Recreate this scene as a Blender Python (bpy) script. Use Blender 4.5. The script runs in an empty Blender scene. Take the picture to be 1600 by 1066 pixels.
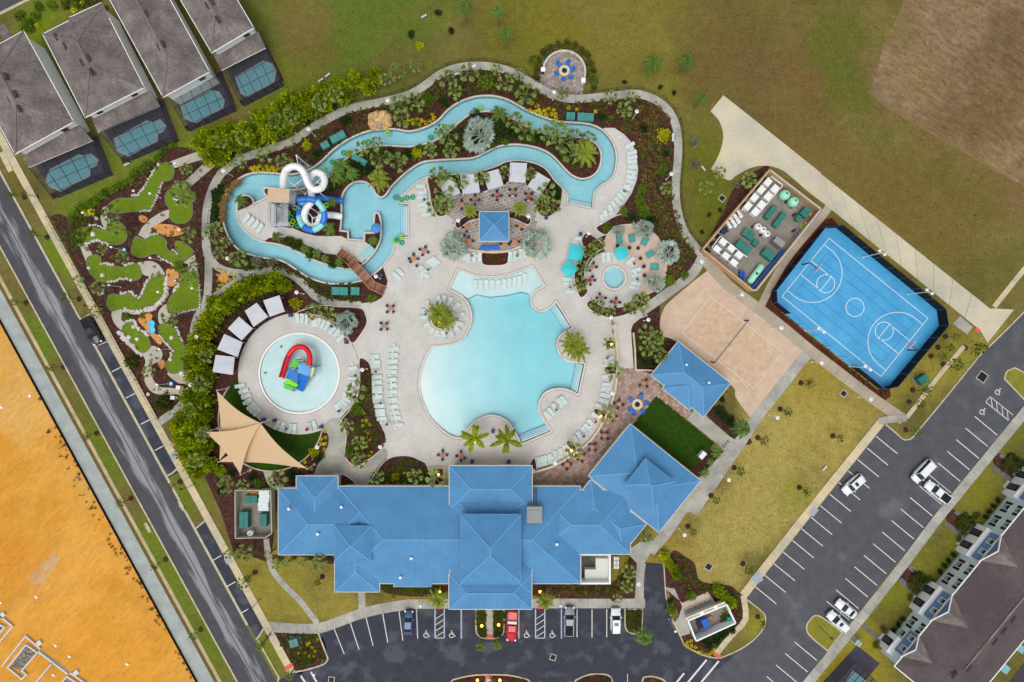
import bpy, bmesh, math, random
from mathutils import Vector, Matrix
from mathutils.geometry import delaunay_2d_cdt
R = random.Random(11)
scn = bpy.context.scene
col = scn.collection
PI = math.pi
# ---------------------------------------------------------------- camera, sky, sun, exposure
S = 0.12; H = 125.0          # metres per photo pixel on the ground, drone height in metres
cd = bpy.data.cameras.new('camera'); cam = bpy.data.objects.new('camera', cd); col.objects.link(cam)
cam.location = (0, 0, H); cam.rotation_euler = (0, 0, 0)
cd.sensor_fit = 'HORIZONTAL'; cd.sensor_width = 36.0; cd.lens = 36.0 * (H / S) / 1600.0
cd.clip_start = 1.0; cd.clip_end = 3000.0
scn.camera = cam
SUN_EL, SUN_AZ = math.radians(70), math.radians(200)
w = bpy.data.worlds.new('World'); scn.world = w; w.use_nodes = True
nt = w.node_tree; bg = nt.nodes['Background']
sky = nt.nodes.new('ShaderNodeTexSky'); sky.sky_type = 'NISHITA'; sky.sun_disc = False
sky.sun_elevation = SUN_EL; sky.sun_rotation = SUN_AZ; sky.air_density = 1.0; sky.dust_density = 4.0; sky.ozone_density = 1.0
hs = nt.nodes.new('ShaderNodeHueSaturation'); hs.inputs['Saturation'].default_value = 0.28
nt.links.new(sky.outputs[0], hs.inputs['Color']); nt.links.new(hs.outputs[0], bg.inputs['Color'])
bg.inputs['Strength'].default_value = 0.15
sl = bpy.data.lights.new('sun', 'SUN'); so = bpy.data.objects.new('sun', sl); col.objects.link(so)
sl.energy = 1.2; sl.angle = math.radians(45); sl.color = (1.0, 0.97, 0.93)
# direction towards the sun: azimuth from north (+Y) clockwise
sd = Vector((math.sin(SUN_AZ) * math.cos(SUN_EL), math.cos(SUN_AZ) * math.cos(SUN_EL), math.sin(SUN_EL)))
so.rotation_euler = (-sd).to_track_quat('-Z', 'Y').to_euler(); so.location = sd * 200
vs = scn.view_settings; vs.view_transform = 'Standard'; vs.look = 'None'; vs.gamma = 1.0; vs.use_curve_mapping = False
vs.exposure = -0.12

# ---------------------------------------------------------------- helpers
def P(x, y, z=0.0):
    """photo pixel -> world point at height z (a pixel is only a direction; z is the height of what it touches)"""
    k = S * (H - z) / H
    return Vector(((x - 800) * k, (533 - y) * k, z))
def pp(s): return [tuple(float(v) for v in t.split(',')) for t in s.split()]
def W(poly, z=0.0):
    if isinstance(poly, str): poly = pp(poly)
    return [P(x, y, z).to_2d() for x, y in poly]
def cr(pts, n=5, closed=True):
    if isinstance(pts, str): pts = pp(pts)
    out = []; N = len(pts)
    rng = range(N if closed else N - 1)
    for i in rng:
        if closed: p0, p1, p2, p3 = (Vector(pts[(i + k) % N]) for k in (-1, 0, 1, 2))
        else: p0, p1, p2, p3 = Vector(pts[max(i - 1, 0)]), Vector(pts[i]), Vector(pts[i + 1]), Vector(pts[min(i + 2, N - 1)])
        for j in range(n):
            t = j / n
            q = 0.5 * ((2 * p1) + (p2 - p0) * t + (2 * p0 - 5 * p1 + 4 * p2 - p3) * t * t + (3 * p1 - p0 - 3 * p2 + p3) * t ** 3)
            out.append((q.x, q.y))
    if not closed: out.append(tuple(pts[-1]))
    return out
def circ(cx, cy, r, n=48, ry=None): return [(cx + r * math.cos(2 * PI * i / n), cy + (ry or r) * math.sin(2 * PI * i / n)) for i in range(n)]
def inside(p, poly):
    x, y = p; c = False; j = len(poly) - 1
    for i in range(len(poly)):
        xi, yi = poly[i]; xj, yj = poly[j]
        if (yi > y) != (yj > y) and x < (xj - xi) * (y - yi) / (yj - yi) + xi: c = not c
        j = i
    return c
def cdt(outs, holes=(), extra=(), cons=()):
    vs_, es = [], []
    for pl in list(outs) + list(holes) + list(cons):
        b = len(vs_); vs_ += [Vector((p[0], p[1])) for p in pl]; n = len(pl)
        es += [(b + i, b + (i + 1) % n) for i in range(n)]
    vs_ += [Vector((p[0], p[1])) for p in extra]
    r = delaunay_2d_cdt(vs_, es, [], 0, 1e-4)
    V, F = r[0], r[2]; keep = []
    bb = [(min(p[0] for p in h), max(p[0] for p in h), min(p[1] for p in h), max(p[1] for p in h)) for h in holes]
    for f in F:
        c = (sum(V[i].x for i in f) / 3, sum(V[i].y for i in f) / 3)
        if any(inside(c, o) for o in outs) and not any(b[0] < c[0] < b[1] and b[2] < c[1] < b[3] and inside(c, h) for h, b in zip(holes, bb)): keep.append(list(f))
    # consistent upward winding
    for f in keep:
        a, b, c = (V[i] for i in f)
        if (b - a).cross(c - a) < 0: f.reverse()
    return V, keep
def tag(o, label=None, cat=None, group=None, kind=None):
    if label: o['label'] = label
    if cat: o['category'] = cat
    if group: o['group'] = group
    if kind: o['kind'] = kind
    return o
def empty(name, loc=(0, 0, 0), rz=0.0):
    o = bpy.data.objects.new(name, None); col.objects.link(o); o.location = loc; o.rotation_euler = (0, 0, rz); o.empty_display_size = 0.3
    return o
def link(name, me, mat=None, parent=None, loc=None, rz=0):
    o = bpy.data.objects.new(name, me); col.objects.link(o)
    if mat is not None and not me.materials: me.materials.append(mat)
    if parent is not None:
        o.parent = parent
    if loc is not None: o.location = loc; o.rotation_euler = (0, 0, rz)
    return o
def copy_tree(o, loc=None, rz=None, parent=None, sc=None):
    c = o.copy(); col.objects.link(c); c.parent = parent
    if loc is not None: c.location = loc
    if rz is not None: c.rotation_euler = (0, 0, rz)
    if sc is not None: c.scale = (sc, sc, sc)
    for ch in o.children: copy_tree(ch, parent=c)
    return c
class MB:
    """collects shapes into one mesh"""
    def __init__(s): s.v = []; s.f = []; s.m = Matrix.Identity(4)
    def add(s, vs_, fs):
        b = len(s.v); s.v += [tuple(s.m @ Vector(p)) for p in vs_]; s.f += [[b + i for i in f] for f in fs]; return s
    def box(s, c, d, rz=0.0, taper=1.0):
        cx, cy, cz = c; x, y, z = d[0] / 2, d[1] / 2, d[2] / 2; ca, sa = math.cos(rz), math.sin(rz); vs_ = []
        for zz, t in ((-z, 1), (z, taper)):
            for xx, yy in ((-x, -y), (x, -y), (x, y), (-x, y)):
                xx *= t; yy *= t; vs_.append((cx + xx * ca - yy * sa, cy + xx * sa + yy * ca, cz + zz))
        return s.add(vs_, [(3, 2, 1, 0), (4, 5, 6, 7), (0, 1, 5, 4), (1, 2, 6, 5), (2, 3, 7, 6), (3, 0, 4, 7)])
    def prism(s, poly, z0, z1, top=None):
        poly = [tuple(p)[:2] for p in poly]
        ar = sum(poly[i][0] * poly[(i + 1) % len(poly)][1] - poly[(i + 1) % len(poly)][0] * poly[i][1] for i in range(len(poly)))
        if ar < 0: poly = poly[::-1]; top = top[::-1] if top else None
        n = len(poly); tp = top or poly
        vs_ = [(x, y, z0) for x, y in poly] + [(x, y, z1) for x, y in tp]
        fs = [list(range(n - 1, -1, -1)), list(range(n, 2 * n))] + [(i, (i + 1) % n, n + (i + 1) % n, n + i) for i in range(n)]
        return s.add(vs_, fs)
    def beam(s, a, b, w_, h_=None):
        """a bar of rectangular section from a to b"""
        a, b = Vector(a), Vector(b); d = (b - a); L = d.length
        if L < 1e-6: return s
        d /= L; up = Vector((0, 0, 1)) if abs(d.z) < 0.95 else Vector((1, 0, 0)); sx = d.cross(up).normalized(); sy = sx.cross(d)
        h_ = h_ or w_; vs_ = []
        for p in (a, b):
            for u, v in ((-1, -1), (1, -1), (1, 1), (-1, 1)): vs_.append(tuple(p + sx * u * w_ / 2 + sy * v * h_ / 2))
        return s.add(vs_, [(0, 1, 2, 3), (7, 6, 5, 4), (4, 5, 1, 0), (5, 6, 2, 1), (6, 7, 3, 2), (7, 4, 0, 3)])
    def tube(s, path, rad, n=8, cap=True, arc=None):
        """sweep a circle (or open arc (a0,a1) of one) along path"""
        path = [Vector(p) for p in path]; m = len(path); rr = rad if hasattr(rad, '__len__') else [rad] * m
        vs_, fs = [], []; a0, a1 = arc or (0, 2 * PI); k = n if arc is None else n + 1
        for i, p in enumerate(path):
            t = (path[min(i + 1, m - 1)] - path[max(i - 1, 0)]).normalized()
            up = Vector((0, 0, 1)) if abs(t.z) < 0.95 else Vector((0, 1, 0)); sx = t.cross(up).normalized(); sy = sx.cross(t)
            for j in range(k):
                a = a0 + (a1 - a0) * j / n; vs_.append(tuple(p + (sx * math.cos(a) + sy * math.sin(a)) * rr[i]))
        for i in range(m - 1):
            for j in range(n):
                j2 = (j + 1) % k; fs.append((i * k + j, i * k + j2, (i + 1) * k + j2, (i + 1) * k + j))
        if cap and arc is None: fs += [list(range(k - 1, -1, -1)), list(range((m - 1) * k, m * k))]
        return s.add(vs_, fs)
    def lathe(s, c, prof, n=16):
        """prof: list of (r, z); turned about the vertical through c"""
        vs_, fs = [], []; m = len(prof)
        for r, z in prof:
            for j in range(n):
                a = 2 * PI * j / n; vs_.append((c[0] + r * math.cos(a), c[1] + r * math.sin(a), c[2] + z))
        for i in range(m - 1):
            for j in range(n): fs.append((i * n + j, i * n + (j + 1) % n, (i + 1) * n + (j + 1) % n, (i + 1) * n + j))
        fs += [list(range(n - 1, -1, -1)), list(range((m - 1) * n, m * n))]
        return s.add(vs_, fs)
    def ball(s, c, r, n=10, sz=1.0):
        return s.lathe(c, [(max(r * math.sin(PI * i / 6), 0.004), -r * sz * math.cos(PI * i / 6)) for i in range(7)], n)
    def me(s, name, mat=None, smooth=False):
        me = bpy.data.meshes.new(name); me.from_pydata(s.v, [], s.f); me.update()
        if smooth: me.polygons.foreach_set('use_smooth', [True] * len(me.polygons))
        if mat: me.materials.append(mat)
        return me
    def obj(s, name, mat, parent=None, smooth=False, world=False):
        o = link(name, s.me(name, mat, smooth), None, parent)
        if world and parent is not None: o.location = -Vector(parent.location)
        return o
def sheet(name, outs, z, mat, holes=(), kind='structure', thick=0.0, parent=None, zf=None, extra=()):
    """flat (or zf-shaped) sheet of any outline with holes; outs/holes in world 2-D"""
    if len(outs) and not isinstance(outs[0][0], (tuple, list, Vector)): outs = [outs]
    V, F = cdt(outs, holes, extra)
    used = sorted({i for f in F for i in f}); ix = {u: k for k, u in enumerate(used)}
    vs_ = [(V[i].x, V[i].y, zf(V[i].x, V[i].y) if zf else z) for i in used]; fs = [[ix[i] for i in f] for f in F]
    if thick:
        cnt = {}
        for f in fs:
            for k in range(3):
                e = (f[k], f[(k + 1) % 3]); cnt[e] = 1
        b = len(vs_); vs_ += [(x, y, zz - thick) for x, y, zz in vs_]
        fs += [[e[1], e[0], b + e[0], b + e[1]] for e in cnt if (e[1], e[0]) not in cnt]
    me = bpy.data.meshes.new(name); me.from_pydata(vs_, [], fs); me.update(); me.materials.append(mat)
    o = link(name, me, None, parent)
    if parent is not None: o.location = -Vector(parent.location)
    if kind: o['kind'] = kind
    return o
def offs(poly, d, closed=True):
    """offset a 2-D polyline sideways by d (left positive)"""
    out = []; n = len(poly)
    for i in range(n):
        a = Vector(poly[i - 1] if (closed or i > 0) else poly[i]); b = Vector(poly[i]); c = Vector(poly[(i + 1) % n] if (closed or i < n - 1) else poly[i])
        d1 = (b - a); d2 = (c - b); d1 = d1.normalized() if d1.length > 1e-9 else d2.normalized(); d2 = d2.normalized() if d2.length > 1e-9 else d1
        nn = Vector((-d1.y - d2.y, d1.x + d2.x)); L = nn.length
        nn = nn / L if L > 1e-6 else Vector((-d1.y, d1.x))
        k = max(nn.dot(Vector((-d1.y, d1.x))), 0.5)
        out.append(b + nn * d / k)
    return out
def band(mb, poly, d0, d1, z0, z1, closed=True):
    """solid band between two offsets of a polyline (a kerb, coping or low wall)"""
    a, b = offs(poly, d0, closed), offs(poly, d1, closed); n = len(poly); vs_ = []
    for i in range(n):
        vs_ += [(a[i].x, a[i].y, z0), (b[i].x, b[i].y, z0), (b[i].x, b[i].y, z1), (a[i].x, a[i].y, z1)]
    fs = []
    for i in range(n if closed else n - 1):
        j = (i + 1) % n
        for k in range(4): fs.append((4 * i + k, 4 * j + k, 4 * j + (k + 1) % 4, 4 * i + (k + 1) % 4))
    if not closed: fs += [(0, 1, 2, 3), (4 * n - 1, 4 * n - 2, 4 * n - 3, 4 * n - 4)]
    mb.add(vs_, fs)
def resample(poly, step, closed=False):
    pts = [Vector(p) for p in poly]
    if closed: pts.append(pts[0])
    L = [0.0]
    for i in range(1, len(pts)): L.append(L[-1] + (pts[i] - pts[i - 1]).length)
    n = max(1, round(L[-1] / step)); out = []; k = 0
    for j in range(n + 1):
        t = L[-1] * j / n
        while k < len(L) - 2 and L[k + 1] < t: k += 1
        f = (t - L[k]) / max(L[k + 1] - L[k], 1e-9); out.append(pts[k].lerp(pts[k + 1], f))
    return out
def slabs(name, cl, width, step, mat, z=0.05, gap=0.04, base=None, parent_o=None, piece='slab'):
    """a paved path: a thin bed (structure) with one slab object for each bay between joints"""
    pts = resample(cl, step); l, r = offs(pts, width / 2, False), offs(pts, -width / 2, False)
    root = parent_o
    if root is None:
        m = MB(); n = len(pts)
        for i in range(n - 1): m.add([(r[i].x, r[i].y, z - .03), (r[i + 1].x, r[i + 1].y, z - .03), (l[i + 1].x, l[i + 1].y, z - .03), (l[i].x, l[i].y, z - .03)], [(0, 1, 2, 3)])
        root = m.obj(name, base or mat); root['kind'] = 'structure'
    for i in range(len(pts) - 1):
        d = (pts[i + 1] - pts[i]); L = d.length; g = gap / 2 / max(L, .01)
        q = [r[i].lerp(r[i + 1], g), r[i].lerp(r[i + 1], 1 - g), l[i].lerp(l[i + 1], 1 - g), l[i].lerp(l[i + 1], g)]
        dz = R.uniform(-.006, .006)
        m = MB(); m.prism(q, z - .08, z + dz); m.obj(piece, mat, root)
    return root
ORD = 'first second third fourth fifth sixth seventh eighth ninth tenth eleventh twelfth thirteenth fourteenth fifteenth sixteenth seventeenth eighteenth nineteenth twentieth'.split()
def which(i, n, what, side, phrase):
    if n == 1: return f'{what} {phrase}'
    return f'{ORD[i]} {what} from the {side} {phrase}'

# ---------------------------------------------------------------- materials
def lin(c): return tuple(((v / 255) / 12.92 if v / 255 <= .04045 else ((v / 255 + .055) / 1.055) ** 2.4) for v in c) + (1.0,)
MATS = {}
def M(name, rgb, rough=.8, metal=0.0, noise=None, rgb2=None, rand=0.0, bump=None, spec=.3, island=0.0, trans=0.0, pos=True, lo=.35, hi=.65, emit=None, fine=None):
    """procedural material. noise=(scale,detail): mixes rgb -> rgb2; fine=(scale,amount): second grain; rand: per-object value jitter; island: per-leaf jitter"""
    if name in MATS: return MATS[name]
    m = bpy.data.materials.new(name); m.use_nodes = True; n = m.node_tree.nodes; l = m.node_tree.links; b = n['Principled BSDF']
    c = n.new('ShaderNodeRGB'); c.outputs[0].default_value = lin(rgb); out = c.outputs[0]
    tc = n.new('ShaderNodeNewGeometry') if pos else n.new('ShaderNodeTexCoord'); co = tc.outputs['Position'] if pos else tc.outputs['Object']
    if noise:
        t = n.new('ShaderNodeTexNoise'); t.inputs['Scale'].default_value = noise[0]; t.inputs['Detail'].default_value = noise[1]; t.inputs['Roughness'].default_value = .62; l.new(co, t.inputs['Vector'])
        mr = n.new('ShaderNodeMapRange'); mr.inputs['From Min'].default_value = lo; mr.inputs['From Max'].default_value = hi; l.new(t.outputs['Fac'], mr.inputs['Value'])
        mx = n.new('ShaderNodeMix'); mx.data_type = 'RGBA'; l.new(mr.outputs[0], mx.inputs['Factor']); l.new(out, mx.inputs['A']); mx.inputs['B'].default_value = lin(rgb2 or tuple(v * .8 for v in rgb)); out = mx.outputs['Result']
    def vary(out, src, amt):
        mr = n.new('ShaderNodeMapRange'); mr.inputs['To Min'].default_value = 1 - amt; mr.inputs['To Max'].default_value = 1 + amt; l.new(src, mr.inputs['Value'])
        h = n.new('ShaderNodeHueSaturation'); l.new(mr.outputs[0], h.inputs['Value']); l.new(out, h.inputs['Color']); return h.outputs[0]
    if fine:
        t = n.new('ShaderNodeTexNoise'); t.inputs['Scale'].default_value = fine[0]; t.inputs['Detail'].default_value = 3; l.new(co, t.inputs['Vector'])
        mr0 = n.new('ShaderNodeMapRange'); mr0.inputs['From Min'].default_value = .3; mr0.inputs['From Max'].default_value = .7; l.new(t.outputs['Fac'], mr0.inputs['Value'])
        out = vary(out, mr0.outputs[0], fine[1])
    if rand: oi = n.new('ShaderNodeObjectInfo'); out = vary(out, oi.outputs['Random'], rand)
    if island: g = n.new('ShaderNodeNewGeometry'); out = vary(out, g.outputs['Random Per Island'], island)
    l.new(out, b.inputs['Base Color'])
    b.inputs['Roughness'].default_value = rough; b.inputs['Metallic'].default_value = metal; b.inputs['Specular IOR Level'].default_value = spec
    if bump:
        t = n.new('ShaderNodeTexNoise'); t.inputs['Scale'].default_value = bump[0]; t.inputs['Detail'].default_value = 4; l.new(co, t.inputs['Vector'])
        bp = n.new('ShaderNodeBump'); bp.inputs['Strength'].default_value = bump[1]; bp.inputs['Distance'].default_value = bump[2] if len(bump) > 2 else .05; l.new(t.outputs['Fac'], bp.inputs['Height']); l.new(bp.outputs[0], b.inputs['Normal'])
    if trans:
        tr = n.new('ShaderNodeBsdfTranslucent'); l.new(out, tr.inputs['Color']); ms = n.new('ShaderNodeMixShader'); ms.inputs[0].default_value = trans
        l.new(b.outputs[0], ms.inputs[1]); l.new(tr.outputs[0], ms.inputs[2]); l.new(ms.outputs[0], n['Material Output'].inputs['Surface'])
    if emit: b.inputs['Emission Color'].default_value = lin(emit[0]); b.inputs['Emission Strength'].default_value = emit[1]
    MATS[name] = m; return m
# ================================================================ THE SETTING
def crc(s, n=5, closed=True):
    """smooth outline; points ending in ! are corners"""
    raw = s.split(); pts = [tuple(float(v) for v in t.rstrip('!').split(',')) for t in raw]; fl = [t.endswith('!') for t in raw]
    if not any(fl): return cr(pts, n, closed)
    k = fl.index(True)
    if closed: pts = pts[k:] + pts[:k] + [pts[k]]; fl = fl[k:] + fl[:k] + [True]
    out = []; seg = [pts[0]]
    for p, f in zip(pts[1:], fl[1:]):
        seg.append(p)
        if f:
            out += (cr(seg, n, False)[:-1] if len(seg) > 2 else seg[:1]); seg = [p]
    if len(seg) > 1: out += cr(seg, n, False)
    elif not closed: out.append(seg[0])
    return out
POOL = crc('716,422! 740,431 760,434 780,433.5 805,427 831.5,417! 849,446! 836,454 829,464 829,477 838,486 848,488 858,483 869,473.5! 893,512! 880,519 872,527 869,541 874,555 886,565 913,569! 903,615! 883,607 865,607 850,614 841.5,629 842,643 850,659 860,674! 815,693! 806,675 793,657 775,648.7 760,649 743,657 731,668 724,680 720,684! 702,679 677,657 664,634 656,604 659,579 667,557 676,543! 702,540 720,534 729,524 737,506 738,492 733,475 722,462 702.6,451!')
RIVER = crc('427,272 402,271 382,276 365,289 354,307 349,327 351,350 360,372 375,390 395,398 420,403 442,407 462,419 482,432 505,440 528,443 550,441 570,435 590,422 605,406 614,390 616.5,371! 637.5,370! 637.5,319.5! 621,318! 626,307 640,294 655,282 677,274 722,271 750,267 775,259 790,252 812,250 835,254 853,263 867,281 879,293 888,305 886.6,318! 925.4,324.6! 926.7,305 935,292 950,282 958,272 962,250 960,233 953,218 940,204 923,196 900,193 875,191.5 855,186.5 833,178 813,168 795,158 775,152 757,151 740,153 720,160 702,171.5 685,189 665,200 640,206.5 615,203 583,205 560,211.6 538,223 518,238 503,253 485,265.5 465,272 446,274')
ISLAND = crc('535,340! 535,312 539,299.6 548,289.5 560,285 573,287 582,296 587,304.6 595,309.6 603,306 613,292 628,277 640,267 660,255 685,251.6 715,250 740,248 760,239 780,230 805,227 830,230 850,236.6 865,246.6 880,263 893,275 908,280.8 923,278 934,269 940,254 940,239 933,225 915,215 890,212.8 865,210 845,206.6 825,198 803,185 783,176.5 765,173 748,174 732,179 717,190 700,205 680,218 660,225 640,228 608,226.6 585,227 563,234 545,244 533,255 522,268 503,282 478,292 455,296 430,293.5 414,293 411,300 416.4,308! 397.6,317! 395,309.6 388,305 378,305 370,312 369,327! 371,344 380,359 395,372 412.6,379.7 435,383.4 455,390 475,399.7 495,409.7 515,416 535,421 553,421 570,412 587,393.5! 594,380 596.7,367 596.7,350 594,336 589,331.6 584,336 583,363! 568,363! 568,374.7! 545.3,373! 545.3,361! 533,359.6!')
SPLASH = circ(467.5, 583.5, 61, 64)
SPA = circ(959.5, 434.5, 16.5, 40)
Wpool, Wriv, Wisl, Wspl, Wspa = W(POOL), W(RIVER), W(ISLAND), W(SPLASH), W(SPA)
def grow(poly, d):
    a = sum(poly[i][0] * poly[(i + 1) % len(poly)][1] - poly[(i + 1) % len(poly)][0] * poly[i][1] for i in range(len(poly)))
    return offs(poly, -d if a > 0 else d)

m_conc = M('concrete_path', (178, 175, 164), .9, noise=(.35, 5), rgb2=(148, 147, 139), rand=.1, fine=(3, .09), bump=(9, .15))
m_side = M('concrete_sidewalk_tan', (208, 190, 152), .9, noise=(.3, 5), rgb2=(178, 170, 146), rand=.05, fine=(3, .06))
m_drive = M('concrete_drive', (203, 193, 165), .9, noise=(.16, 6), rgb2=(180, 176, 160), rand=.04, fine=(2.5, .06))
m_kerb = M('kerb_concrete', (196, 186, 158), .9, noise=(.8, 4), rgb2=(168, 160, 138))
m_deck = M('pool_deck_concrete', (202, 199, 193), .85, noise=(.22, 6), rgb2=(187, 183, 177), fine=(2.2, .07), bump=(7, .1))
m_spadeck = M('tan_patio_concrete', (190, 168, 150), .88, noise=(.4, 5), rgb2=(205, 186, 170), fine=(3, .06))
m_joint = M('joint_grey', (120, 118, 110), .95)
m_mulch = M('mulch', (50, 28, 24), .95, noise=(1.3, 6), rgb2=(88, 54, 44), fine=(4.5, .5), bump=(8, .8, .08))
m_mulchred = M('mulch_red', (98, 42, 24), .95, noise=(1.2, 6), rgb2=(66, 28, 18), fine=(7, .35), bump=(8, .8, .08))
m_turf = M('artificial_turf', (108, 130, 30), .9, noise=(1.2, 5), rgb2=(96, 119, 28), fine=(6, .18), spec=.1)
m_turfd = M('dark_turf', (34, 62, 10), .9, noise=(1.0, 5), rgb2=(46, 74, 14), fine=(8, .25), spec=.1)
m_sand = M('court_sand', (206, 182, 160), .95, noise=(.5, 6), rgb2=(190, 165, 142), fine=(4, .09), bump=(5, .3, .05))
m_sandin = M('court_sand_inner', (188, 160, 132), .95, noise=(.9, 6), rgb2=(205, 180, 155), fine=(5, .12), bump=(5, .4, .05))
m_white = M('white_paint', (232, 232, 228), .6, fine=(2, .04))
m_road_line = M('road_marking', (216, 214, 205), .8, noise=(2, 5), rgb2=(170, 170, 166), lo=.5, hi=.8)
m_blue_line = M('blue_marking', (96, 140, 190), .8)
m_sub = M('sandy_soil', (196, 178, 140), .95, noise=(.4, 5), rgb2=(160, 150, 115), fine=(3, .1))
m_grey = M('grey_gravel_path', (168, 176, 172), .95, noise=(.4, 5), rgb2=(150, 156, 152), fine=(4, .06))
m_vergedark = M('dark_verge', (92, 84, 36), .95, noise=(1, 5), rgb2=(110, 92, 50), fine=(5, .2))

def patch_mat(name, base, base2, blobs, nscale=.12, fine=(2.5, .14), fine2=None, stretch=None, rough=.95):
    """ground whose own colour changes from place to place (kinds of grass, soil): blobs = (px, py, radius px, rgb, amount)"""
    m = bpy.data.materials.new(name); m.use_nodes = True; n = m.node_tree.nodes; l = m.node_tree.links; b = n['Principled BSDF']
    g = n.new('ShaderNodeNewGeometry'); co = g.outputs['Position']
    def noise(scale, det=5, vec=co, rgh=.6):
        t = n.new('ShaderNodeTexNoise'); t.inputs['Scale'].default_value = scale; t.inputs['Detail'].default_value = det; t.inputs['Roughness'].default_value = rgh; l.new(vec, t.inputs['Vector']); return t.outputs['Fac']
    def mr(v, a, b_, c=0., d=1.):
        q = n.new('ShaderNodeMapRange'); q.inputs[1].default_value = a; q.inputs[2].default_value = b_; q.inputs[3].default_value = c; q.inputs[4].default_value = d; l.new(v, q.inputs[0]); return q.outputs[0]
    def mix(f, a, b_):
        q = n.new('ShaderNodeMix'); q.data_type = 'RGBA'; l.new(f, q.inputs['Factor'])
        for s_, k in ((a, 'A'), (b_, 'B')):
            if isinstance(s_, tuple): q.inputs[k].default_value = lin(s_)
            else: l.new(s_, q.inputs[k])
        return q.outputs['Result']
    def math_(op, a, b_):
        q = n.new('ShaderNodeMath'); q.operation = op
        for i, v in enumerate((a, b_)):
            if isinstance(v, (int, float)): q.inputs[i].default_value = v
            else: l.new(v, q.inputs[i])
        return q.outputs[0]
    out = mix(mr(noise(nscale), .38, .62), base, base2)
    wob = noise(.07, 6)
    for x, y, r, rgb, amt in blobs:
        c = P(x, y); d = n.new('ShaderNodeVectorMath'); d.operation = 'DISTANCE'; l.new(co, d.inputs[0]); d.inputs[1].default_value = c
        dd = math_('ADD', d.outputs['Value'], mr(wob, .3, .7, -r * S * .55, r * S * .55))
        f = mr(dd, r * S, r * S * .35, 0., amt); out = mix(f, out, rgb)
    vec = co
    if stretch:
        mp = n.new('ShaderNodeMapping'); mp.vector_type = 'TEXTURE'; mp.inputs['Rotation'].default_value = (0, 0, stretch[0]); mp.inputs['Scale'].default_value = (1 / stretch[2], 1 / stretch[1], 1); l.new(co, mp.inputs['Vector']); vec = mp.outputs[0]
    for sc, am in ([fine] + ([fine2] if fine2 else [])):
        v = mr(noise(sc, 4, vec), .28, .72, 1 - am, 1 + am); h = n.new('ShaderNodeHueSaturation'); l.new(v, h.inputs['Value']); l.new(out, h.inputs['Color']); out = h.outputs[0]
    l.new(out, b.inputs['Base Color']); b.inputs['Roughness'].default_value = rough; b.inputs['Specular IOR Level'].default_value = .08
    bp = n.new('ShaderNodeBump'); bp.inputs['Strength'].default_value = .5; bp.inputs['Distance'].default_value = .06; l.new(noise(6, 4), bp.inputs['Height']); l.new(bp.outputs[0], b.inputs['Normal'])
    return m
m_grass = patch_mat('grass', (114, 104, 56), (98, 93, 46), [
    (540, 30, 190, (86, 106, 34), .8), (1375, 110, 50, (118, 96, 64), .8), (1392, 172, 42, (118, 96, 62), .8), (1450, 212, 45, (118, 96, 62), .75), (1520, 250, 50, (118, 96, 62), .75), (1590, 300, 55, (118, 96, 62), .75), (480, 75, 60, (104, 92, 44), .8), (470, 30, 60, (118, 100, 56), .6), (1000, 60, 170, (124, 118, 46), .6), (830, 60, 130, (112, 108, 34), .7),
    (1240, 120, 150, (108, 86, 52), .8), (1140, 40, 110, (100, 84, 48), .6), (1330, 330, 150, (116, 98, 50), .6), (1440, 330, 140, (110, 92, 46), .7), (1300, 60, 70, (92, 98, 36), .8), (1330, 140, 60, (88, 98, 34), .7),
    (1110, 260, 80, (100, 102, 34), .9), (1100, 340, 70, (94, 98, 30), .9), (1260, 640, 170, (156, 140, 70), .95), (1200, 740, 160, (158, 144, 78), .95), (1120, 840, 130, (156, 142, 78), .95), (1050, 850, 60, (150, 132, 56), .8), (1290, 590, 60, (148, 130, 52), .8), (1240, 770, 40, (128, 130, 50), .7),
    (450, 900, 120, (138, 128, 54), .95), (520, 930, 60, (148, 136, 62), .9), (660, 930, 60, (132, 118, 42), .9), (860, 920, 60, (128, 116, 30), .8), (985, 900, 50, (140, 130, 40), .8),
    (150, 310, 90, (104, 118, 38), .9), (260, 230, 110, (104, 116, 42), .9), (430, 140, 70, (104, 112, 36), .8), (90, 400, 60, (104, 122, 34), .9), (60, 520, 70, (96, 116, 34), .9), (170, 690, 90, (98, 112, 34), .9), (270, 900, 100, (100, 116, 36), .9), (330, 1010, 70, (98, 112, 36), .9), (60, 30, 70, (104, 128, 20), .9),
    (1430, 560, 80, (140, 130, 50), .8), (1500, 560, 90, (140, 132, 52), .8), (1480, 740, 120, (120, 118, 36), .9), (1420, 900, 100, (116, 116, 34), .9), (1320, 1050, 90, (140, 128, 38), .9), (1560, 660, 60, (110, 112, 36), .9), (1180, 980, 40, (136, 132, 48), .8), (400, 1020, 60, (108, 116, 36), .8), (290, 780, 60, (104, 114, 34), .8), (1440, 440, 60, (120, 116, 34), .6), (1370, 400, 60, (140, 128, 40), .6)],
    fine=(2.4, .24), fine2=(.7, .15))
m_dry = patch_mat('dry_field_soil', (122, 99, 70), (136, 116, 90), [(1480, 90, 120, (132, 112, 88), .5), (1540, 180, 100, (106, 82, 54), .7), (1430, 130, 50, (134, 112, 78), .7), (1400, 40, 50, (120, 104, 62), .7), (1580, 60, 60, (104, 84, 58), .7), (1560, 250, 50, (138, 116, 82), .6)], nscale=.35, fine=(1.3, .3), fine2=(3.5, .22), stretch=(-.6, 1, .35))
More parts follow.
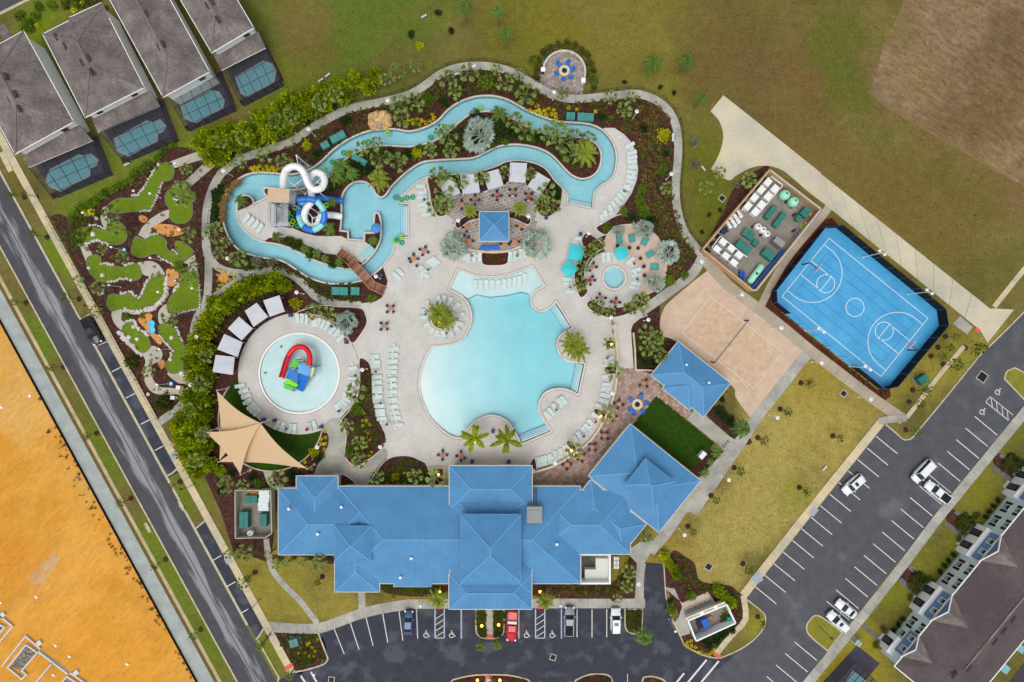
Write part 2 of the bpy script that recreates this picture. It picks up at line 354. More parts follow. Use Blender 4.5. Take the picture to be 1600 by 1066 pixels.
m_dirt = patch_mat('orange_dirt', (211, 154, 68), (202, 142, 52), [(60, 903, 17, (176, 166, 148), .9), (74, 886, 13, (180, 170, 150), .85), (84, 874, 11, (176, 168, 152), .8), (30, 640, 60, (212, 170, 104), .7), (90, 950, 70, (214, 160, 88), .6), (210, 960, 60, (204, 146, 72), .6), (60, 560, 120, (206, 160, 88), .8), (180, 740, 60, (190, 160, 100), .7), (120, 640, 90, (214, 160, 84), .7), (30, 870, 60, (204, 134, 50), .6), (150, 1000, 130, (216, 150, 54), .7), (150, 870, 90, (220, 160, 74), .6)], nscale=.14, fine=(1.8, .12), fine2=(.5, .10), stretch=(.8, 1, .4))
m_dirtgrey = M('grey_spoil', (178, 172, 160), .95, noise=(.8, 5), rgb2=(200, 176, 130))

BIG = [(-260, -220), (260, -220), (260, 220), (-260, 220)]
WATER_HOLES = [Wpool, Wspl, Wspa]
def river_holes(): return [Wriv]
# the lawn sheet: cut for the pools; the river's island is laid again inside
sheet('ground', [BIG], 0.0, m_grass, holes=[grow(Wpool, .02), Wriv, Wspl, Wspa])
# ---- strips beside the left road (all follow the road's line)
KS = .545
def L(c, y): return (c + KS * (y - 534), y)
def lstrip(c0, c1, y0=-60, y1=1180): return W([L(c0, y0), L(c1, y0), L(c1, y1), L(c0, y1)])
sheet('dirt_lot', [W([(-900, -500)] + [L(19, y) for y in (-500, 1700)] + [(-900, 1700)])], .012, m_dirt)
sheet('gravel_track', [lstrip(20, 45, -400, 1500)], .03, m_grey, thick=.02)
sheet('verge_strip', [lstrip(45, 51, -400, 1500)], .016, m_vergedark)
sheet('sandy_strip', [lstrip(51, 57, -400, 1500)], .02, m_sub)
# dry ploughed field
sheet('dry_field', [W(cr('1411,-60 1411,0 1400,30 1384,60 1374,95 1362,135 1358,145 1390,170 1420,188 1450,205 1480,222 1510,235 1545,262 1600,290 1700,340 1800,300 1800,-60', 4))], .012, m_dry)
sheet('field_edge_track', [W([(1362, 145), (1390, 166), (1420, 184), (1450, 201), (1482, 220), (1512, 236), (1560, 266), (1556, 270), (1508, 240), (1478, 224), (1448, 206), (1418, 189), (1388, 171), (1361, 149)])], .018, M('dry_tan_track', (132, 110, 70), .95, noise=(.7, 5), rgb2=(110, 96, 54)))

# ---- asphalt
def asphalt_mat(name, a, b_, stain, streak=None, scale=.14, lo=.5, hi=.58):
    m = M(name, a, .85, noise=(.5, 6), rgb2=b_, fine=(5, .12), bump=(9, .3, .03))
    n = m.node_tree.nodes; l = m.node_tree.links; b = n['Principled BSDF']; src = b.inputs['Base Color'].links[0].from_socket
    g = n.new('ShaderNodeNewGeometry'); t = n.new('ShaderNodeTexNoise'); t.inputs['Scale'].default_value = scale; t.inputs['Detail'].default_value = 7; t.inputs['Roughness'].default_value = .55
    q = n.new('ShaderNodeMapRange'); q.inputs[1].default_value = lo; q.inputs[2].default_value = hi; l.new(t.outputs['Fac'], q.inputs[0]); fac = q.outputs[0]
    if streak:     # wear along the crown of the road: distance from its centre line, broken up by noise
        c, halfw = streak; nx, ny = 1, KS   # line x = c + KS*(y-534) in pixels -> signed distance in metres
        sep = n.new('ShaderNodeSeparateXYZ'); l.new(g.outputs['Position'], sep.inputs[0])
        ma = n.new('ShaderNodeMath'); ma.operation = 'MULTIPLY_ADD'; l.new(sep.outputs['Y'], ma.inputs[0]); ma.inputs[1].default_value = KS; l.new(sep.outputs['X'], ma.inputs[2])
        mb = n.new('ShaderNodeMath'); mb.operation = 'SUBTRACT'; l.new(ma.outputs[0], mb.inputs[0]); mb.inputs[1].default_value = (c + KS * (533 - 534) - 800) * S
        mc = n.new('ShaderNodeMath'); mc.operation = 'ABSOLUTE'; l.new(mb.outputs[0], mc.inputs[0])
        mp = n.new('ShaderNodeMapping'); mp.vector_type = 'TEXTURE'; mp.inputs['Rotation'].default_value = (0, 0, math.atan2(-1, KS)); mp.inputs['Scale'].default_value = (7, 1.0, 1); l.new(g.outputs['Position'], mp.inputs[0]); l.new(mp.outputs[0], t.inputs['Vector']); t.inputs['Scale'].default_value = .8
        w1 = n.new('ShaderNodeMapRange'); w1.inputs[1].default_value = .3; w1.inputs[2].default_value = .7; w1.inputs[3].default_value = -halfw * .9; w1.inputs[4].default_value = halfw * .9; l.new(t.outputs['Fac'], w1.inputs[0])
        md = n.new('ShaderNodeMath'); md.operation = 'ADD'; l.new(mc.outputs[0], md.inputs[0]); l.new(w1.outputs[0], md.inputs[1])
        q2 = n.new('ShaderNodeMapRange'); q2.inputs[1].default_value = halfw; q2.inputs[2].default_value = halfw * .3; l.new(md.outputs[0], q2.inputs[0])
        q3 = n.new('ShaderNodeMapRange'); q3.inputs[1].default_value = .05; q3.inputs[2].default_value = .16; l.new(mc.outputs[0], q3.inputs[0])
        mm = n.new('ShaderNodeMath'); mm.operation = 'MULTIPLY'; l.new(q2.outputs[0], mm.inputs[0]); l.new(q3.outputs[0], mm.inputs[1]); fac = mm.outputs[0]
    else: l.new(g.outputs['Position'], t.inputs['Vector'])
    x = n.new('ShaderNodeMix'); x.data_type = 'RGBA'; l.new(fac, x.inputs['Factor']); l.new(src, x.inputs['A']); x.inputs['B'].default_value = lin(stain); l.new(x.outputs['Result'], b.inputs['Base Color'])
    return m
m_asph_road = asphalt_mat('asphalt_road', (70, 70, 74), (78, 78, 83), (140, 142, 146), streak=(112, 1.45))
m_asph_south = asphalt_mat('asphalt_new', (50, 53, 63), (59, 62, 73), (76, 78, 88), scale=.25, lo=.53, hi=.62)
m_asph_east = asphalt_mat('asphalt_lot', (76, 77, 83), (86, 87, 93), (106, 108, 113), scale=.12, lo=.58, hi=.75)
sheet('road', [lstrip(83, 143, -300, 1500)], .02, m_asph_road)
sheet('parking_bay', [W([L(147, 497), L(168, 497), L(168, 738), L(147, 748)])], .024, m_asph_south)
sheet('parking_bay', [W([L(147, 822), L(168, 815), L(168, 984), L(147, 1000)])], .024, m_asph_south)
sheet('corner_road', [W('-60,-60 50,-60 44,-4 0,19 -60,50')], .02, m_asph_road)
ISL_E = '1195,960 1196,973 1180,997 1160,1012 1135,1024 1120,1028'
sheet('south_parking_lot', [W('372,1066 430,1066 460,1050 480,1046 505,1038 512,1030 497,988 525,975 560,964 600,954 640,950 1000,950 1004,884 1008,879 1037,881 1040,930 1048,960 1066,1001 1072,1010 1097,1023 1120,1028 1150,1020 1170,1010 1100,1068 1020,1150 372,1150')], .02, m_asph_south)
sheet('east_parking_lot', [W('1165,1009 1180,997 1196,973 1195,960 1166,935 1270,804 1383,662 1413,687 1425,684 1435,672 1530,556 1600,487 1720,360 1760,440 1600,633 1465,801 1293,1016 1180,1160 1020,1150 1098,1067')], .03, m_asph_east)

# ---- painted markings (each line is a piece of its lot)
def line_mark(a, b_, w_=.16, mat=None, z=.04, name='parking_line'):
    a, b_ = P(*a), P(*b_); d = (b_ - a).normalized(); n = Vector((-d.y, d.x, 0)) * w_ / 2
    m = MB(); m.prism([(a + n).to_2d(), (a - n).to_2d(), (b_ - n).to_2d(), (b_ + n).to_2d()], z - .003, z); o = m.obj(name, mat or m_road_line); o['kind'] = 'structure'; return o
for a, b_ in (((153, 540), (167, 534)), ((175, 581), (189, 574)), ((197, 622), (211, 615)), ((220, 663), (234, 656)), ((242, 704), (255, 697)), ((332, 876), (346, 868)), ((354, 917), (368, 909)), ((377, 958), (389, 951))): line_mark(a, b_)
for a, b_ in (((522, 982), (538, 1022)), ((547, 972), (561, 1015)), ((572, 965), (583, 1009)), ((598, 959), (606, 1004)), ((623.5, 955), (629.5, 1001)), ((901.6, 952), (901.6, 996)), ((925, 952), (925, 996)), ((948, 952), (948, 996))): line_mark(a, b_)
for x in (650.5, 720.5, 810.5, 877):
    line_mark((x, 952), (x + (2 if x < 660 else 0), 998), .12); line_mark((x + 1.2, 952), (x + (3 if x < 660 else 1.2), 998), .1, m_blue_line)
for x0 in (680, 837):
    for x in (x0, x0 + 14): line_mark((x, 952), (x, 997), .12); line_mark((x + (1 if x > x0 else -1), 952), (x + (1 if x > x0 else -1), 997), .1, m_blue_line)
    line_mark((x0, 997), (x0 + 14, 997), .12)
    for k in range(4): line_mark((x0 + 1, 967 + k * 9.4), (x0 + 13, 959 + k * 9.4), .12)
for i in range(15): line_mark((1369 - 14.55 * i, 682 + 18.05 * i), (1402 - 14.55 * i, 709 + 18.05 * i)) if i < 14 else None
for i in list(range(17)) + [19.5, 20.5, 21.5, 22.5, 23.5]: line_mark((1523 - 14.45 * i, 651 + 18.05 * i), (1558 - 14.45 * i, 680 + 18.05 * i))
line_mark((1540, 628), (1576, 657), .12); line_mark((1547, 620), (1583, 649), .12); line_mark((1540, 628), (1547, 620), .12)
line_mark((1539.5, 629.5), (1575, 658), .1, m_blue_line)
for k in range(4): line_mark((1548 + k * 8.5, 621 + k * 6.9), (1550.5 + k * 8.2, 636 + k * 6.6), .12)
for a, b_ in (((1104, 1031), (1070, 1072)), ((1123, 1033), (1089, 1074)), ((1069, 1052), (1050, 1075)), ((470, 1056), (478, 1068)), ((486, 1050), (496, 1068))): line_mark(a, b_, .35)
line_mark((980.5, 1053), (980.5, 1070), .12)
def wheelchair(x, y, rot=0.0):
    """painted access symbol: head, back, seat, leg and wheel ring"""
    m = MB(); c = P(x, y); m.m = Matrix.Translation((c.x, c.y, 0)) @ Matrix.Rotation(rot, 4, 'Z'); z0, z1 = .037, .041
    m.lathe((-.1, .62, z0), [(.12, 0), (.12, .004)], 10)
    for a, b_ in (((-.1, .46), (-.1, 0)), ((-.1, .22), (.25, .22)), ((-.12, 0), (.3, 0)), ((.28, .02), (.42, -.42)), ((.36, -.42), (.62, -.32))):
        a, b_ = Vector(a), Vector(b_); d = (b_ - a).normalized(); n = Vector((-d.y, d.x)) * .07; m.prism([a + n, a - n, b_ - n, b_ + n], z0, z1)
    ring = [(-.1 + .42 * math.cos(t), -.22 + .42 * math.sin(t)) for t in [math.radians(110 + 230 * k / 14) for k in range(15)]]
    band(m, ring, -.07, .07, z0, z1, False)
    o = m.obj('access_symbol', m_road_line); o['kind'] = 'structure'
for x in (666.5, 706.5, 823.5, 863.5): wheelchair(x, 991)
wheelchair(1560, 612, math.radians(-40)); wheelchair(1536, 643, math.radians(-40))

# ---- kerbs
def kerb(s, w_=.28, h=.13, closed=False, smooth=True, name='kerb', mat=None):
    pts = crc(s, 4, closed) if isinstance(s, str) else s
    m = MB(); band(m, W(pts), -w_ / 2, w_ / 2, -.02, h, closed); o = m.obj(name, mat or m_kerb); o['kind'] = 'structure'; return o
kerb([L(81.5, y) for y in range(-60, 1190, 80)], .3)
kerb([L(145, y) for y in range(-60, 500, 80)] + [L(145, 497)], .4); kerb([L(145, y) for y in range(497, 1010, 60)], .45, .035)
kerb([L(146, 500), L(166, 490)], .3); kerb([L(146, 744), (270, 739), L(168, 733)], .3); kerb([L(147, 826), (308, 824), L(168, 814)], .3); kerb([L(147, 999), (405, 994), L(168, 982)], .3)
kerb('404,1000! 410,1012 420,1030 436,1058! 434,1066', .3); kerb('460,1050! 480,1046 505,1038 512,1030 510,1022 497,988!', .3)
kerb('1037,881! 1040,930! 1043,945 1052,975', .2); kerb('1048,962! 1066,1001 1072,1010 1085,1017 1097,1023 1120,1028 1135,1024 1160,1012 1180,997 1192,982 1196,973 1195,962 1190,955 1166,936!', .25)
kerb('1383,663! 1400,677 1410,686 1418,687 1426,683 1435,672 1470,630 1530,556! 1600,487 1700,376', .25)
kerb('0,22! 50,-3!', .5)
def island(outline, mat, name, hgt=.12):
    pts = W(crc(outline, 4)); sheet(name, [pts], hgt - .02, mat); m = MB(); band(m, pts, -.13, .13, -.02, hgt, True); o = m.obj('kerb', m_kerb); o['kind'] = 'structure'; return pts
m_islgrass = M('island_grass', (136, 130, 46), .95, noise=(.6, 5), rgb2=(116, 118, 38), fine=(4, .15))
island('1569,592! 1572,582 1580,577 1592,578 1640,610! 1615,640!', m_islgrass, 'grass_island')
island('1260,980 1265,969 1279,962 1316,988! 1293,1017! 1265,993', m_islgrass, 'grass_island')
island('744,952! 787,952! 787,985 783,993 776,997 755,997 748,993 744,985', m_mulch, 'planting_island')
island('705,1066 715,1060 740,1055 767,1054 795,1055 818,1060 828,1066 828,1090 705,1090', m_mulch, 'planting_island')
island('898,1066 905,1060 920,1054 940,1053 952,1056 957,1066 957,1090 898,1090', m_mulch, 'planting_island')
island('1004,1062 1012,1057 1025,1058 1040,1066 1040,1090 1004,1090', m_mulch, 'planting_island')
island('976.5,952! 1004,952! 1003,980 1000,987 992,990 984,988 977,980', m_mulch, 'planting_island')

# ---- planting ground
MINIGOLF = '78,338 92,334 112,342 140,330 165,305 200,283 232,262 262,228 322,234 340,262 326,300 318,340 320,400 322,440 316,470 306,500 300,550 304,600 290,632 268,648 248,659'
sheet('mulch_bed', [W(pp(MINIGOLF))], .014, m_mulch)
PERIM = crc('338,285 345,272 353,265 375,250 420,233 455,223 480,205 500,193 528,178 560,166.5 595,160 640,148 665,133 690,115 720,105 753,103 780,106.5 805,115 830,130 855,145 878,153 905,155 940,151.5 960,150 992,146.5 1017,153 1037,165 1052,185 1059,213 1059,250 1056,282 1056,312 1061,340 1070,365 1083,382 1098,400', 4, False)
m2 = PERIM + pp('1095,410 1080,430 1055,450 1031,470 1031,510 1040,526 1060,534 1018,586 985,664 919,743 930,766 700,765 435,770 425,866 366,866 345,800 320,745 288,700 268,660 288,632 302,600 298,550 304,510 322,470 326,430 322,380 322,345 326,315')
sheet('mulch_bed', [W(m2)], .018, m_mulch, holes=[grow(Wpool, .02), Wriv, Wspl, Wspa])
sheet('island_mulch', [Wisl], .022, m_mulch)
# more beds: houses' hedges, service corner, front of the clubhouse, court edge
for s in ('1070,870 1085,880 1092,905 1110,912 1140,915 1150,922 1160,935 1163,970 1150,985 1118,1025 1098,1021 1070,1006 1052,975 1060,960 1040,915 1039,885 1050,862 1060,862',
          '366,840 420,866 523,868 523,880 505,880 470,870 440,868 420,878 400,872 372,862', '594,907 616,907 616,915 700,915 700,930 640,932 600,925', '832,911 955,911 985,868 998,890 992,925 985,935 880,935 832,930',
          '427,988 497,990 512,1030 505,1038 480,1046 462,1050', '1110,700 1080,735 1090,745 1118,742 1138,715', '1105,630 1150,660 1175,690 1160,695 1140,688 1108,655',
          '1402,902! 1418,887! 1457,914! 1440,934!'.replace('!', ''), '1477,811 1490,796 1529,824 1514,842', '1552,724 1564,709 1603,738 1590,756', '1100,392 1130,330 1150,290 1190,262 1200,266 1125,372'):
    sheet('mulch_bed', [W(cr(s, 4))], .02, m_mulch)
sheet('red_mulch_bed', [W('1275,348 1300,340 1310,352 1285,356 1205,455 1205,476 1371,609 1390,605 1392,620 1382,626 1330,590 1200,484 1190,470 1192,455 1230,415')], .02, m_mulchred)
# ---- turf greens
sheet('turf_lawn', [W('1025.6,619 1115.7,692 1079.7,736 990,662')], .05, m_turfd, thick=.05)
sheet('turf_lawn', [W(circ(424, 654, 81, 60))], .03, m_turfd, holes=[W(circ(467, 584, 94, 72))])
mm = MB(); arc = [(424 + 82 * math.cos(t), 654 + 82 * math.sin(t)) for t in [math.radians(12 + k * (218 - 12) / 40) for k in range(41)]]
band(mm, W(arc), -.12, .12, 0, .3, False); o = mm.obj('turf_kerb', m_kerb); o['kind'] = 'structure'

# ---- decks
DECK = '606,440 597,465 585,472 563,474 563,481 572,492 573,506 565,521 551,537 560,560 540,660 545,722 558,728 590,708 604,703 604,718 620,713 640,713 655,719 667,727 700,727 832,727 832,735 867,724 893,709.5 907,700 926,681.5 940,659.7 952,635 959,611 962.5,583 963,576 990,576 986,516 989,507 1000,498 1012,494 1003,481 984,489 963,495 947,495 925,486 917,475 924,466 918,458 913,443 914,425 918,409 928,395 944,387 933,374 945,367 931,357 945,347 960,339 975,320 987,302 995,282 997,265 994,238 987,223 975,210 960,200 945,200 939,203 950,215 957,235 955,260 945,278 930,290 922,305 922,320 890,315 890,303 870,280 855,262 835,252 812,247 790,249 775,256 750,264 720,268 680,271 655,279 640,289 622,307 616,318 630,322 630,366 612,372 612,390 603,408 598,416'
sheet('pool_deck', [W(crc(DECK.replace(' ', '! ') + '!', 1)), W(circ(467, 584, 95, 72)), W(circ(958, 436, 45, 48))], .05, m_deck, holes=[Wpool, Wriv, Wspl, Wspa], thick=.06)
sheet('slide_deck', [W('371,330 388,323 398,316 416,308 428,312 430,353 458,357 475,364 495,369 533,369 545,375 568,376 582,386 575,400 566,411 545,403 530,399 508,396 483,385 460,375 440,371 420,372 412,378 395,371 380,358 372,344')], .052, m_deck, thick=.06)
sheet('slide_exit_pad', [W('452,293 476,291 482,303 456,306')], .052, M('grey_concrete_pad', (128, 126, 122), .9, noise=(.8, 4)), thick=.06)
sheet('pump_pad', [W('466,253 480,247 490,263 472,270')], .052, MATS['grey_concrete_pad'], thick=.06)
sheet('spa_patio', [W(cr('945,392 945.6,373 953,362 967,353 984,351 1000,353 1016,360 1028,370 1037,386 1042,404 1042,423 1039,437 1030,450 1016,459 1006,461 996,458', 4))], .045, m_spadeck, holes=[W(circ(958, 436, 45, 48))], thick=.05)
sheet('walkway', [W(cr('516,655 533,655 542,675 541,690 539,710 546,722 558,728 572,721 590,707 600,700 606,712 590,730 579,745 577,762 556,762 552,750 538,743 520,741 491,744 500,720 512,698 513,680 505,668', 3))], .056, m_conc, thick=.05)
sheet('walkway', [W('411,736 425,737 427,752 436,762 436,766 424,764 416,752')], .03, m_conc, thick=.04)
sheet('walkway', [W('1082,643 1088,637 1141,683 1150,688 1163,672 1172,684 1100,790 1088,806 1080,800 1056,802 1095,752 1115,730 1133,704 1073,655')], .03, m_conc, thick=.03)
sheet('walkway', [W('978,862 1010,840 1018,846 1025,852 1004,884 1003,936 992,936 995,880')], .034, m_conc, thick=.03)
sheet('walkway', [W('1036,917 1054,920 1066,948 1060,965 1052,975 1062,995 1078,990 1075,970 1120,945 1106,925 1066,942')], .03, m_conc, thick=.03)
sheet('walkway', [W('666,727 702,727 702,762 692,762 692,733 680,733 680,756 667,756')], .052, m_conc, thick=.03)
for o_, h_ in (('1066,945 1104,925 1110,935 1072,957', 0),): sheet('enclosure_apron', [W(o_)], .06, m_spadeck, thick=.03)

# ---- pavers: individual stones on a bed
m_pav1 = [M(f'paver_grey_{i}', c, .9, fine=(6, .12)) for i, c in enumerate([(156, 145, 138), (142, 131, 124), (168, 158, 151), (150, 134, 122), (160, 151, 147)])]
m_pav2 = [M(f'paver_rose_{i}', c, .9, fine=(6, .12)) for i, c in enumerate([(168, 142, 130), (158, 128, 114), (178, 156, 146), (152, 122, 106), (170, 148, 138)])]
m_pavbed = M('paver_bed', (134, 118, 110), .95)
def paved(name, outline, mats, step=1.15, rot=0.0, holes=(), z=.056):
    pts = W(outline); bed = sheet(name, [pts], z - .02, m_pavbed, holes=holes)
    xs = [p[0] for p in pts]; ys = [p[1] for p in pts]; cx, cy = sum(xs) / len(xs), sum(ys) / len(ys); rad = max(math.hypot(x - cx, y - cy) for x, y in pts)
    ca, sa = math.cos(rot), math.sin(rot); cells = []; n = int(rad / step) + 1
    for j in range(-n, n + 1):
        for i in range(-n, n + 1):
            u = (i + (.5 if j % 2 else 0)) * step; v = j * step * .8; x, y = cx + u * ca - v * sa, cy + u * sa + v * ca
            if inside((x, y), pts) and not any(inside((x, y), h) for h in holes): cells.append((x, y))
    mes = []
    for k in range(5):
        m = MB(); a = step / 2 - .025; b_ = step * .4 - .025; q = [(-a, -b_ + R.uniform(0, .06)), (a - R.uniform(0, .08), -b_), (a, b_ - R.uniform(0, .06)), (-a + R.uniform(0, .08), b_)]
        m.prism(q, -.05, .0); mes.append([m.me('paver', mt) for mt in mats])
    if len(cells) > 300:
        R.shuffle(cells); rest = cells[300:]; cells = cells[:300]
        for k, mt in enumerate(mats):
            m = MB(); a = step / 2 - .025; b_ = step * .4 - .025
            for x, y in rest[k::5]: m.m = Matrix.Translation((x, y, z)) @ Matrix.Rotation(rot, 4, 'Z'); m.prism([(-a, -b_), (a, -b_), (a, b_), (-a, b_)], -.05, R.uniform(-.004, .004))
            m.obj('paver_field', mt, bed)['kind'] = 'stuff'
    for i, (x, y) in enumerate(cells): link('paver', R.choice(R.choice(mes)), None, bed, (x, y, z + R.uniform(-.005, .005)), rot)
    return bed
paved('cabana_patio', '699,335 709,351 705,366 715,385 727,389 750,393 773,395 795,392 814,385 830,372 838,355 836,340 838,312 835,295 820,284 795,284 787,291 763,299 735,303 715,306 700,314 701,325', m_pav1, .7, .3)
paved('clubhouse_patio', '834,736 867,728 893,713 908,703 927,684 942,662 955,637 962,612 965,585 964,577 990,577 1018,584 1036,608 1077,641 1083,643 1073,655 1026,618 989,662 985,664 919,743 937,757 931,767 906,767 906,760 832,760', m_pav2, .75, .7)
paved('fire_pit_patio', crc('838,143! 847,120 846,105 853,91 866,82 880,79 895,82 906,91 913,104 914,120 911,132 910,150!', 4), m_pav1, .8, .5, z=.05)

# ---- paths laid in slabs between joints
def path(s, width_px, step, mat=m_conc, z=.07, name='walkway', n=4): return slabs(name, W(crc(s, n, False)), width_px * S, step, mat, z, base=m_joint)
def perim(s, w_): return path(s, w_, 1.5)
slabs('perimeter_walkway', W(PERIM), 12.5 * S, 1.7, m_conc, .07, base=m_joint)
perim('341,277 332,296 325,318 322,345 322,380 325,400', 13); perim('325,397 336,414 355,424 383,427 410,424 428,422 450,427 470,440 490,461 503,469 533,475 564,477', 11.5)
perim('326,400 326,430 325,452 322,472 310,492 303,515 300,550 303,580 301,605 286,631 265,648 249,660', 12); perim('381,430 358,446 338,460 326,468', 8)
path('1098,400! 1095,408 1080,430 1055,449 1028,469 1004,486!', 15, 1.8, z=.066)
path('1100,404! 1135,444 1160,464 1190,486 1223,512 1265,547 1300,574 1360,620 1412,656!', 17, 2.2, M('concrete_brown', (178, 164, 142), .9, noise=(.3, 5), rgb2=(160, 150, 134), rand=.05, fine=(3, .05)), .06)
path('1187,482! 1212,432 1237,394 1283,340 1296,322!', 12, 1.8, MATS['concrete_brown'], .055)
path('1262,552! 1250,566 1210,617 1186,647 1165,679 1145,703 1114,736 1080,774 1043,830 1015,862!', 17, 2.2, z=.06)
path('1003,880! 1000,905 1000,941!', 12, 1.8, z=.062)
path('1008,943! 940,943 850,943 760,943 640,944!', 15, 1.8, z=.055); path('642,944! 595,951 557,961 525,973 497,982 457,982 420,979!', 16, 1.8, z=.055)
path('416,842! 420,870 428,895 445,915 470,940 485,960 496,974!', 9, 1.3, z=.05); path('565,924! 566,952!', 11, 1.3, z=.05); path('765,953! 765,996!', 12, 1.3, z=.125); path('765,1056! 765,1080!', 12, 1.3, z=.125)
path('1376,660! 1264,799 1161,930!', 13, 2.4, m_side, .14, 'sidewalk'); path('1161,930! 1165,966 1150,985 1136,1000 1118,1023!', 9, 1.5, m_side, .14, 'sidewalk')
path('1372,658! 1392,655 1416,653!', 11, 1.6, m_conc, .145, 'sidewalk'); path('1416,653! 1436,627 1470,583 1506,541!', 7, 1.5, m_side, .13, 'sidewalk'); path('1553,480! 1600,421 1660,350!', 8, 1.6, m_side, .08, 'sidewalk')
path('1660,572! 1600,645 1474,799 1411,882 1335,978 1280,1045 1240,1094!', 15, 2.4, m_conc, .14, 'sidewalk')
slabs('sidewalk', [Vector(p) for p in W([L(174.5, y) for y in (60, 1052)])], 11.5 * S, 1.6, m_side, .1, base=m_joint)
for a, b_ in (((1406, 905), (1438, 935)), ((1421, 886), (1455, 912)), ((1477, 817), (1512, 843)), ((1492, 799), (1527, 823)), ((1348, 976), (1384, 1008)), ((1549, 728), (1586, 755)), ((1563, 710), (1600, 738))):
    path(f'{a[0]},{a[1]}! {b_[0]},{b_[1]}!', 7, 1.0, M('grey_paver_walk', (118, 112, 112), .9, noise=(1.5, 4), rgb2=(96, 92, 94), rand=.1), .06, 'entry_walk')
path('1,40! 14,62!', 13, 1.2, MATS['grey_paver_walk'], .05, 'driveway'); path('2,238! 17,268', 8, 1.2, m_side, .05, 'walkway')
# service drive
sheet('service_drive', [W(crc('1130,149! 1192,198! 1282,270! 1292,322! 1262,299 1240,280 1220,265 1195,259 1172,263 1150,275 1140,282 1128,277! 1111,264! 1124,240 1130,213 1124,190 1110,174!', 4))], .045, m_drive, thick=.05)
def quad_slabs(name, A0, A1, B0, B1, n, mat, z, cols=1):
    root = sheet(name, [W([A0, A1, B1, B0])], z - .03, m_joint)
    a0, a1, b0, b1 = (Vector(p) for p in (A0, A1, B0, B1))
    for i in range(n):
        for c in range(cols):
            q = [a0.lerp(a1, i / n), a0.lerp(a1, (i + 1) / n), b0.lerp(b1, (i + 1) / n), b0.lerp(b1, i / n)]
            if cols > 1:
                l0, l1 = q[0].lerp(q[3], c / cols), q[0].lerp(q[3], (c + 1) / cols); r0, r1 = q[1].lerp(q[2], c / cols), q[1].lerp(q[2], (c + 1) / cols); q = [l0, r0, r1, l1]
            cen = sum(q, Vector((0, 0))) / 4; q = [cen + (p - cen) * (1 - .8 / max((q[0] - q[1]).length, 1)) for p in q]
            m = MB(); m.prism(W([tuple(p) for p in q]), z - .08, z + R.uniform(-.006, .006)); m.obj('slab', mat, root)
    return root
quad_slabs('service_drive', (1192, 199.5), (1548, 483), (1237, 278), (1532, 517), 12, m_drive, .06)
sheet('drive_apron', [W('1548,482 1584,484 1543,536 1531,516')], .05, m_drive, thick=.03)
quad_slabs('equipment_slab', (1500, 494), (1520, 511), (1488, 506), (1511, 523), 1, m_conc, .06)
# tactile pads
m_tact = M('tactile_red', (214, 96, 84), .8, fine=(9, .1))
for q in ('444,1042 457,1035 460,1041 447,1048', '760,991 770,991 770,997 760,997', '760,1056 770,1056 770,1061 760,1061', '1117,1018 1127,1024 1123,1029 1113,1022', '1525,511 1532,516 1528,521 1521,516', '683,947 691,947 691,951 683,951', '840,947 849,947 849,951 840,951'):
    m = MB(); m.prism(W(q), .1, .152); o = m.obj('tactile_pad', m_tact); o['kind'] = 'structure'
# blue-grey repaired sidewalk slabs
m_rep = M('repair_slab', (158, 166, 170), .9, fine=(3, .06))
for q in ('1173,902 1186,891 1192,906 1180,914', '1263,800 1271,790 1279,797 1270,808', '264,710 275,703 281,713 270,721', '350,872 358,868 363,877 355,882'):
    m = MB(); m.prism(W(q), .1, .155); o = m.obj('sidewalk_slab', m_rep); o['kind'] = 'structure'
# volleyball sand
VB = W(cr('1031,507 1036,485 1050,468 1100,427 1108,425 1120,430 1235,525 1255,541 1258,551 1250,566 1190,640 1177,656 1150,622 1141,600 1060,536 1036,525', 4))
VBI = W(crc('1112,466! 1222,552! 1180,608 1160,600! 1070,522!', 3))
sheet('sand_court', [VB], .04, m_sand, thick=.04); sheet('sand_court_inner', [VBI], .048, m_sandin)

# ---- drains and covers
m_iron = M('iron_grate', (26, 28, 34), .7)
def drain(x, y, w_=8, rot=0.0, lab=''):
    c = P(x, y); e = empty('storm_drain', (c.x, c.y, .0), rot); w_ *= S; tag(e, lab, 'drain')
    m = MB(); band(m, [Vector(p) for p in ((-w_ / 2, -w_ / 2), (w_ / 2, -w_ / 2), (w_ / 2, w_ / 2), (-w_ / 2, w_ / 2))], -.12, .02, 0, .09); m.obj('frame', m_kerb, e)
    m = MB(); m.box((0, 0, .045), (w_, w_, .02)); g = m.obj('grate', m_iron, e)
    m = MB()
    for k in range(6): m.box((-w_ / 2 + w_ * (k + .5) / 6, 0, .065), (.04, w_, .02))
    m.obj('bar', m_iron, e)
for x, y, w_, r_, lab in ((1534.5, 589, 13, .6, 'large dark square storm drain in the asphalt at upper right lot'), (1318, 615, 8, .6, 'dark storm drain in the lawn beside the basketball walkway'), (1107, 885.5, 9, .55, 'dark storm drain in the lawn above the dumpster enclosure'), (1128, 310, 8, .65, 'pale framed drain in the grass west of the equipment yard'), (864, 1027, 8, .3, 'small storm drain in the dark asphalt below the grey pickup'), (518, 1062, 8, .1, 'storm drain in dark asphalt at the lower left lot entrance')): drain(x, y, w_, -r_, lab)
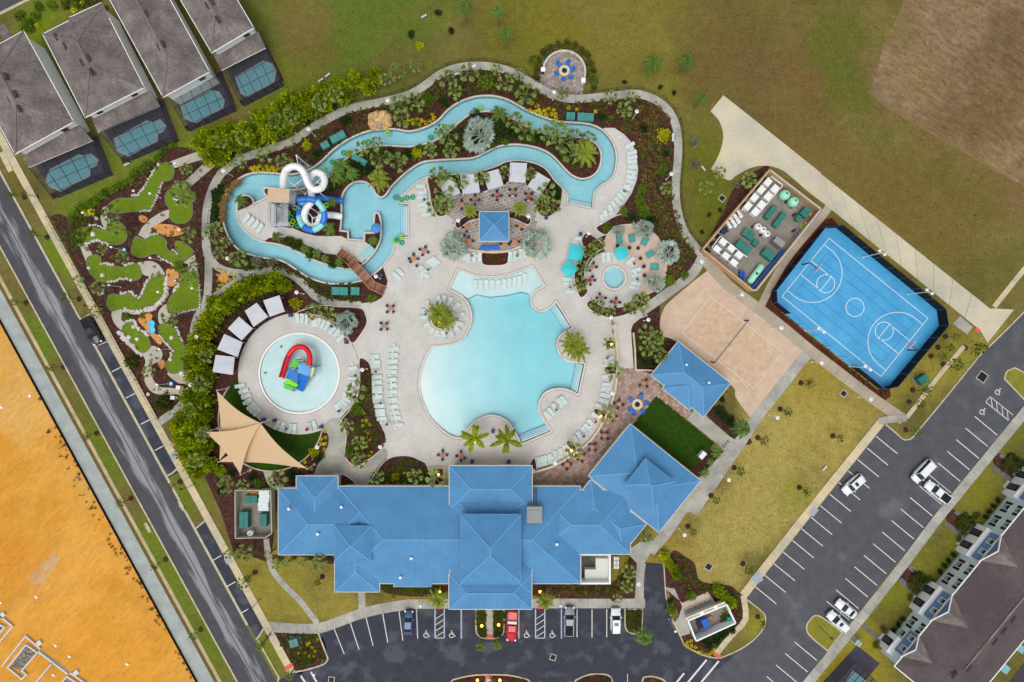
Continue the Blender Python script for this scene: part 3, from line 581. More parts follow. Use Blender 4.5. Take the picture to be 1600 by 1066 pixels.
# ================================================================ POOLS
m_coping = M('coping_stone', (214, 208, 200), .8, noise=(1, 4), rgb2=(196, 190, 182))
m_copline = M('deck_joint_brown', (150, 128, 116), .9)
m_plaster = M('pool_plaster', (226, 232, 230), .7, noise=(.3, 5), rgb2=(214, 224, 224))
m_plblue = M('river_plaster', (214, 228, 230), .7, noise=(.4, 5), rgb2=(200, 218, 222), fine=(3, .04))
m_tile = M('waterline_tile', (60, 120, 170), .5)
def water_mat(name, absorb, dens, rough=.18):
    m = bpy.data.materials.new(name); m.use_nodes = True; n = m.node_tree.nodes; l = m.node_tree.links; n.remove(n['Principled BSDF']); out = n['Material Output']
    t = n.new('ShaderNodeBsdfTransparent'); g = n.new('ShaderNodeBsdfGlossy'); g.inputs['Roughness'].default_value = rough
    tx = n.new('ShaderNodeTexNoise'); tx.inputs['Scale'].default_value = 1.6; tx.inputs['Detail'].default_value = 5; geo = n.new('ShaderNodeNewGeometry'); l.new(geo.outputs['Position'], tx.inputs['Vector'])
    bp = n.new('ShaderNodeBump'); bp.inputs['Strength'].default_value = .12; bp.inputs['Distance'].default_value = .04; l.new(tx.outputs['Fac'], bp.inputs['Height']); l.new(bp.outputs[0], g.inputs['Normal'])
    f = n.new('ShaderNodeFresnel'); f.inputs['IOR'].default_value = 1.33; l.new(bp.outputs[0], f.inputs['Normal'])
    mx = n.new('ShaderNodeMixShader'); l.new(f.outputs[0], mx.inputs[0]); l.new(t.outputs[0], mx.inputs[1]); l.new(g.outputs[0], mx.inputs[2]); l.new(mx.outputs[0], out.inputs['Surface'])
    v = n.new('ShaderNodeVolumeAbsorption'); v.inputs['Color'].default_value = absorb + (1,); v.inputs['Density'].default_value = dens; l.new(v.outputs[0], out.inputs['Volume'])
    return m
m_water = water_mat('pool_water', (.12, .82, .91), .40)
m_rwater = water_mat('river_water', (.08, .78, .89), .37)
m_swater = water_mat('shallow_water', (.25, .78, .84), .5)
def pool(name, label, outs, holes, floor_z, m_floor, m_wat, surf=-.06, rims=(), extra=(), rimw=.36, cat='pool', cons=()):
    """basin (floor + walls), closed water body, coping band and the joint line round it"""
    c = outs[0]; cx = sum(p[0] for p in c) / len(c); cy = sum(p[1] for p in c) / len(c)
    e = empty(name, (cx, cy, 0)); tag(e, label, cat)
    V, F = cdt(outs, holes, extra, cons); used = sorted({i for f in F for i in f}); ix = {u: k for k, u in enumerate(used)}; F = [[ix[i] for i in f] for f in F]; V = [V[i] for i in used]
    cnt = {(f[k], f[(k + 1) % 3]) for f in F for k in range(3)}; bd = [x for x in cnt if (x[1], x[0]) not in cnt]
    fz = [floor_z(v.x, v.y) for v in V]; n = len(V)
    m = MB(); m.add([(v.x, v.y, z) for v, z in zip(V, fz)] + [(v.x, v.y, .04) for v in V], F + [(a, b_, n + b_, n + a) for a, b_ in bd]); m.obj('basin', m_floor, e, world=True)
    m = MB(); m.add([(v.x, v.y, surf) for v in V] + [(v.x, v.y, min(z + .012, surf - .015)) for v, z in zip(V, fz)], F + [[n + i for i in reversed(f)] for f in F] + [(b_, a, n + a, n + b_) for a, b_ in bd])
    m.obj('water', m_wat, e, smooth=False, world=True)
    for poly, sgn in rims:
        a = sum(poly[i][0] * poly[(i + 1) % len(poly)][1] - poly[(i + 1) % len(poly)][0] * poly[i][1] for i in range(len(poly))); s_ = (-1 if a > 0 else 1) * sgn
        m = MB(); band(m, poly, 0, s_ * rimw, -.2, .085); m.obj('coping', m_coping, e, world=True)
        m = MB(); band(m, poly, s_ * rimw, s_ * (rimw + .1), 0, .075); m.obj('joint_strip', m_copline, e, world=True)
    return e
def grid_pts(poly, step):
    xs = [p[0] for p in poly]; ys = [p[1] for p in poly]; out = []; x = min(xs)
    while x < max(xs):
        y = min(ys)
        while y < max(ys):
            if inside((x, y), poly): out.append((x + R.uniform(-.05, .05), y + R.uniform(-.05, .05)))
            y += step
        x += step
    return out
LEDGE = W('700,452 716,420 832,414 852,446 830,462 826.5,460 815,457 790,462.5 766,465 744,461 733,467 722,462')
LEDGE2 = offs(LEDGE, .12)
if abs(LEDGE2[0][0] - LEDGE[4][0]) < abs(LEDGE[0][0] - LEDGE[4][0]): LEDGE2 = offs(LEDGE, -.12)
LEDGE3 = [p + (q - p) * .5 for p, q in zip(LEDGE, LEDGE2)]
def main_floor(x, y):
    if inside((x, y), LEDGE3): return -.42
    px = x / S + 800; py = 533 - y / S
    t = (px - 652 - .12 * (py - 600)) / 175; t = max(0., min(1., t)); return -.10 - 1.5 * t ** .85
pe = pool('swimming_pool', 'large turquoise free-form swimming pool with white beach entry', [Wpool], [], main_floor, m_plaster, m_water, rims=[(Wpool, 1)], extra=[p for p in grid_pts(Wpool, 1.1) if not inside(p, LEDGE2)], cons=[LEDGE, LEDGE2])
def steps(parent, a, b_, inward, n, w_px=2.6):
    """submerged stair treads along edge a-b, each a slab with a dark nosing tile"""
    a, b_, d = Vector(a), Vector(b_), Vector(inward).normalized()
    for k in range(n):
        q = [a + d * w_px * k, b_ + d * w_px * k, b_ + d * w_px * (k + 1), a + d * w_px * (k + 1)]; zt = -.3 - .22 * k
        m = MB(); m.prism(W([tuple(p) for p in q]), -1.7, zt); s_ = m.obj('step', m_plaster, parent, world=True)
        q2 = [a + d * (w_px * (k + 1) - .5), b_ + d * (w_px * (k + 1) - .5), b_ + d * (w_px * (k + 1) - .05), a + d * (w_px * (k + 1) - .05)]
        m = MB(); m.prism(W([tuple(p) for p in q2]), zt, zt + .012); m.obj('nosing_tile', m_tile, s_)
steps(pe, (868, 475), (891, 511), (-.85, .53), 4); steps(pe, (911, 570), (902, 613), (-.98, -.2), 4); steps(pe, (858.5, 673.5), (815.5, 691), (-.37, -.93), 4)
m = MB()
for a, b_ in zip(pp('733,467 744,461 766,465 790,462.5 815,457'), pp('744,461 766,465 790,462.5 815,457 826.5,460')): m.beam(P(*a, -.41) + Vector((0, .05, 0)), P(*b_, -.41) + Vector((0, .05, 0)), .14, .02)
m.obj('ledge_tile', m_tile, pe, world=True)
re_ = pool('lazy_river', 'winding blue lazy river looping round the planted island', [Wriv], [Wisl], lambda x, y: -1.15, m_plblue, m_rwater, rims=[(Wriv, 1), (Wisl, -1)], rimw=.26, cat='river')
steps(re_, (636.5, 322), (636.5, 368), (-1, 0), 4, 3); steps(re_, (888, 317), (924, 323.5), (.1, -1), 3, 2.6); steps(re_, (585, 392), (568, 409), (-.7, -.7), 1, .1)
se_ = pool('splash_pool', 'round shallow splash pool with white rim around the play structure', [Wspl], [], lambda x, y: -.24, M('splash_plaster', (206, 222, 222), .7, noise=(.5, 5), rgb2=(194, 214, 216)), m_swater, surf=-.03, rims=[])
m = MB(); band(m, Wspl, 0, .36 * (-1 if sum(Wspl[i][0] * Wspl[(i + 1) % 64][1] - Wspl[(i + 1) % 64][0] * Wspl[i][1] for i in range(64)) > 0 else 1), -.2, .075); m.obj('rim', m_white, se_, world=True)
m = MB(); band(m, W(circ(467.5, 583.5, 64.3, 64)), -.05, .06, 0, .07); m.obj('joint_strip', m_copline, se_, world=True)
he_ = pool('hot_tub', 'small round hot tub with ringed bench on the spa deck', [Wspa], [], lambda x, y: -.95, m_plblue, m_rwater, rims=[(Wspa, 1)], rimw=.4, cat='hot tub')
m = MB(); band(m, W(circ(959.5, 434.5, 15.6, 40)), -.1, .45, -.9, -.42); m.obj('bench', m_plblue, he_, world=True)
# zero-depth wading steps by the bridge on the slide deck
m = MB()
for k in range(4): m.prism(W([(584 - 3.6 * k, 388 + 0 * k), (587 - 3.6 * k, 391), (572 - 3.6 * k, 406), (568 - 3.6 * k, 403)]) if k == 0 else W([(584 - 2.4 * k, 388 - 2.2 * k), (586.2 - 2.4 * k, 390 - 2.2 * k), (571 - 2.4 * k, 407 - 2.2 * k), (568.6 - 2.4 * k, 405 - 2.2 * k)]), -.3, .06 + .03 * k)
m.obj('entry_step', M('river_tile_step', (150, 196, 200), .6), re_, world=True)
# ================================================================ BUILDINGS
m_roof = M('blue_metal_roof', (80, 140, 186), .55, noise=(.3, 7), rgb2=(70, 127, 173), spec=.35, fine=(2.5, .05))
m_seam = M('blue_metal_seam', (94, 153, 198), .55, spec=.35)
m_fascia = M('cream_fascia', (214, 208, 186), .7)
m_stucco = M('stucco_cream', (206, 196, 172), .9, noise=(1, 4), rgb2=(196, 184, 160))
m_metalw = M('white_metal', (222, 224, 224), .5, spec=.5)
m_steel = M('grey_steel', (150, 152, 154), .45, metal=.6)
m_shingle = M('grey_shingle', (104, 96, 94), .95, noise=(.3, 8), rgb2=(140, 131, 126), fine=(3, .26), bump=(5, .4, .03), lo=.42, hi=.72)
m_shinglep = M('dark_shingle', (84, 74, 76), .95, noise=(.2, 6), rgb2=(98, 88, 88), fine=(4, .2), lo=.45, hi=.7)
m_wallw = M('white_siding', (240, 242, 240), .8)
m_wallp = M('pale_blue_siding', (222, 236, 238), .8, noise=(1.5, 3), rgb2=(214, 229, 232))
m_wallb = M('slate_blue_siding', (104, 136, 172), .8)
m_glass = M('window_glass', (46, 58, 66), .12, spec=.6)
m_dark = M('dark_trim', (44, 40, 46), .8)
def ccw(q):
    a = sum(q[i][0] * q[(i + 1) % len(q)][1] - q[(i + 1) % len(q)][0] * q[i][1] for i in range(len(q))); return q if a > 0 else q[::-1]
def hip(parent, px, z, pitch, mat=m_roof, seam=None, walls=None, inset=.5, base=0.0, fas=m_fascia, gable=(), name='roof', rw=.06, step=.46, fh=.2):
    """hip (or gable) roof over four eave corners given as photo pixels at height z; with seams, fascia and the walls below"""
    q = ccw([Vector(p) for p in W(px, z)]) if not isinstance(px[0], Vector) else ccw(px)
    c = sum(q, Vector((0, 0))) / 4; e0 = (q[1] - q[0]).length; e1 = (q[2] - q[1]).length
    if e0 < e1: q = q[1:] + q[:1]
    u = (q[1] - q[0] + q[2] - q[3]).normalized(); v = Vector((-u.y, u.x)); l = ((q[1] - q[0]).length + (q[2] - q[3]).length) / 4; w_ = ((q[2] - q[1]).length + (q[3] - q[0]).length) / 4
    q = [c - u * l - v * w_, c + u * l - v * w_, c + u * l + v * w_, c - u * l + v * w_]
    h = w_ * pitch; r0 = l if 0 in gable else l - w_; r1 = l if 1 in gable else l - w_
    A, B, C, D = (Vector((p.x, p.y, z)) for p in q); E = Vector((c - u * r0).to_tuple() + (z + h,)); F = Vector((c + u * r1).to_tuple() + (z + h,))
    faces = [(A, B, F, E), (C, D, E, F), (D, A, E), (B, C, F)]
    if l - w_ < .05: E = F = (E + F) / 2; faces = [(A, B, E), (C, D, E), (D, A, E), (B, C, E)]
    m = MB()
    for f in faces: m.add(f, [tuple(range(len(f)))])
    m.add((D, C, B, A), [(0, 1, 2, 3)])
    ro = m.obj(name, mat, parent, world=True)
    if seam:
        m = MB()
        for f in faces:
            if len(f) == 3 and ((f is faces[2] and 0 in gable) or (f is faces[3] and 1 in gable)): continue
            a, b_ = f[0], f[1]; ed = (b_ - a); Ln = ed.length; ed /= Ln; nrm = ed.cross(f[2] - a).normalized(); up = nrm.cross(ed)
            k = int(Ln / step)
            for i in range(k + 1):
                t = (i + .5) * Ln / (k + 1); top = 0.
                # height of the convex face above its eave at t
                pts = [((p - a).dot(ed), (p - a).dot(up)) for p in f]
                ys = []
                for j in range(len(pts)):
                    (x0, y0), (x1, y1) = pts[j], pts[(j + 1) % len(pts)]
                    if (x0 - t) * (x1 - t) <= 0 and abs(x1 - x0) > 1e-6: ys.append(y0 + (y1 - y0) * (t - x0) / (x1 - x0))
                if len(ys) >= 2 and max(ys) > .25:
                    p0 = a + ed * t + nrm * .015; m.beam(p0, p0 + up * (max(ys) - .05), rw, .05)
        rid = [(E, F)] + ([(A, E), (D, E)] if 0 not in gable else []) + ([(B, F), (C, F)] if 1 not in gable else [])
        m2 = MB()
        for a, b_ in rid:
            if (a - b_).length > .05: m2.beam(a + Vector((0, 0, .03)), b_ + Vector((0, 0, .03)), .2, .07)
        so_ = m.obj('seam', seam, ro); so_['kind'] = 'stuff'
        if m2.v: m2.obj('ridge_cap', seam, ro)
    if mat is m_shingle:
        m2 = MB()
        for a, b_ in [(E, F), (A, E), (D, E), (B, F), (C, F)]:
            if (a - b_).length > .05: m2.beam(a + Vector((0, 0, .02)), b_ + Vector((0, 0, .02)), .35, .05)
        m2.obj('ridge_cap', M('shingle_cap', (122, 114, 110), .95, noise=(1.5, 4), rgb2=(108, 100, 97), fine=(4, .2)), ro)
    if fas:
        m = MB(); band(m, [Vector(p) for p in q], -.09, .02, z - fh, z + .015); m.obj('fascia', fas, parent, world=True)
    if walls:
        i_ = [c + u * sx * (l - inset) + v * sy * (w_ - inset) for sx, sy in ((-1, -1), (1, -1), (1, 1), (-1, 1))]
        m = MB(); m.prism(i_, base, z - .02); m.obj('wall', walls, parent, world=True)
    return ro, c, u, v, l, w_, h
def rect(x0, y0, x1, y1): return [(x0, y0), (x1, y0), (x1, y1), (x0, y1)]
# ---- clubhouse
ch = empty('clubhouse', P(767, 840)); tag(ch, 'sprawling clubhouse under blue standing-seam metal hip roofs with raised cupolas', 'building')
kw = dict(seam=m_seam, walls=m_stucco)
hip(ch, rect(528, 760, 907, 912), 4.20, .34, **kw)
hip(ch, rect(435, 763, 600, 867), 4.22, .34, **kw)
hip(ch, rect(463, 744, 528, 862), 4.26, .34, **kw)
hip(ch, rect(523, 832, 593, 925), 4.30, .34, **kw)
hip(ch, rect(703, 770, 831, 928), 5.18, .34, **kw)
hip(ch, rect(702, 728, 831.5, 796), 5.25, .34, **kw)
hip(ch, rect(701.5, 896, 831, 952), 5.22, .34, **kw)
hip(ch, rect(720, 804, 813.5, 909), 8.2, .48, seam=m_seam, walls=m_wallb, inset=.9, base=5.0, name='cupola_roof', fas=m_roof)
hip(ch, rect(523, 822, 580, 877), 6.6, .48, seam=m_seam, walls=m_wallb, inset=.7, base=4.5, name='cupola_roof', fas=m_roof)
hip(ch, rect(840, 766, 985, 866), 4.24, .34, **kw)
hip(ch, pp('985,663 1095,751 1029,832 919,743'), 4.28, .34, **kw)
hip(ch, pp('1011,820 971,866 884,797 924,750'), 4.18, .34, **kw)
hip(ch, pp('1009,718 1055,753 1019,793 975,757'), 7.2, .5, seam=m_seam, walls=m_wallb, inset=.7, base=5.0, name='cupola_roof', fas=m_roof)
# shed roof over the south bay
q = W('616,862 675,862 675,917 616,917', 4.2); zt = 4.2 + 6.4 * .42
m = MB(); m.add([(q[0].x, q[0].y, 5.75), (q[1].x, q[1].y, 5.75), (q[2].x, q[2].y, 4.2), (q[3].x, q[3].y, 4.2), (q[0].x, q[0].y, 5.4), (q[1].x, q[1].y, 5.4), (q[2].x, q[2].y, 4.0), (q[3].x, q[3].y, 4.0)], [(3, 2, 1, 0), (4, 5, 6, 7), (0, 4, 7, 3), (1, 2, 6, 5), (3, 7, 6, 2), (0, 1, 5, 4)])
sr = m.obj('roof', m_roof, ch, world=True)
m = MB()
for k in range(15):
    x = q[0].x + (q[1].x - q[0].x) * (k + .5) / 15; m.beam((x, q[0].y, 5.77), (x, q[2].y, 4.22), .06, .05)
m.obj('seam', m_seam, sr)['kind'] = 'stuff'
m = MB(); m.prism(W('618,880 673,880 673,911 618,911', 2), 0, 4.1); m.obj('wall', m_stucco, ch, world=True)
m = MB(); m.box(tuple(P(835, 803, 6.2)), (2.7, 2.9, 1.6)); m.obj('roof_well', M('roof_curb', (150, 150, 148), .8), ch, world=True)
m = MB(); m.box(tuple(P(835, 806, 7.05)), (2.2, 2.0, .12)); m.obj('roof_unit', M('zinc', (140, 144, 146), .6), ch, world=True)
m = MB()
for k in range(9): m.beam(P(832.5, 763 + k * 3.3, 4.6 + k * .15), P(838, 763 + k * 3.3, 4.6 + k * .15), .06)
for x in (832.5, 838): m.beam(P(x, 762, 4.55), P(x, 791, 5.85), .07)
m.obj('roof_ladder', m_dark, ch, world=True)
for x, y, z in ((452, 795, 5.9), (534, 792, 5.6), (497, 834, 6.2), (870, 850, 6.3), (643, 872, 6.2), (626, 902, 5.2)):
    m = MB(); c = P(x, y, z - .2); m.lathe(tuple(c), [(.16, -.8), (.16, .3), (.26, .32), (.26, .42)], 10); m.obj('roof_vent', m_metalw, ch, world=True)
# service court on the east side
m = MB(); band(m, W('907,867 953,867 953,912 907,912', 3), -.15, .15, 0, 3.0); m.obj('parapet_wall', m_wallw, ch, world=True)
m = MB(); m.prism(W('907,867 953,867 953,912 907,912', 3), .02, .3); m.obj('court_floor', M('grey_membrane', (96, 94, 94), .9, noise=(1, 4)), ch, world=True)
for i, (x0, y0, x1, y1, zz) in enumerate(((914, 890, 951, 909, 1.7), (931, 873, 951, 890, 1.9))):
    m = MB(); m.prism(W(rect(x0, y0, x1, y1), zz), .3, zz); tag(m.obj('air_handler', M('offwhite_panel', (206, 208, 200), .6)), ['wide white air handler in the clubhouse service court', 'squarish white air handler at the top of the service court'][i], 'air handler')
ac = []
for k in range(3):
    m = MB(); c = P(962, 871 + k * 6.5); e = empty('condenser_unit', c); m.box((0, 0, .4), (.95, .62, .8)); m.obj('casing', m_metalw, e); m = MB(); m.lathe((0, 0, .8), [(.27, 0), (.27, .04)], 12); m.obj('fan_grille', m_steel, e)
    tag(e, which(k, 3, 'small white condenser unit', 'top', 'beside the service court wall'), 'condenser', 'condensers beside the service court')
# entrance wall on the pool side
ew = empty('entry_arch_wall', P(767, 724)); tag(ew, 'cream curved entry wall with two round piers facing the pool', 'wall')
m = MB(); arc = [(767 + 20 * math.cos(t), 731 - 8 * math.sin(t)) for t in [PI * k / 16 for k in range(17)]]; band(m, W(arc), -.25, .25, 0, 1.0, False); m.obj('curved_wall', m_stucco, ew, world=True)
for x in (747, 789): m = MB(); m.lathe(tuple(P(x, 726)), [(.36, 0), (.36, 1.25), (.42, 1.27), (.42, 1.4)], 16); m.obj('pier', m_stucco, ew, world=True)
# ---- pool-side pavilion and bar hut
pv = empty('pavilion', P(1078, 593)); tag(pv, 'blue roofed pavilion beside the sand volleyball court', 'building')
hip(pv, pp('1060,534 1141.5,599 1099,652 1017,586'), 3.6, .42, **kw); hip(pv, pp('1068,566 1110,600 1077,641 1035,607'), 3.66, .42, **kw)
for x, y in ((1072, 570), (1107, 598)): m = MB(); m.lathe(tuple(P(x, y, 4.9)), [(.14, -1), (.14, .3), (.22, .32), (.22, .4)], 10); m.obj('roof_vent', m_metalw, pv, world=True)
bh = empty('pool_bar', P(771, 356)); tag(bh, 'square blue roofed pool bar on the cabana patio', 'bar hut')
ro = hip(bh, rect(749, 331, 795, 377), 3.2, .45, seam=m_seam, name='roof')[0]
for x, y in ((753, 335), (791, 335), (753, 373), (791, 373)): m = MB(); c = P(x, y, 3.2); m.box((c.x, c.y, 1.55), (.3, .3, 3.1)); m.obj('post', m_stucco, bh, world=True)
m = MB(); band(m, W(rect(754, 336, 790, 372), 3.0), -.25, .25, 0, 1.1); m.obj('counter', m_stucco, bh, world=True)
# ---- grey corrugated cabanas
m_cabroof = M('corrugated_steel', (182, 186, 192), .5, metal=.25, noise=(.6, 3), rgb2=(168, 172, 180))
def cabana(px, label, group):
    z = 2.9; q = [Vector(p) for p in W(px, z)]; c = sum(q, Vector((0, 0))) / 4; e = empty('cabana', (c.x, c.y, 0)); tag(e, label, 'cabana', group)
    # roof falls from edge 0-1 (back) to edge 3-2 (front); ribs run down the slope
    zs = (z + .45, z + .45, z, z)
    m = MB(); m.add([(p.x, p.y, s_) for p, s_ in zip(q, zs)] + [(p.x, p.y, s_ - .1) for p, s_ in zip(q, zs)], [(0, 1, 2, 3), (7, 6, 5, 4), (0, 4, 5, 1), (1, 5, 6, 2), (2, 6, 7, 3), (3, 7, 4, 0)]); r_ = m.obj('roof', m_cabroof, e, world=True)
    m = MB(); n = 9
    for k in range(n):
        t = (k + .5) / n; a = q[0].lerp(q[1], t); b_ = q[3].lerp(q[2], t); m.beam((a.x, a.y, z + .47), (b_.x, b_.y, z + .02), .07, .06)
    m.obj('rib', M('corrugated_rib', (205, 208, 212), .5), r_)['kind'] = 'stuff'
    for p in q:
        d = c + (p - c) * .86; m = MB(); m.box((d.x, d.y, 1.4), (.12, .12, 2.8)); m.obj('post', M('cabana_post', (130, 130, 132), .7), e, world=True)
    m = MB(); a, b_ = (c + (q[0] - c) * .84), (c + (q[1] - c) * .84); m.beam((a.x, a.y, 1.25), (b_.x, b_.y, 1.25), .08, 2.4); m.obj('back_screen', M('cabana_screen', (112, 128, 132), .9), e, world=True)
for i, s in enumerate(('684.6,288 706,277.5 719.6,301 699,312', '719,274.5 746,272 750,301 723,303', '754,272 779,265 787,290 763,297.5', '797,255 823.5,256 821,286 795,284', '839,269.5 860,282 845,304.6 824,291')):
    cabana(s, which(i, 5, 'grey corrugated roof cabana', 'left', 'beside the paved bar patio'), 'cabanas round the bar patio')
for i, s in enumerate(('437.7,461.8 445,487 421.4,495 412.6,470', '402.6,473.5 419,495 396,511 384,486', '375,495 395,513.6 377.6,532 357.5,513.6', '352,522 379,535 371,558 341,546', '338.8,554.5 366.8,558 363.8,586 333.8,581')):
    p_ = pp(s); p_ = [p_[3], p_[0], p_[1], p_[2]] if i < 3 else [p_[3], p_[0], p_[1], p_[2]]
    cabana(p_, which(i, 5, 'grey corrugated roof cabana', 'top', 'beside the splash pool'), 'cabanas round the splash pool')
# ---- houses with screened pools
m_screen = bpy.data.materials.new('screen_mesh'); m_screen.use_nodes = True
_n = m_screen.node_tree.nodes; _l = m_screen.node_tree.links; _t = _n.new('ShaderNodeBsdfTransparent'); _m = _n.new('ShaderNodeMixShader'); _n['Principled BSDF'].inputs['Base Color'].default_value = (.03, .035, .045, 1); _m.inputs[0].default_value = .3
_l.new(_t.outputs[0], _m.inputs[1]); _l.new(_n['Principled BSDF'].outputs[0], _m.inputs[2]); _l.new(_m.outputs[0], _n['Material Output'].inputs['Surface'])
m_patio = M('dark_patio_paver', (70, 66, 78), .9, noise=(1.2, 5), rgb2=(58, 54, 66), fine=(4, .15))
m_poolh = M('house_pool_plaster', (150, 200, 204), .7)
def screen_room(px, z, label, poolpx, spos, label2, nb=(5, 3)):
    q = [Vector(p) for p in W(px, z)]; c = sum(q, Vector((0, 0))) / 4; e = empty('screen_enclosure', (c.x, c.y, 0)); tag(e, label, 'screen room')
    def pt(u, v): return q[0].lerp(q[1], u).lerp(q[3].lerp(q[2], u), v)
    m = MB(); m.add([(p.x, p.y, z) for p in q] + [(p.x, p.y, .06) for p in q], [(0, 1, 2, 3), (0, 3, 7, 4), (3, 2, 6, 7), (2, 1, 5, 6)]); m.obj('screen', m_screen, e, world=True)
    for i in range(nb[0] + 1): m = MB(); a, b_ = pt(i / nb[0], 0), pt(i / nb[0], 1); m.beam((a.x, a.y, z + .03), (b_.x, b_.y, z + .03), .07, .1); m.beam((b_.x, b_.y, .05), (b_.x, b_.y, z), .1); m.obj('rafter', m_dark, e, world=True)
    for j in range(nb[1] + 1): m = MB(); a, b_ = pt(0, j / nb[1]), pt(1, j / nb[1]); m.beam((a.x, a.y, z + .03), (b_.x, b_.y, z + .03), .06, .08); m.obj('purlin', m_dark, e, world=True)
    m = MB(); g = [q[0] + (q[0] - q[3]) * .35, q[1] + (q[1] - q[2]) * .35, q[2], q[3]]; m.prism(g, .0, .05); m.obj('patio_floor', m_patio, e, world=True)
    # pool inside: coping, basin and water
    w_ = W(poolpx); pc = sum((Vector(p) for p in w_), Vector((0, 0))) / len(w_); pe_ = empty('plunge_pool', (pc.x, pc.y, 0)); tag(pe_, label2, 'pool')
    m = MB(); m.prism(w_, .02, .075); m.obj('basin', m_poolh, pe_, world=True)
    m = MB(); m.prism([pc + (Vector(p) - pc) * .97 for p in w_], .075, .11); m.obj('water', M('house_pool_water', (108, 172, 184), .08, spec=.6, noise=(1.2, 3), rgb2=(120, 182, 192)), pe_, world=True)
    m = MB(); band(m, ccw([Vector(p) for p in w_]), -.3, .02, 0, .13); m.obj('coping', M('house_coping', (150, 166, 168), .8), pe_, world=True)
    return e
def house(label, main, eave, lean, vents, lab_cage, cage, poolpx, lab_pool, front=None):
    e = empty('house', P(*main[0], 0)); tag(e, label, 'house')
    hip(e, main, eave, .5, mat=m_shingle, walls=m_wallw, inset=.45, fas=m_wallw, fh=.25)
    if front: hip(e, front, eave + .02, .5, mat=m_shingle, walls=m_wallw, inset=.4, fas=m_wallw, gable=(0, 1))
    if lean:
        z1, z0 = 3.5, 2.7; a, b_ = (P(*p, z1) for p in lean[:2]); c, d = (P(*p, z0) for p in lean[2:])
        m = MB(); m.add([a, b_, c, d, a - Vector((0, 0, .25)), b_ - Vector((0, 0, .25)), c - Vector((0, 0, .25)), d - Vector((0, 0, .25))], [(0, 3, 2, 1), (4, 5, 6, 7), (3, 7, 6, 2), (0, 4, 7, 3), (1, 2, 6, 5)]); m.obj('porch_roof', m_shingle, e, world=True)
        m = MB(); m.beam(d - Vector((0, 0, .1)), c - Vector((0, 0, .1)), .12, .2); m.obj('gutter', m_wallw, e, world=True)
    q = [Vector(p) for p in W(main, eave)]
    for x, y in vents:
        m = MB(); c = P(x, y, eave + 1.6); 
        # sit the vent on the slope: height from the distance to the long eaves
        ax = (q[1] - q[0]).normalized(); t = (Vector((c.x, c.y)) - q[0]).dot(ax); wd = (q[1] - q[0]).length; zz = eave + max(0, min(t, wd - t)) * .5
        m.box((c.x, c.y, zz + .08), (.45, 1.3, .22), math.atan2(ax.y, ax.x)); m.obj('roof_vent', M('roof_vent_dark', (62, 58, 64), .8), e, world=True)
    # window row on the rear wall under the eave
    a, b_ = P(*main[0], eave), P(*main[1], eave); d = (b_ - a); nrm = Vector((d.y, -d.x, 0)).normalized()
    if nrm.dot(P(800, 533) - a) < 0: nrm = -nrm
    for t in (.18, .78):
        p = a + d * t - nrm * .42; m = MB(); m.box((p.x, p.y, eave - 1.3), (1.1, .1, 1.1), math.atan2(d.y, d.x)); m.obj('window', m_glass, e, world=True)
    if cage: screen_room(cage, 2.7, lab_cage, poolpx, None, lab_pool)
    return e
house('grey shingled house at the left edge with white side wall', pp('22,238 116,193 38,51 -56,96'), 5.8, pp('33,241 123,196 145,220 45,262'), [(6, 131), (18, 124), (32, 151), (20, 158), (38, 174)],
      'dark screened pool cage behind the leftmost house', pp('46,263 145,221 163,268 78,304'), pp('74,283 80,267 124,244 131,246 142,242.5 152,251 150,257 140,262 139,274 94,297.5 80,291'), 'eight-sided screened pool with spa behind the leftmost house')
house('grey shingled house second from the left with front gables', pp('133,183 225,137 160,8 66,52'), 5.8, pp('143,185 234,141 250,165 153,207'), [(85, 56), (102, 72), (133, 101), (145, 95), (150, 117)],
      'dark screened pool cage behind the second house from the left', pp('155,207 250,165 268,214 188,247'), pp('181,218 230,191 241,194 250,189 258,198 253,205 246,207 244,220 200,243 185,235'), 'screened pool with round spa behind the second house', front=pp('109,27 158,5 170,28 120,52'))
house('grey shingled house third from the left running off the top edge', pp('254,150 328,114 188,-142 114,-106'), 5.8, None, [(224, 29), (231, 24), (250, 75), (258, 72)],
      'dark screened pool cage behind the third house from the left', pp('265,155 343,118 360,166 288,198'), pp('285,167 330,143 342,146 349,158 347,168 305,191 290,184'), 'screened pool behind the third house from the left')
house('grey shingled house nearest the open lawn at the top', pp('330,81 397,45 297,-125 230,-89'), 5.8, pp('333,85 404,50 415,75 346,110'), [(325, 10), (333, 5), (342, 33)],
      'dark screened pool cage nearest the open lawn', pp('350,110 415,77 436,126 374,158'), pp('370,122 412,98 425,102 430,112 427,127 387,150 378,145'), 'screened pool nearest the open lawn')
for s in ('163,268 170,275 82,312 78,304', '145,221 152,216 172,262 163,268', '268,214 276,218 192,256 188,247', '250,165 258,165 278,214 268,214', '360,166 368,168 292,206 288,198', '343,118 350,120 369,166 360,166', '436,126 443,126 378,166 374,158', '415,77 422,80 444,126 436,126'): sheet('mulch_bed', [W(s)], .02, m_mulch)
# ---- townhouse row at the lower right
t0 = P(1375, 1017); tdir = (P(1640, 694) - t0).normalized(); th = empty('townhouse_row', t0, math.atan2(tdir.y, tdir.x)); tag(th, 'long townhouse row with white and slate blue front and dark shingle roof', 'building')
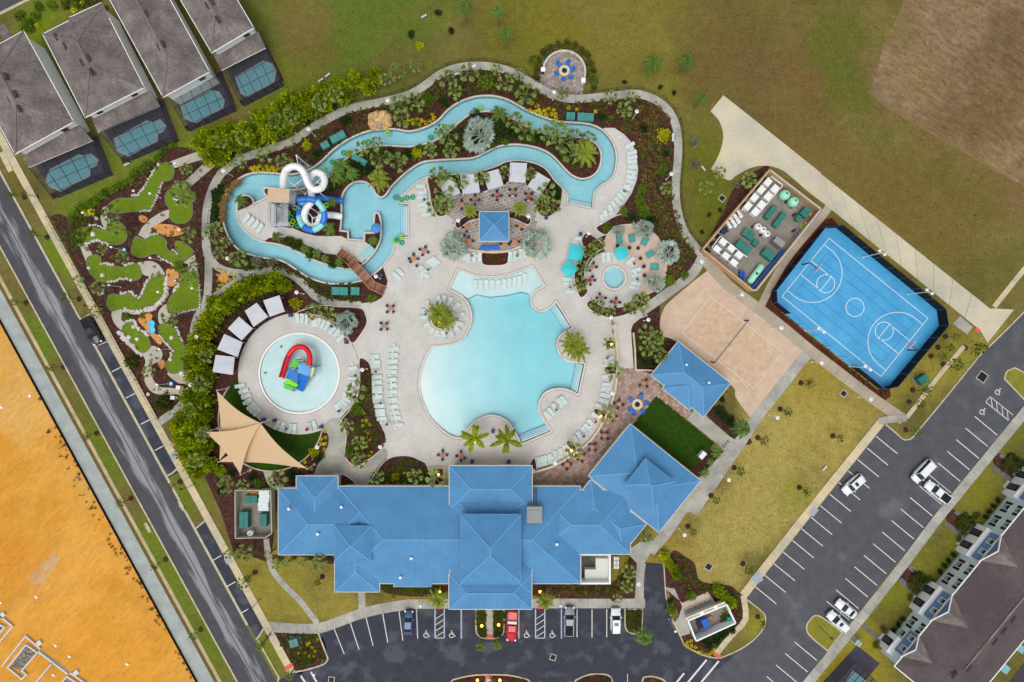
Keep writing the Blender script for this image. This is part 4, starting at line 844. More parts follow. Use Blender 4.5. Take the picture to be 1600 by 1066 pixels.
# local axes: x along the front, +y = left of x (towards the car park is +y)
LT, DP, EV = 48.0, 14.0, 5.9
def tb(name, mat, c, d, parent=th): m = MB(); m.box(c, d); return m.obj(name, mat, parent)
tb('wall', m_wallp, (LT / 2, -DP / 2, EV / 2), (LT, DP, EV))
m = MB(); q = [(-.4, .45), (LT, .45), (LT, -DP - .4), (-.4, -DP - .4)]; w2 = (DP + .85) / 2; zr = EV + w2 * .42; yr = .45 - w2
m.add([(-.4, .45, EV), (LT, .45, EV), (LT, -DP - .4, EV), (-.4, -DP - .4, EV), (-.4 + w2, yr, zr), (LT, yr, zr)], [(0, 4, 5, 1), (2, 5, 4, 3), (3, 4, 0), (1, 5, 2), (0, 1, 2, 3)]); rt = m.obj('roof', m_shinglep, th)
m = MB(); m.beam((-.4 + w2, yr, zr + .03), (LT, yr, zr + .03), .35, .08); m.obj('ridge_cap', m_shingle, rt)
m = MB(); band(m, [Vector(p) for p in q][::-1], -.14, .02, EV - .2, EV + .02); m.obj('gutter', m_wallw, th)
def window(x, z, w_=.9, h=1.5, y=.02, shut=True, fr=m_wallw):
    m = MB(); m.box((x, y, z), (w_ + .24, .08, h + .24)); o = m.obj('window', fr, th)
    m = MB(); m.box((x, y + .045, z + h / 4), (w_, .03, h / 2 - .05)); m.obj('pane', m_glass, o); m = MB(); m.box((x, y + .045, z - h / 4), (w_, .03, h / 2 - .05)); m.obj('pane', M('window_glass_pale', (150, 170, 150), .2), o)
    if shut:
        for s_ in (-1, 1): m = MB(); m.box((x + s_ * (w_ / 2 + .42), y + .02, z), (.5, .07, h + .1)); m.obj('shutter', m_dark, o)
def gable(s0, w_=5.6, y=.35):
    z0, zp = 3.1, EV + w_ / 2 * .55 + .2
    m = MB(); m.add([(s0 - w_ / 2, y, z0), (s0 + w_ / 2, y, z0), (s0 + w_ / 2, y, EV), (s0, y, zp), (s0 - w_ / 2, y, EV), (s0 - w_ / 2, -.5, z0), (s0 + w_ / 2, -.5, z0), (s0 + w_ / 2, -.5, EV), (s0, -.5, zp), (s0 - w_ / 2, -.5, EV)], [(4, 3, 2, 1, 0), (0, 1, 6, 5), (1, 2, 7, 6), (4, 0, 5, 9)]); m.obj('gable_wall', m_wallb, th)
    m = MB(); o_ = .3
    for s_ in (-1, 1): m.add([(s0 + s_ * (w_ / 2 + o_), y + o_, EV - .12), (s0, y + o_, zp + .08), (s0, -7, zp + .08), (s0 + s_ * (w_ / 2 + o_), -3.0, EV - .12)], [(0, 1, 2, 3) if s_ > 0 else (3, 2, 1, 0)])
    m.obj('gable_roof', m_shingle, rt)
    m = MB()
    for s_ in (-1, 1): m.beam((s0 + s_ * (w_ / 2 + o_), y + o_, EV - .1), (s0, y + o_, zp + .1), .16, .2)
    m.obj('barge_board', m_wallw, th)
    for s_ in (-1, 1): window(s0 + s_ * 1.15, 4.6, .85, 1.4, y + .02, False)
def porch(s0, n=2):
    tb('porch', m_wallw, (s0, .6, 1.5), (n * 2.9 + .6, 1.2, 3.0))
    for k in range(n):
        x = s0 + (k - (n - 1) / 2) * 2.9; d_ = tb('entry_recess', m_dark, (x, .72, 1.45), (1.4, 1.0, 2.5)); tb('step', m_conc, (x, 1.6, .1), (1.6, .6, .2))
        tb('door', M('door_slate', (70, 74, 84), .6), (x, 1.33, 1.1), (.9, .06, 2.1))
for s0 in (13.0, 26.8, 40.6):
    porch(s0); gable(s0)
    for x in (s0 + 5.3, s0 + 8.6): window(x, 1.7); window(x, 4.5, .75, 1.3)
porch(2.4, 1); gable(4.2, 4.6); window(7.8, 1.7); window(7.8, 4.5, .75, 1.3); window(5.2, 1.6, 1.0, 1.3, .03, False)
for x, y in ((5, -6.4), (7.5, -7.6), (14, -8.4), (16.5, -8.4), (19, -8.4), (23, -8.4), (26.5, -8.4), (31, -8.4), (36, -8.4)):
    m = MB(); zz = EV + min(.45 - y, y + DP + .4) * .42; m.box((x, y, zz + .1), (1.4, .45, .25)); m.obj('roof_vent', MATS['roof_vent_dark'], rt)
# dark rear patios and pool cage corners that just enter the frame
sheet('rear_patio', [W('1542,1110 1640,985 1640,1110')], .05, m_patio)
for s_, lab in (('1588,1002 1602,1012 1597,1022 1582,1012', 'small fenced plunge pool behind the townhouses, upper one'), ('1569,1036 1579,1044 1572,1054 1561,1046', 'small fenced plunge pool behind the townhouses, lower one')):
    w_ = W(s_); pc = sum((Vector(p) for p in w_), Vector((0, 0))) / 4; e = empty('plunge_pool', (pc.x, pc.y, 0)); tag(e, lab, 'pool')
    m = MB(); m.prism(w_, .05, .12); m.obj('coping', MATS['house_coping'], e, world=True); m = MB(); m.prism([pc + (Vector(p) - pc) * .8 for p in w_], .12, .14); m.obj('water', MATS['house_pool_water'], e, world=True)
screen_room(pp('1335,1036 1372,1066 1330,1118 1290,1085'), 2.7, 'dark screened pool cage at the bottom edge below the lawn', pp('1333,1051 1352,1066 1330,1095 1313,1080'), None, 'screened pool at the bottom edge below the lawn')
# ---- unfinished foundations on the dirt lot
m_stem = M('white_stem_wall', (214, 214, 212), .9, noise=(1, 4), rgb2=(196, 196, 196))
def foundation(label, lines, pads, slab=None, box=None):
    e = empty('foundation', P(*lines[0][0])); tag(e, label, 'foundation')
    for ln in lines: m = MB(); band(m, W(ln), -.13, .13, 0, .4, False); m.obj('stem_wall', m_stem, e, world=True)
    for x, y in pads: m = MB(); c = P(x, y); m.box((c.x, c.y, .2), (.95, .85, .4), .65); m.obj('footing_pad', m_stem, e, world=True)
    if slab: m = MB(); m.prism(W(slab), 0, .1); m.obj('slab', m_conc, e, world=True)
    if box: m = MB(); m.prism(W(box), 0, .06); m.obj('fill', M('rubble_fill', (98, 88, 92), .95, noise=(2.5, 5), rgb2=(150, 148, 120), lo=.45, hi=.6), e, world=True)
foundation('white block foundation outline with grey slab strip at lower left', [pp('5,1040 42,993 65,1013'), pp('42.7,1006.5 60,1018.6 36,1046.7 43.4,1053 36,1060 14,1041.6 42.7,1006.5'), pp('57,1066 82,1036.5'), pp('62,1017 108,1052')], [(63, 1004)], '62,1014 110,1049 104,1053 58,1019', '42,1009 57,1020 34,1048 18,1041')
foundation('white block foundation corner at the left edge of the dirt lot', [pp('-10,951 21.7,977.8 -3,1007'), pp('-4,972 9,979 -8,1000')], [(5.7, 960)], None, '-10,976 6,980 -8,996')
foundation('white block foundation corner at the bottom of the dirt lot', [pp('112,1050 140,1070'), pp('95,1068 106.5,1056 125,1068')], [(120.5, 1050)], None, '98,1068 106,1058 120,1068')
# ================================================================ POOL FURNITURE
def ang(dx, dy): return math.atan2(-dy, dx)          # photo direction -> world rotation
m_sling = M('lounger_sling', (196, 212, 208), .8, rand=.05, fine=(14, .06), pos=False); m_frame = M('lounger_frame', (222, 226, 224), .6)
m_navy = M('navy_plastic', (34, 48, 92), .6, rand=.15); m_blue = M('bright_blue_plastic', (28, 110, 200), .55, rand=.08)
m_teal = M('teal_canvas', (62, 196, 204), .8, pos=False, fine=(5, .05)); m_tealdk = M('teal_canvas_dark', (74, 158, 156), .85, rand=.1); m_red = M('red_canvas', (222, 72, 52), .8); m_woodtop = M('orange_wood_top', (206, 134, 84), .7, noise=(5, 4), rgb2=(188, 112, 64), pos=False, rand=.1)
m_green = M('green_box_paint', (42, 112, 102), .6, noise=(1.2, 4), rgb2=(50, 124, 112)); m_lime = M('lime_vinyl', (140, 214, 30), .45); m_tubeg = M('teal_vinyl', (32, 158, 112), .45)
def mk_lounger():
    e = empty('sun_lounger')
    m = MB()
    for y in (-.31, .31): m.beam((-.92, y, .3), (.25, y, .3), .06); m.beam((.25, y, .3), (.82, y, .62), .06)
    for x in (-.8, .3):
        for y in (-.31, .31): m.beam((x, y, 0), (x, y, .3), .06)
    m.beam((.6, -.31, .5), (.75, -.31, .0), .05); m.beam((.6, .31, .5), (.75, .31, 0), .05); m.obj('frame', m_frame, e)
    m = MB(); m.add([(-.95, -.29, .34), (.27, -.29, .34), (.27, .29, .34), (-.95, .29, .34), (-.95, -.29, .31), (.27, -.29, .31), (.27, .29, .31), (-.95, .29, .31)], [(0, 1, 2, 3), (7, 6, 5, 4), (0, 4, 5, 1), (1, 5, 6, 2), (2, 6, 7, 3), (3, 7, 4, 0)]); m.obj('seat', m_sling, e)
    m = MB(); m.add([(.28, -.29, .35), (.85, -.29, .67), (.85, .29, .67), (.28, .29, .35), (.29, -.29, .32), (.86, -.29, .64), (.86, .29, .64), (.29, .29, .32)], [(0, 1, 2, 3), (7, 6, 5, 4), (0, 4, 5, 1), (1, 5, 6, 2), (2, 6, 7, 3), (3, 7, 4, 0)]); m.obj('backrest', m_sling, e)
    return e
LNG = mk_lounger(); LNG_used = [False]
def lounger(x, y, dx, dy, label, group, z=.05):
    c = P(x, y); rz = ang(dx, dy) + R.uniform(-.05, .05)
    if not LNG_used[0]: o = LNG; LNG_used[0] = True; o.location = (c.x, c.y, z); o.rotation_euler = (0, 0, rz)
    else: o = copy_tree(LNG, (c.x, c.y, z), rz)
    tag(o, label, 'sun lounger', group)
def lrow(pts, heading, side, phrase, z=.05, what='pale sun lounger'):
    pts = pp(pts) if isinstance(pts, str) else pts; n = len(pts)
    for i, (x, y) in enumerate(pts):
        hx, hy = heading if not callable(heading) else heading(x, y)
        lab = which(i, n, what, side, phrase) if n <= 20 else f'{what} {phrase}'
        lounger(x, y, hx, hy, lab, 'sun loungers ' + phrase, z)
def rad(cx, cy): return lambda x, y: (x - cx, y - cy)
lrow('585,557 587,566 587,572 589.5,589 589.5,597 590.5,606 590.5,611.5 590.5,620 594,634 594.5,642 595,647.5 597,654', (-1, .05), 'top', 'in the column next to the long mulch bed')
lrow('616,545 615,554.6 614,564.5 614,574 613,581 612.6,593 613,602 613.5,612 614,624.5 615,635 617,644.6 619,653 623,663.6', (-1, .05), 'top', 'in the outer column west of the big pool')
lrow('466,497.5 473,498 480,499 492.4,503 498.7,504 505.5,506 512,509 520,516 527,521 533,528.7', rad(467, 584), 'left', 'along the top rim of the splash deck')
lrow('553,575 553,592 553,599 547,608 544,618 542.7,625 538.4,630 534,634.5 530,638.6', rad(467, 584), 'top', 'along the right rim of the splash deck')
lrow('376,603 382,611 385.7,619 388,627.4 393.5,635 398,639.5 403,644', rad(467, 584), 'top', 'on the splash deck beside the dark turf')
lrow('433.8,664 442,666.5 454,669.5 461,670 484.7,668 492.6,665', rad(467, 584), 'left', 'along the bottom rim of the splash deck')
lrow('387,341 394,346.5 401,351.5 407.6,357', (.62, -.78), 'left', 'on the deck below the slide tower')
lrow('620,431.7 625.7,426', (-.7, -.65), 'left', 'of the pair facing the footbridge')
lrow('662,422 664.6,429 673,413 677,410 681,407.5', (-.7, -.65), 'left', 'in the slanted row by the plaza tables')
lrow([(691 + 29 * math.cos(t), 497 + 28 * math.sin(t)) for t in [math.radians(a) for a in (-100, -132, -158, -178, 154, 128, 108, 85, 60, 38, 18, -10, -40, -66, -84)]], rad(691, 497), 'north going anticlockwise', 'round the circular palm planter')
lrow('742.7,445 751.4,445 760,445 769.7,445.5 779.5,445 788,443.7 796.5,442.4 804,440 811.5,438.6 820,435.4', (0, -1), 'left', 'standing in the shallow pool ledge', -.38)
lrow('726,399 732,404 741,402 750,402', (0, -1), 'left', 'left of the red planter below the bar'); lrow('797,401 804.5,399.7 813,397 820,395', (.1, -1), 'left', 'right of the red planter below the bar')
lrow('658,292 660.6,302 661,309 662.5,320.5 665,329 667,336', (1, 0), 'top', 'left of the cabana planting')
lrow('984,228 987,240 987.5,247 987,253.6 987.5,262 987,270 986,278 985,285 981,294.7 975.5,303 970,309 965.4,315 959,321.6 953.7,328 946,337 940.5,342.6', rad(925, 258), 'top', 'on the arc east of the lazy river')
lrow('899.7,374 896,382', (-1, .1), 'top', 'above the square teal umbrellas'); lrow('887,437 888,444 891,456', (1, .1), 'top', 'below the square teal umbrellas')
lrow('942.5,403 950,402 961,404', (-.1, -1), 'left', 'north of the hot tub'); lrow('984.6,408 993,422.4 994,431 993,443.5 990,450', rad(950, 436), 'top', 'east of the hot tub')
lrow('951,561 951.6,568 948.5,588 948,601 947.4,607.5 945.4,617.6 943,626 937.6,635 930.6,650 923.6,661', rad(858, 600), 'top', 'along the upper part of the curved pool wall'); lrow('918,668 913.5,673 905.4,681.5 900,687.7 884.6,702.5 876,708 867.5,712 859,716.5 852,719 846.5,720.4 841,722', rad(858, 600), 'right', 'along the lower part of the curved pool wall')
lrow('855,648 860.5,643 867.5,636 874.5,628 880,624.6', (-.7, -.72), 'left', 'on the deck lobe beside the pool')
# small white side tables between the loungers
def mk_side():
    m = MB(); m.lathe((0, 0, 0), [(.16, 0), (.16, .03), (.03, .04), (.03, .38), (.2, .4), (.2, .44)], 10); return m.me('side_table', m_metalw)
SIDE = mk_side()
for ph, pts in (('in the outer column west of the pool', '616,540 614,549.5 614,559.5 610,587 611.5,597.5 612,607 612,618 614.5,640 617.5,649 620,658.5 619,669'), ('in the column next to the mulch bed', '584,561.5 584,601 588.5,616 596,660'),
                ('round the splash deck', '377,607 380,617 437,666 445,669 479,671 495,508 531,524 551,569'), ('round the circular palm planter', '689.5,471 707,476.5 672,512 687.5,524.5 700.5,521 714,509 668,481'), ('on the arc east of the river', '986.5,234 990,258.5 989,274.5 981.6,291 953,335 945.5,343 939,350 968,215'),
                ('near the hot tub', '956,397.5 987,412 992,427 993.5,436.5 889.5,450 895,378.5 898.6,379'), ('along the curved pool wall', '955.5,597.5 948.5,612.5 943.5,633.5 929.5,657.5 922.5,667 901,694 874,713 863.5,714.5 875,635 942,571'), ('beside the bar patio loungers', '665,296.5 666.5,313.5 666.5,324.5 720,402 745.5,400.5 671,418.5 660,431.5')):
    pl = pp(pts)
    for i, (x, y) in enumerate(sorted(pl)): c = P(x, y); tag(link('side_table', SIDE, None, None, (c.x, c.y, .05)), which(i, len(pl), 'little white side table', 'left', ph), 'side table', 'side tables ' + ph)
# closed umbrellas (canvas furled round the pole)
def furled(x, y, mat, label, z=.05, s=1.0):
    c = P(x, y, 2); e = empty('closed_umbrella', (c.x, c.y, z)); tag(e, label, 'umbrella')
    m = MB(); m.lathe((0, 0, 0), [(.3, 0), (.3, .06), (.03, .08), (.03, 2.5)], 10); m.obj('pole', m_metalw, e)
    m = MB(); n = 8; vs_, fs = [], []
    for k, (r_, z_) in enumerate(((.32 * s, 1.0), (.3 * s, 1.3), (.2 * s, 1.9), (.06, 2.45))):
        for j in range(2 * n): a = PI * j / n; q = r_ * (1 if j % 2 else .62); vs_.append((q * math.cos(a), q * math.sin(a), z_))
    for k in range(3):
        for j in range(2 * n): fs.append((k * 2 * n + j, k * 2 * n + (j + 1) % (2 * n), (k + 1) * 2 * n + (j + 1) % (2 * n), (k + 1) * 2 * n + j))
    m.add(vs_, fs); m.obj('canopy', mat, e)
for x, y, t, lab in ((586, 581, 1, 'furled teal umbrella beside the upper loungers of the mulch-bed column'), (593.5, 630.5, 1, 'furled teal umbrella midway down the mulch-bed lounger column'), (603.5, 664, 1, 'furled teal umbrella at the foot of the mulch-bed lounger column'), (486.4, 498, 0, 'furled red umbrella at the top of the splash deck'), (538, 530.5, 0, 'furled red umbrella at the upper right of the splash deck'), (516.5, 510, 1, 'furled teal umbrella on the top rim of the splash deck'), (554, 587, 1, 'furled teal umbrella on the right rim of the splash deck'), (547, 617, 0, 'furled red umbrella under a palm at the right of the splash deck'), (528, 643, 1, 'furled teal umbrella at the lower right of the splash deck'), (478, 672, 0, 'furled red umbrella at the bottom of the splash deck'), (445.5, 671, 1, 'furled teal umbrella at the bottom left of the splash deck'),
                    (668.5, 421, 1, 'furled teal umbrella in the slanted row by the plaza tables'), (664, 491, 1, 'furled teal umbrella left of the circular palm planter'), (697, 521, 1, 'furled teal umbrella below the circular palm planter'), (714, 498, 1, 'furled teal umbrella right of the circular palm planter'), (737, 399, 1, 'furled teal umbrella left of the red planter'), (808, 399, 1, 'furled teal umbrella right of the red planter'), (662, 311, 1, 'furled teal umbrella left of the cabana planting'), (891.5, 448.5, 1, 'furled teal umbrella below the square teal umbrellas'), (992.5, 411.5, 0, 'furled red umbrella east of the hot tub'), (997, 436, 1, 'furled teal umbrella at the east rim of the spa deck'),
                    (954, 594, 0, 'furled red umbrella high on the curved pool wall'), (931.5, 660, 0, 'furled red umbrella midway along the curved pool wall'), (913, 682.5, 1, 'furled teal umbrella low on the curved pool wall'), (870, 641.5, 1, 'furled teal umbrella on the deck lobe beside the pool'), (950, 560, 1, 'furled teal umbrella at the top of the curved pool wall')):
    furled(x, y, m_tealdk if t else m_red, lab)
# open umbrellas
def umbrella(x, y, sides, r_, mat, label, rot=0.0, z0=.05, zt=2.6):
    c = P(x, y, zt); e = empty('patio_umbrella', (c.x, c.y, z0), rot); tag(e, label, 'umbrella')
    m = MB(); m.lathe((0, 0, 0), [(.35, 0), (.35, .08), (.035, .1), (.035, zt)], 10); m.obj('pole', m_metalw, e)
    v = [(r_ * math.cos(2 * PI * k / sides), r_ * math.sin(2 * PI * k / sides), zt - .45) for k in range(sides)]; m = MB()
    for k in range(sides): m.add([v[k], v[(k + 1) % sides], (0, 0, zt)], [(0, 1, 2)]); m.add([v[k], v[(k + 1) % sides], (v[(k + 1) % sides][0], v[(k + 1) % sides][1], zt - .6), (v[k][0], v[k][1], zt - .6)], [(3, 2, 1, 0)])
    m.obj('canopy', mat, e)
    for k in range(sides): m = MB(); m.beam((0, 0, zt - .06), (v[k][0], v[k][1], zt - .5), .035); m.obj('rib', m_steel, e)
umbrella(900.4, 395, 4, 1.9, m_teal, 'square teal umbrella, upper of the two by the spa planting', math.radians(45 - 13)); umbrella(890, 420, 4, 1.75, m_teal, 'square teal umbrella turned like a diamond, lower of the two', math.radians(2)); umbrella(971.5, 395, 8, 1.32, m_teal, 'octagonal teal umbrella north of the hot tub', .3)
umbrella(586.5, 356, 8, .95, M('sky_blue_canvas', (74, 140, 206), .7), 'sky blue umbrella on the planted spit by the slide lagoon', .3)
# teal day beds on the spa patio
for i, (x, y, a) in enumerate(((967.5, 375, 95), (987, 373, 100), (1007, 378, 62), (1015, 397.5, 30), (1022, 417, 0))):
    c = P(x, y); e = empty('day_bed', (c.x, c.y, .05), math.radians(a)); tag(e, which(i, 5, 'teal double day bed', 'left', 'on the tan spa patio'), 'day bed', 'day beds on the spa patio')
    m = MB(); m.box((0, 0, .2), (1.5, 1.15, .1))
    for sx in (-.65, .65):
        for sy in (-.5, .5): m.box((sx, sy, .08), (.08, .08, .16))
    m.obj('frame', M('wicker_dark', (66, 78, 72), .9), e); m = MB(); m.box((-.2, 0, .31), (1.1, 1.08, .14)); m.obj('mattress', m_tealdk, e)
    m = MB(); m.add([(.36, -.54, .26), (.72, -.54, .62), (.72, .54, .62), (.36, .54, .26), (.3, -.54, .34), (.64, -.54, .7), (.64, .54, .7), (.3, .54, .34)], [(3, 2, 1, 0), (4, 5, 6, 7), (0, 1, 5, 4), (1, 2, 6, 5), (2, 3, 7, 6), (3, 0, 4, 7)]); m.obj('backrest', m_tealdk, e)
# chairs and tables
def mk_chair(mat, leg):
    e = empty('patio_chair'); m = MB(); m.box((0, 0, .44), (.46, .46, .05)); m.obj('seat', mat, e)
    m = MB(); m.box((.22, 0, .68), (.05, .46, .42)); m.obj('backrest', mat, e); 
    for sx in (-.2, .2):
        for sy in (-.2, .2): m = MB(); m.beam((sx, sy, 0), (sx, sy, .44), .04); m.obj('leg', leg, e)
    return e
CH = {'navy': mk_chair(m_navy, m_dark), 'white': mk_chair(m_navy, m_metalw)}
CHU = {'navy': 0, 'white': 0}
SIDES = ('right', 'lower right', 'lower', 'lower left', 'left', 'upper left', 'upper', 'upper right')
def chair(x, y, rz, kind, label, group):
    c = P(x, y)
    if not CHU[kind]: o = CH[kind]; CHU[kind] = 1; o.location = (c.x, c.y, .055); o.rotation_euler = (0, 0, rz)
    else: o = copy_tree(CH[kind], (c.x, c.y, .055), rz)
    tag(o, label, 'chair', group)
def table(x, y, phrase, angs=(0, 90, 180, 270), kind='navy', top=None, square=False, dist=6.5, umb=None, r_=.42):
    """cafe table and its chairs; angs are photo-space directions (0 = right, 90 = down)"""
    c = P(x, y); e = empty('cafe_table', (c.x, c.y, .055), R.uniform(0, .6) if not square else .1); tag(e, 'orange wood topped cafe table ' + phrase, 'table', 'cafe tables'); m = MB()
    if square: m.box((0, 0, .74), (.8, .8, .05))
    else: m.lathe((0, 0, .71), [(r_, 0), (r_, .05)], 18)
    m.obj('top', top or m_woodtop, e); m = MB(); m.lathe((0, 0, 0), [(.24, 0), (.24, .03), (.05, .05), (.05, .71)], 10); m.obj('pedestal', m_dark, e)
    for a in angs:
        t = math.radians(a); chair(x + dist * math.cos(t), y + dist * math.sin(t), ang(math.cos(t), math.sin(t)), kind, f'navy chair {SIDES[int(round(a / 45)) % 8]} of the table {phrase}', 'cafe chairs')
    if umb: furled(x, y, umb, ('furled red umbrella' if umb is m_red else 'furled teal umbrella') + ' over the cafe table ' + phrase, .06, 1.15 if umb is m_red else .7)
d4 = (20, 110, 200, 290)
table(663, 392.7, 'on the west plaza, right of the pair', d4); table(646.7, 405, 'on the west plaza, left of the pair', (0, 135, 180, 270)); table(610.6, 483, 'alone on the deck west of the planter', (45, 135, 225, 315)); table(600.8, 510, 'west of the loungers at the splash bed', (45, 135, 225, 315))
chair(651.4, 416, 1.0, 'navy', 'loose navy chair standing apart from the west plaza tables', 'cafe chairs')
table(722.4, 321, 'at the left end of the cabana patio', (0, 95, 265), umb=None); table(742.4, 313, 'second from left on the cabana patio', (0, 90, 180, 270), umb=m_tealdk); table(776.7, 306.8, 'in the middle of the cabana patio', (0, 90, 180, 270), umb=m_red); table(801, 302, 'fourth from left on the cabana patio', (45, 135, 225, 315), umb=m_tealdk); table(826, 308.4, 'at the right end of the cabana patio', (45, 135, 225, 315), umb=m_red)
table(730, 356, 'at the upper left of the pool bar', (95, 180), 'white', square=True); table(726, 375, 'left of the joined pair by the bar', (180, 270), 'white', square=True); table(732.6, 377.5, 'right of the joined pair by the bar', (0, 270), 'white', square=True); table(813.7, 353, 'at the upper right of the pool bar', (80, 170), 'white', square=True); table(804.3, 378.6, 'at the lower right of the pool bar', (0, 180), 'white', square=True); table(789, 382, 'directly below the pool bar', (0, 180), 'white', square=True)
table(924.6, 417.8, 'at the upper left of the spa deck', (0, 120, 290)); table(922, 438.5, 'at the left of the spa deck', (0, 90, 180, 300), umb=m_red); table(938.7, 466, 'at the lower left of the spa deck', (0, 90, 180, 250)); table(961, 473, 'at the bottom of the spa deck', (0, 90, 190, 280), umb=m_red)
table(692, 710.5, 'left of the entry wall', (0, 90, 180, 270)); table(720.6, 712, 'nearest the entry wall', (30, 90, 180, 270))
table(1005, 598.6, 'nearest the pavilion on the brick patio', (45, 150, 310)); table(966, 631, 'nearest the fire pit on the brick patio', (10, 100, 190, 280)); table(956, 650, 'below the second wall planter on the brick patio', (0, 90, 180)); table(944, 680, 'midway down the brick patio', (45, 135, 225, 315), 'white'); table(924.7, 698, 'third from the bottom of the brick patio', (45, 135, 225, 315), 'white'); table(908, 713.4, 'second from the bottom of the brick patio', (80, 150, 320), 'white'); table(885.5, 725, 'at the bottom of the brick patio', (0, 90, 180, 270), 'white')
# long blue bench seat below the bar
m = MB(); c = P(765, 388); m.box((c.x, c.y, .45), (3.5, .55, .1)); m.box((c.x, c.y + .3, .7), (3.5, .12, .5)); m.box((c.x, c.y, .22), (3.3, .4, .4)); tag(m.obj('bench_seat', m_blue), 'long bright blue bench seat below the pool bar', 'bench')
# fire pits with armchairs
def firepit(x, y, chairs, lab, ph):
    c = P(x, y); e = empty('fire_pit', (c.x, c.y, .055)); tag(e, lab, 'fire pit'); m = MB(); rr = 1.0
    ring = [Vector((.72 * math.cos(2 * PI * k / 28), .72 * math.sin(2 * PI * k / 28))) for k in range(28)]; band(m, ring, -.3, .22, 0, .5); m.obj('rim', m_stucco, e)
    m = MB(); m.lathe((0, 0, .2), [(.52, 0), (.52, .18)], 20); m.obj('burner', M('charcoal', (40, 40, 46), .9, fine=(12, .4), pos=False), e)
    for i, (cx, cy) in enumerate(chairs):
        q = P(cx, cy); a = ang(cx - x, cy - y); o = empty('armchair', (q.x, q.y, .055), a); tag(o, f'{ORD[i]} bright blue armchair clockwise from the top at the fire pit {ph}', 'armchair', 'armchairs round the fire pit ' + ph)
        m = MB(); m.box((-.05, 0, .36), (.6, .6, .1)); m.obj('seat', m_blue, o); m = MB(); m.add([(.2, -.32, .3), (.2, .32, .3), (.42, .3, .95), (.42, -.3, .95), (.28, -.32, .3), (.28, .32, .3), (.48, .3, .95), (.48, -.3, .95)], [(0, 3, 2, 1), (4, 5, 6, 7), (0, 1, 5, 4), (2, 3, 7, 6), (1, 2, 6, 5), (3, 0, 4, 7)]); m.obj('backrest', m_blue, o)
        for s_ in (-1, 1): m = MB(); m.box((-.02, s_ * .36, .56), (.62, .1, .05)); m.box((-.28, s_ * .36, .27), (.07, .08, .54)); m.obj('armrest', m_blue, o)
firepit(995, 631.6, [(1000.5, 619), (1009, 630), (1003, 643), (990, 645), (984, 639.5), (985, 624.5)], 'round stone fire pit on the brick patio beside the dark turf', 'by the clubhouse')
firepit(881.6, 112, [(887, 100.5), (894, 110), (891.5, 122), (880, 124.8), (869.4, 116.5), (873, 102)], 'round stone fire pit inside the curved white wall', 'at the top')
fw = empty('fire_pit_wall', P(881, 110)); tag(fw, 'curved white garden wall with end piers round the upper fire pit', 'wall')
arc = [(881.5 + 33 * math.cos(t), 112 + 33 * math.sin(t)) for t in [math.radians(185 + k * (385 - 185) / 36) for k in range(37)]]
m = MB(); band(m, W(arc, .8), -.17, .17, 0, .8, False); m.obj('curved_wall', M('garden_wall', (212, 210, 202), .9, noise=(1, 4)), fw, world=True)
for x, y in (arc[0], arc[-1]): m = MB(); c = P(x, y, .9); m.box((c.x, c.y, .5), (.7, .7, 1.0)); m.box((c.x, c.y, 1.03), (.8, .8, .08)); m.obj('pier', m_wallw, fw, world=True)
# curved cream wall along the east of the deck
cw = empty('pool_wall', P(955, 620)); tag(cw, 'long low cream wall curving along the deck beside the brick patio', 'wall')
m = MB(); band(m, W(crc('832,737 845,734 867,726 893,711 907,701.5 926,683 940,661 952,636 960,611 963.5,583 964,560 962,535 958,512', 4, False)), -.2, .2, 0, .75, False); m.obj('curved_wall', m_stucco, cw, world=True)
for x, y in ((958, 511), (832.5, 735)): m = MB(); m.lathe(tuple(P(x, y)), [(.42, 0), (.42, .9), (.5, .92), (.5, 1.02)], 16); m.obj('pier', m_stucco, cw, world=True)
cw2 = empty('planter_wall', P(1000, 578)); tag(cw2, 'low cream wall edging the planting beside the pavilion', 'wall'); m = MB(); band(m, W(pp('989,520 991.5,545 992.5,578 1020,579')), -.15, .15, 0, .6, False); m.obj('wall', m_stucco, cw2, world=True)
cw3 = empty('bar_wall', P(770, 392)); tag(cw3, 'low cream wall curving below the pool bar patio', 'wall'); m = MB(); band(m, W(cr('726,389 740,392 755,394 772,395 790,393.5 803,390 814,385.5', 3, False)), -.2, .2, 0, .6, False); m.obj('wall', m_stucco, cw3, world=True)
# planters set into the deck
def bed(outline, mat=m_mulch, rim=None, name='planter_bed', z=.075, label=None, hgt=.12, w_=.14):
    pts = W(outline)
    o = sheet(name, [pts], z, mat)
    m = MB(); band(m, ccw([Vector(p) for p in pts]), -w_, .02, 0, hgt); k = m.obj('kerb', rim or m_coping); k['kind'] = 'structure'
    return pts
m_redmulch = M('red_mulch', (92, 36, 34), .95, noise=(2, 5), rgb2=(60, 26, 22), fine=(7, .35))
bed(circ(691, 497, 17, 36), M('planter_groundcover', (70, 84, 14), .95, noise=(1.5, 5), rgb2=(92, 100, 22), fine=(7, .3)), hgt=.35, z=.25)
bed(cr('669,277 690,273 720,272.5 750,269 775,260.5 792,253.5 812,251.5 835,256 853,265 868,284 878,294 877,310 875,323 867,333 855,338.5 845,336 839,327 838,313 845,305 824,292 820,284.5 796,284 787,290 763,297 748,301.5 723,303 717,303 700,312 701,325 698,334 690,338 682,335 675,320 672,300', 3), hgt=.1)
bed(cr('712,350 720,343 747,329! 749,341 735,345 722,354 715,357'.replace('!', ''), 3), hgt=.4, z=.3); bed(cr('794,330 810,334 826,341 829,346 826,351 820,350 805,343 795,340', 3), hgt=.4, z=.3)
bed(cr('755,395 792,393.5 794,408 787,414 770,415 757,414 753,408', 3), m_redmulch, hgt=.3, z=.22)
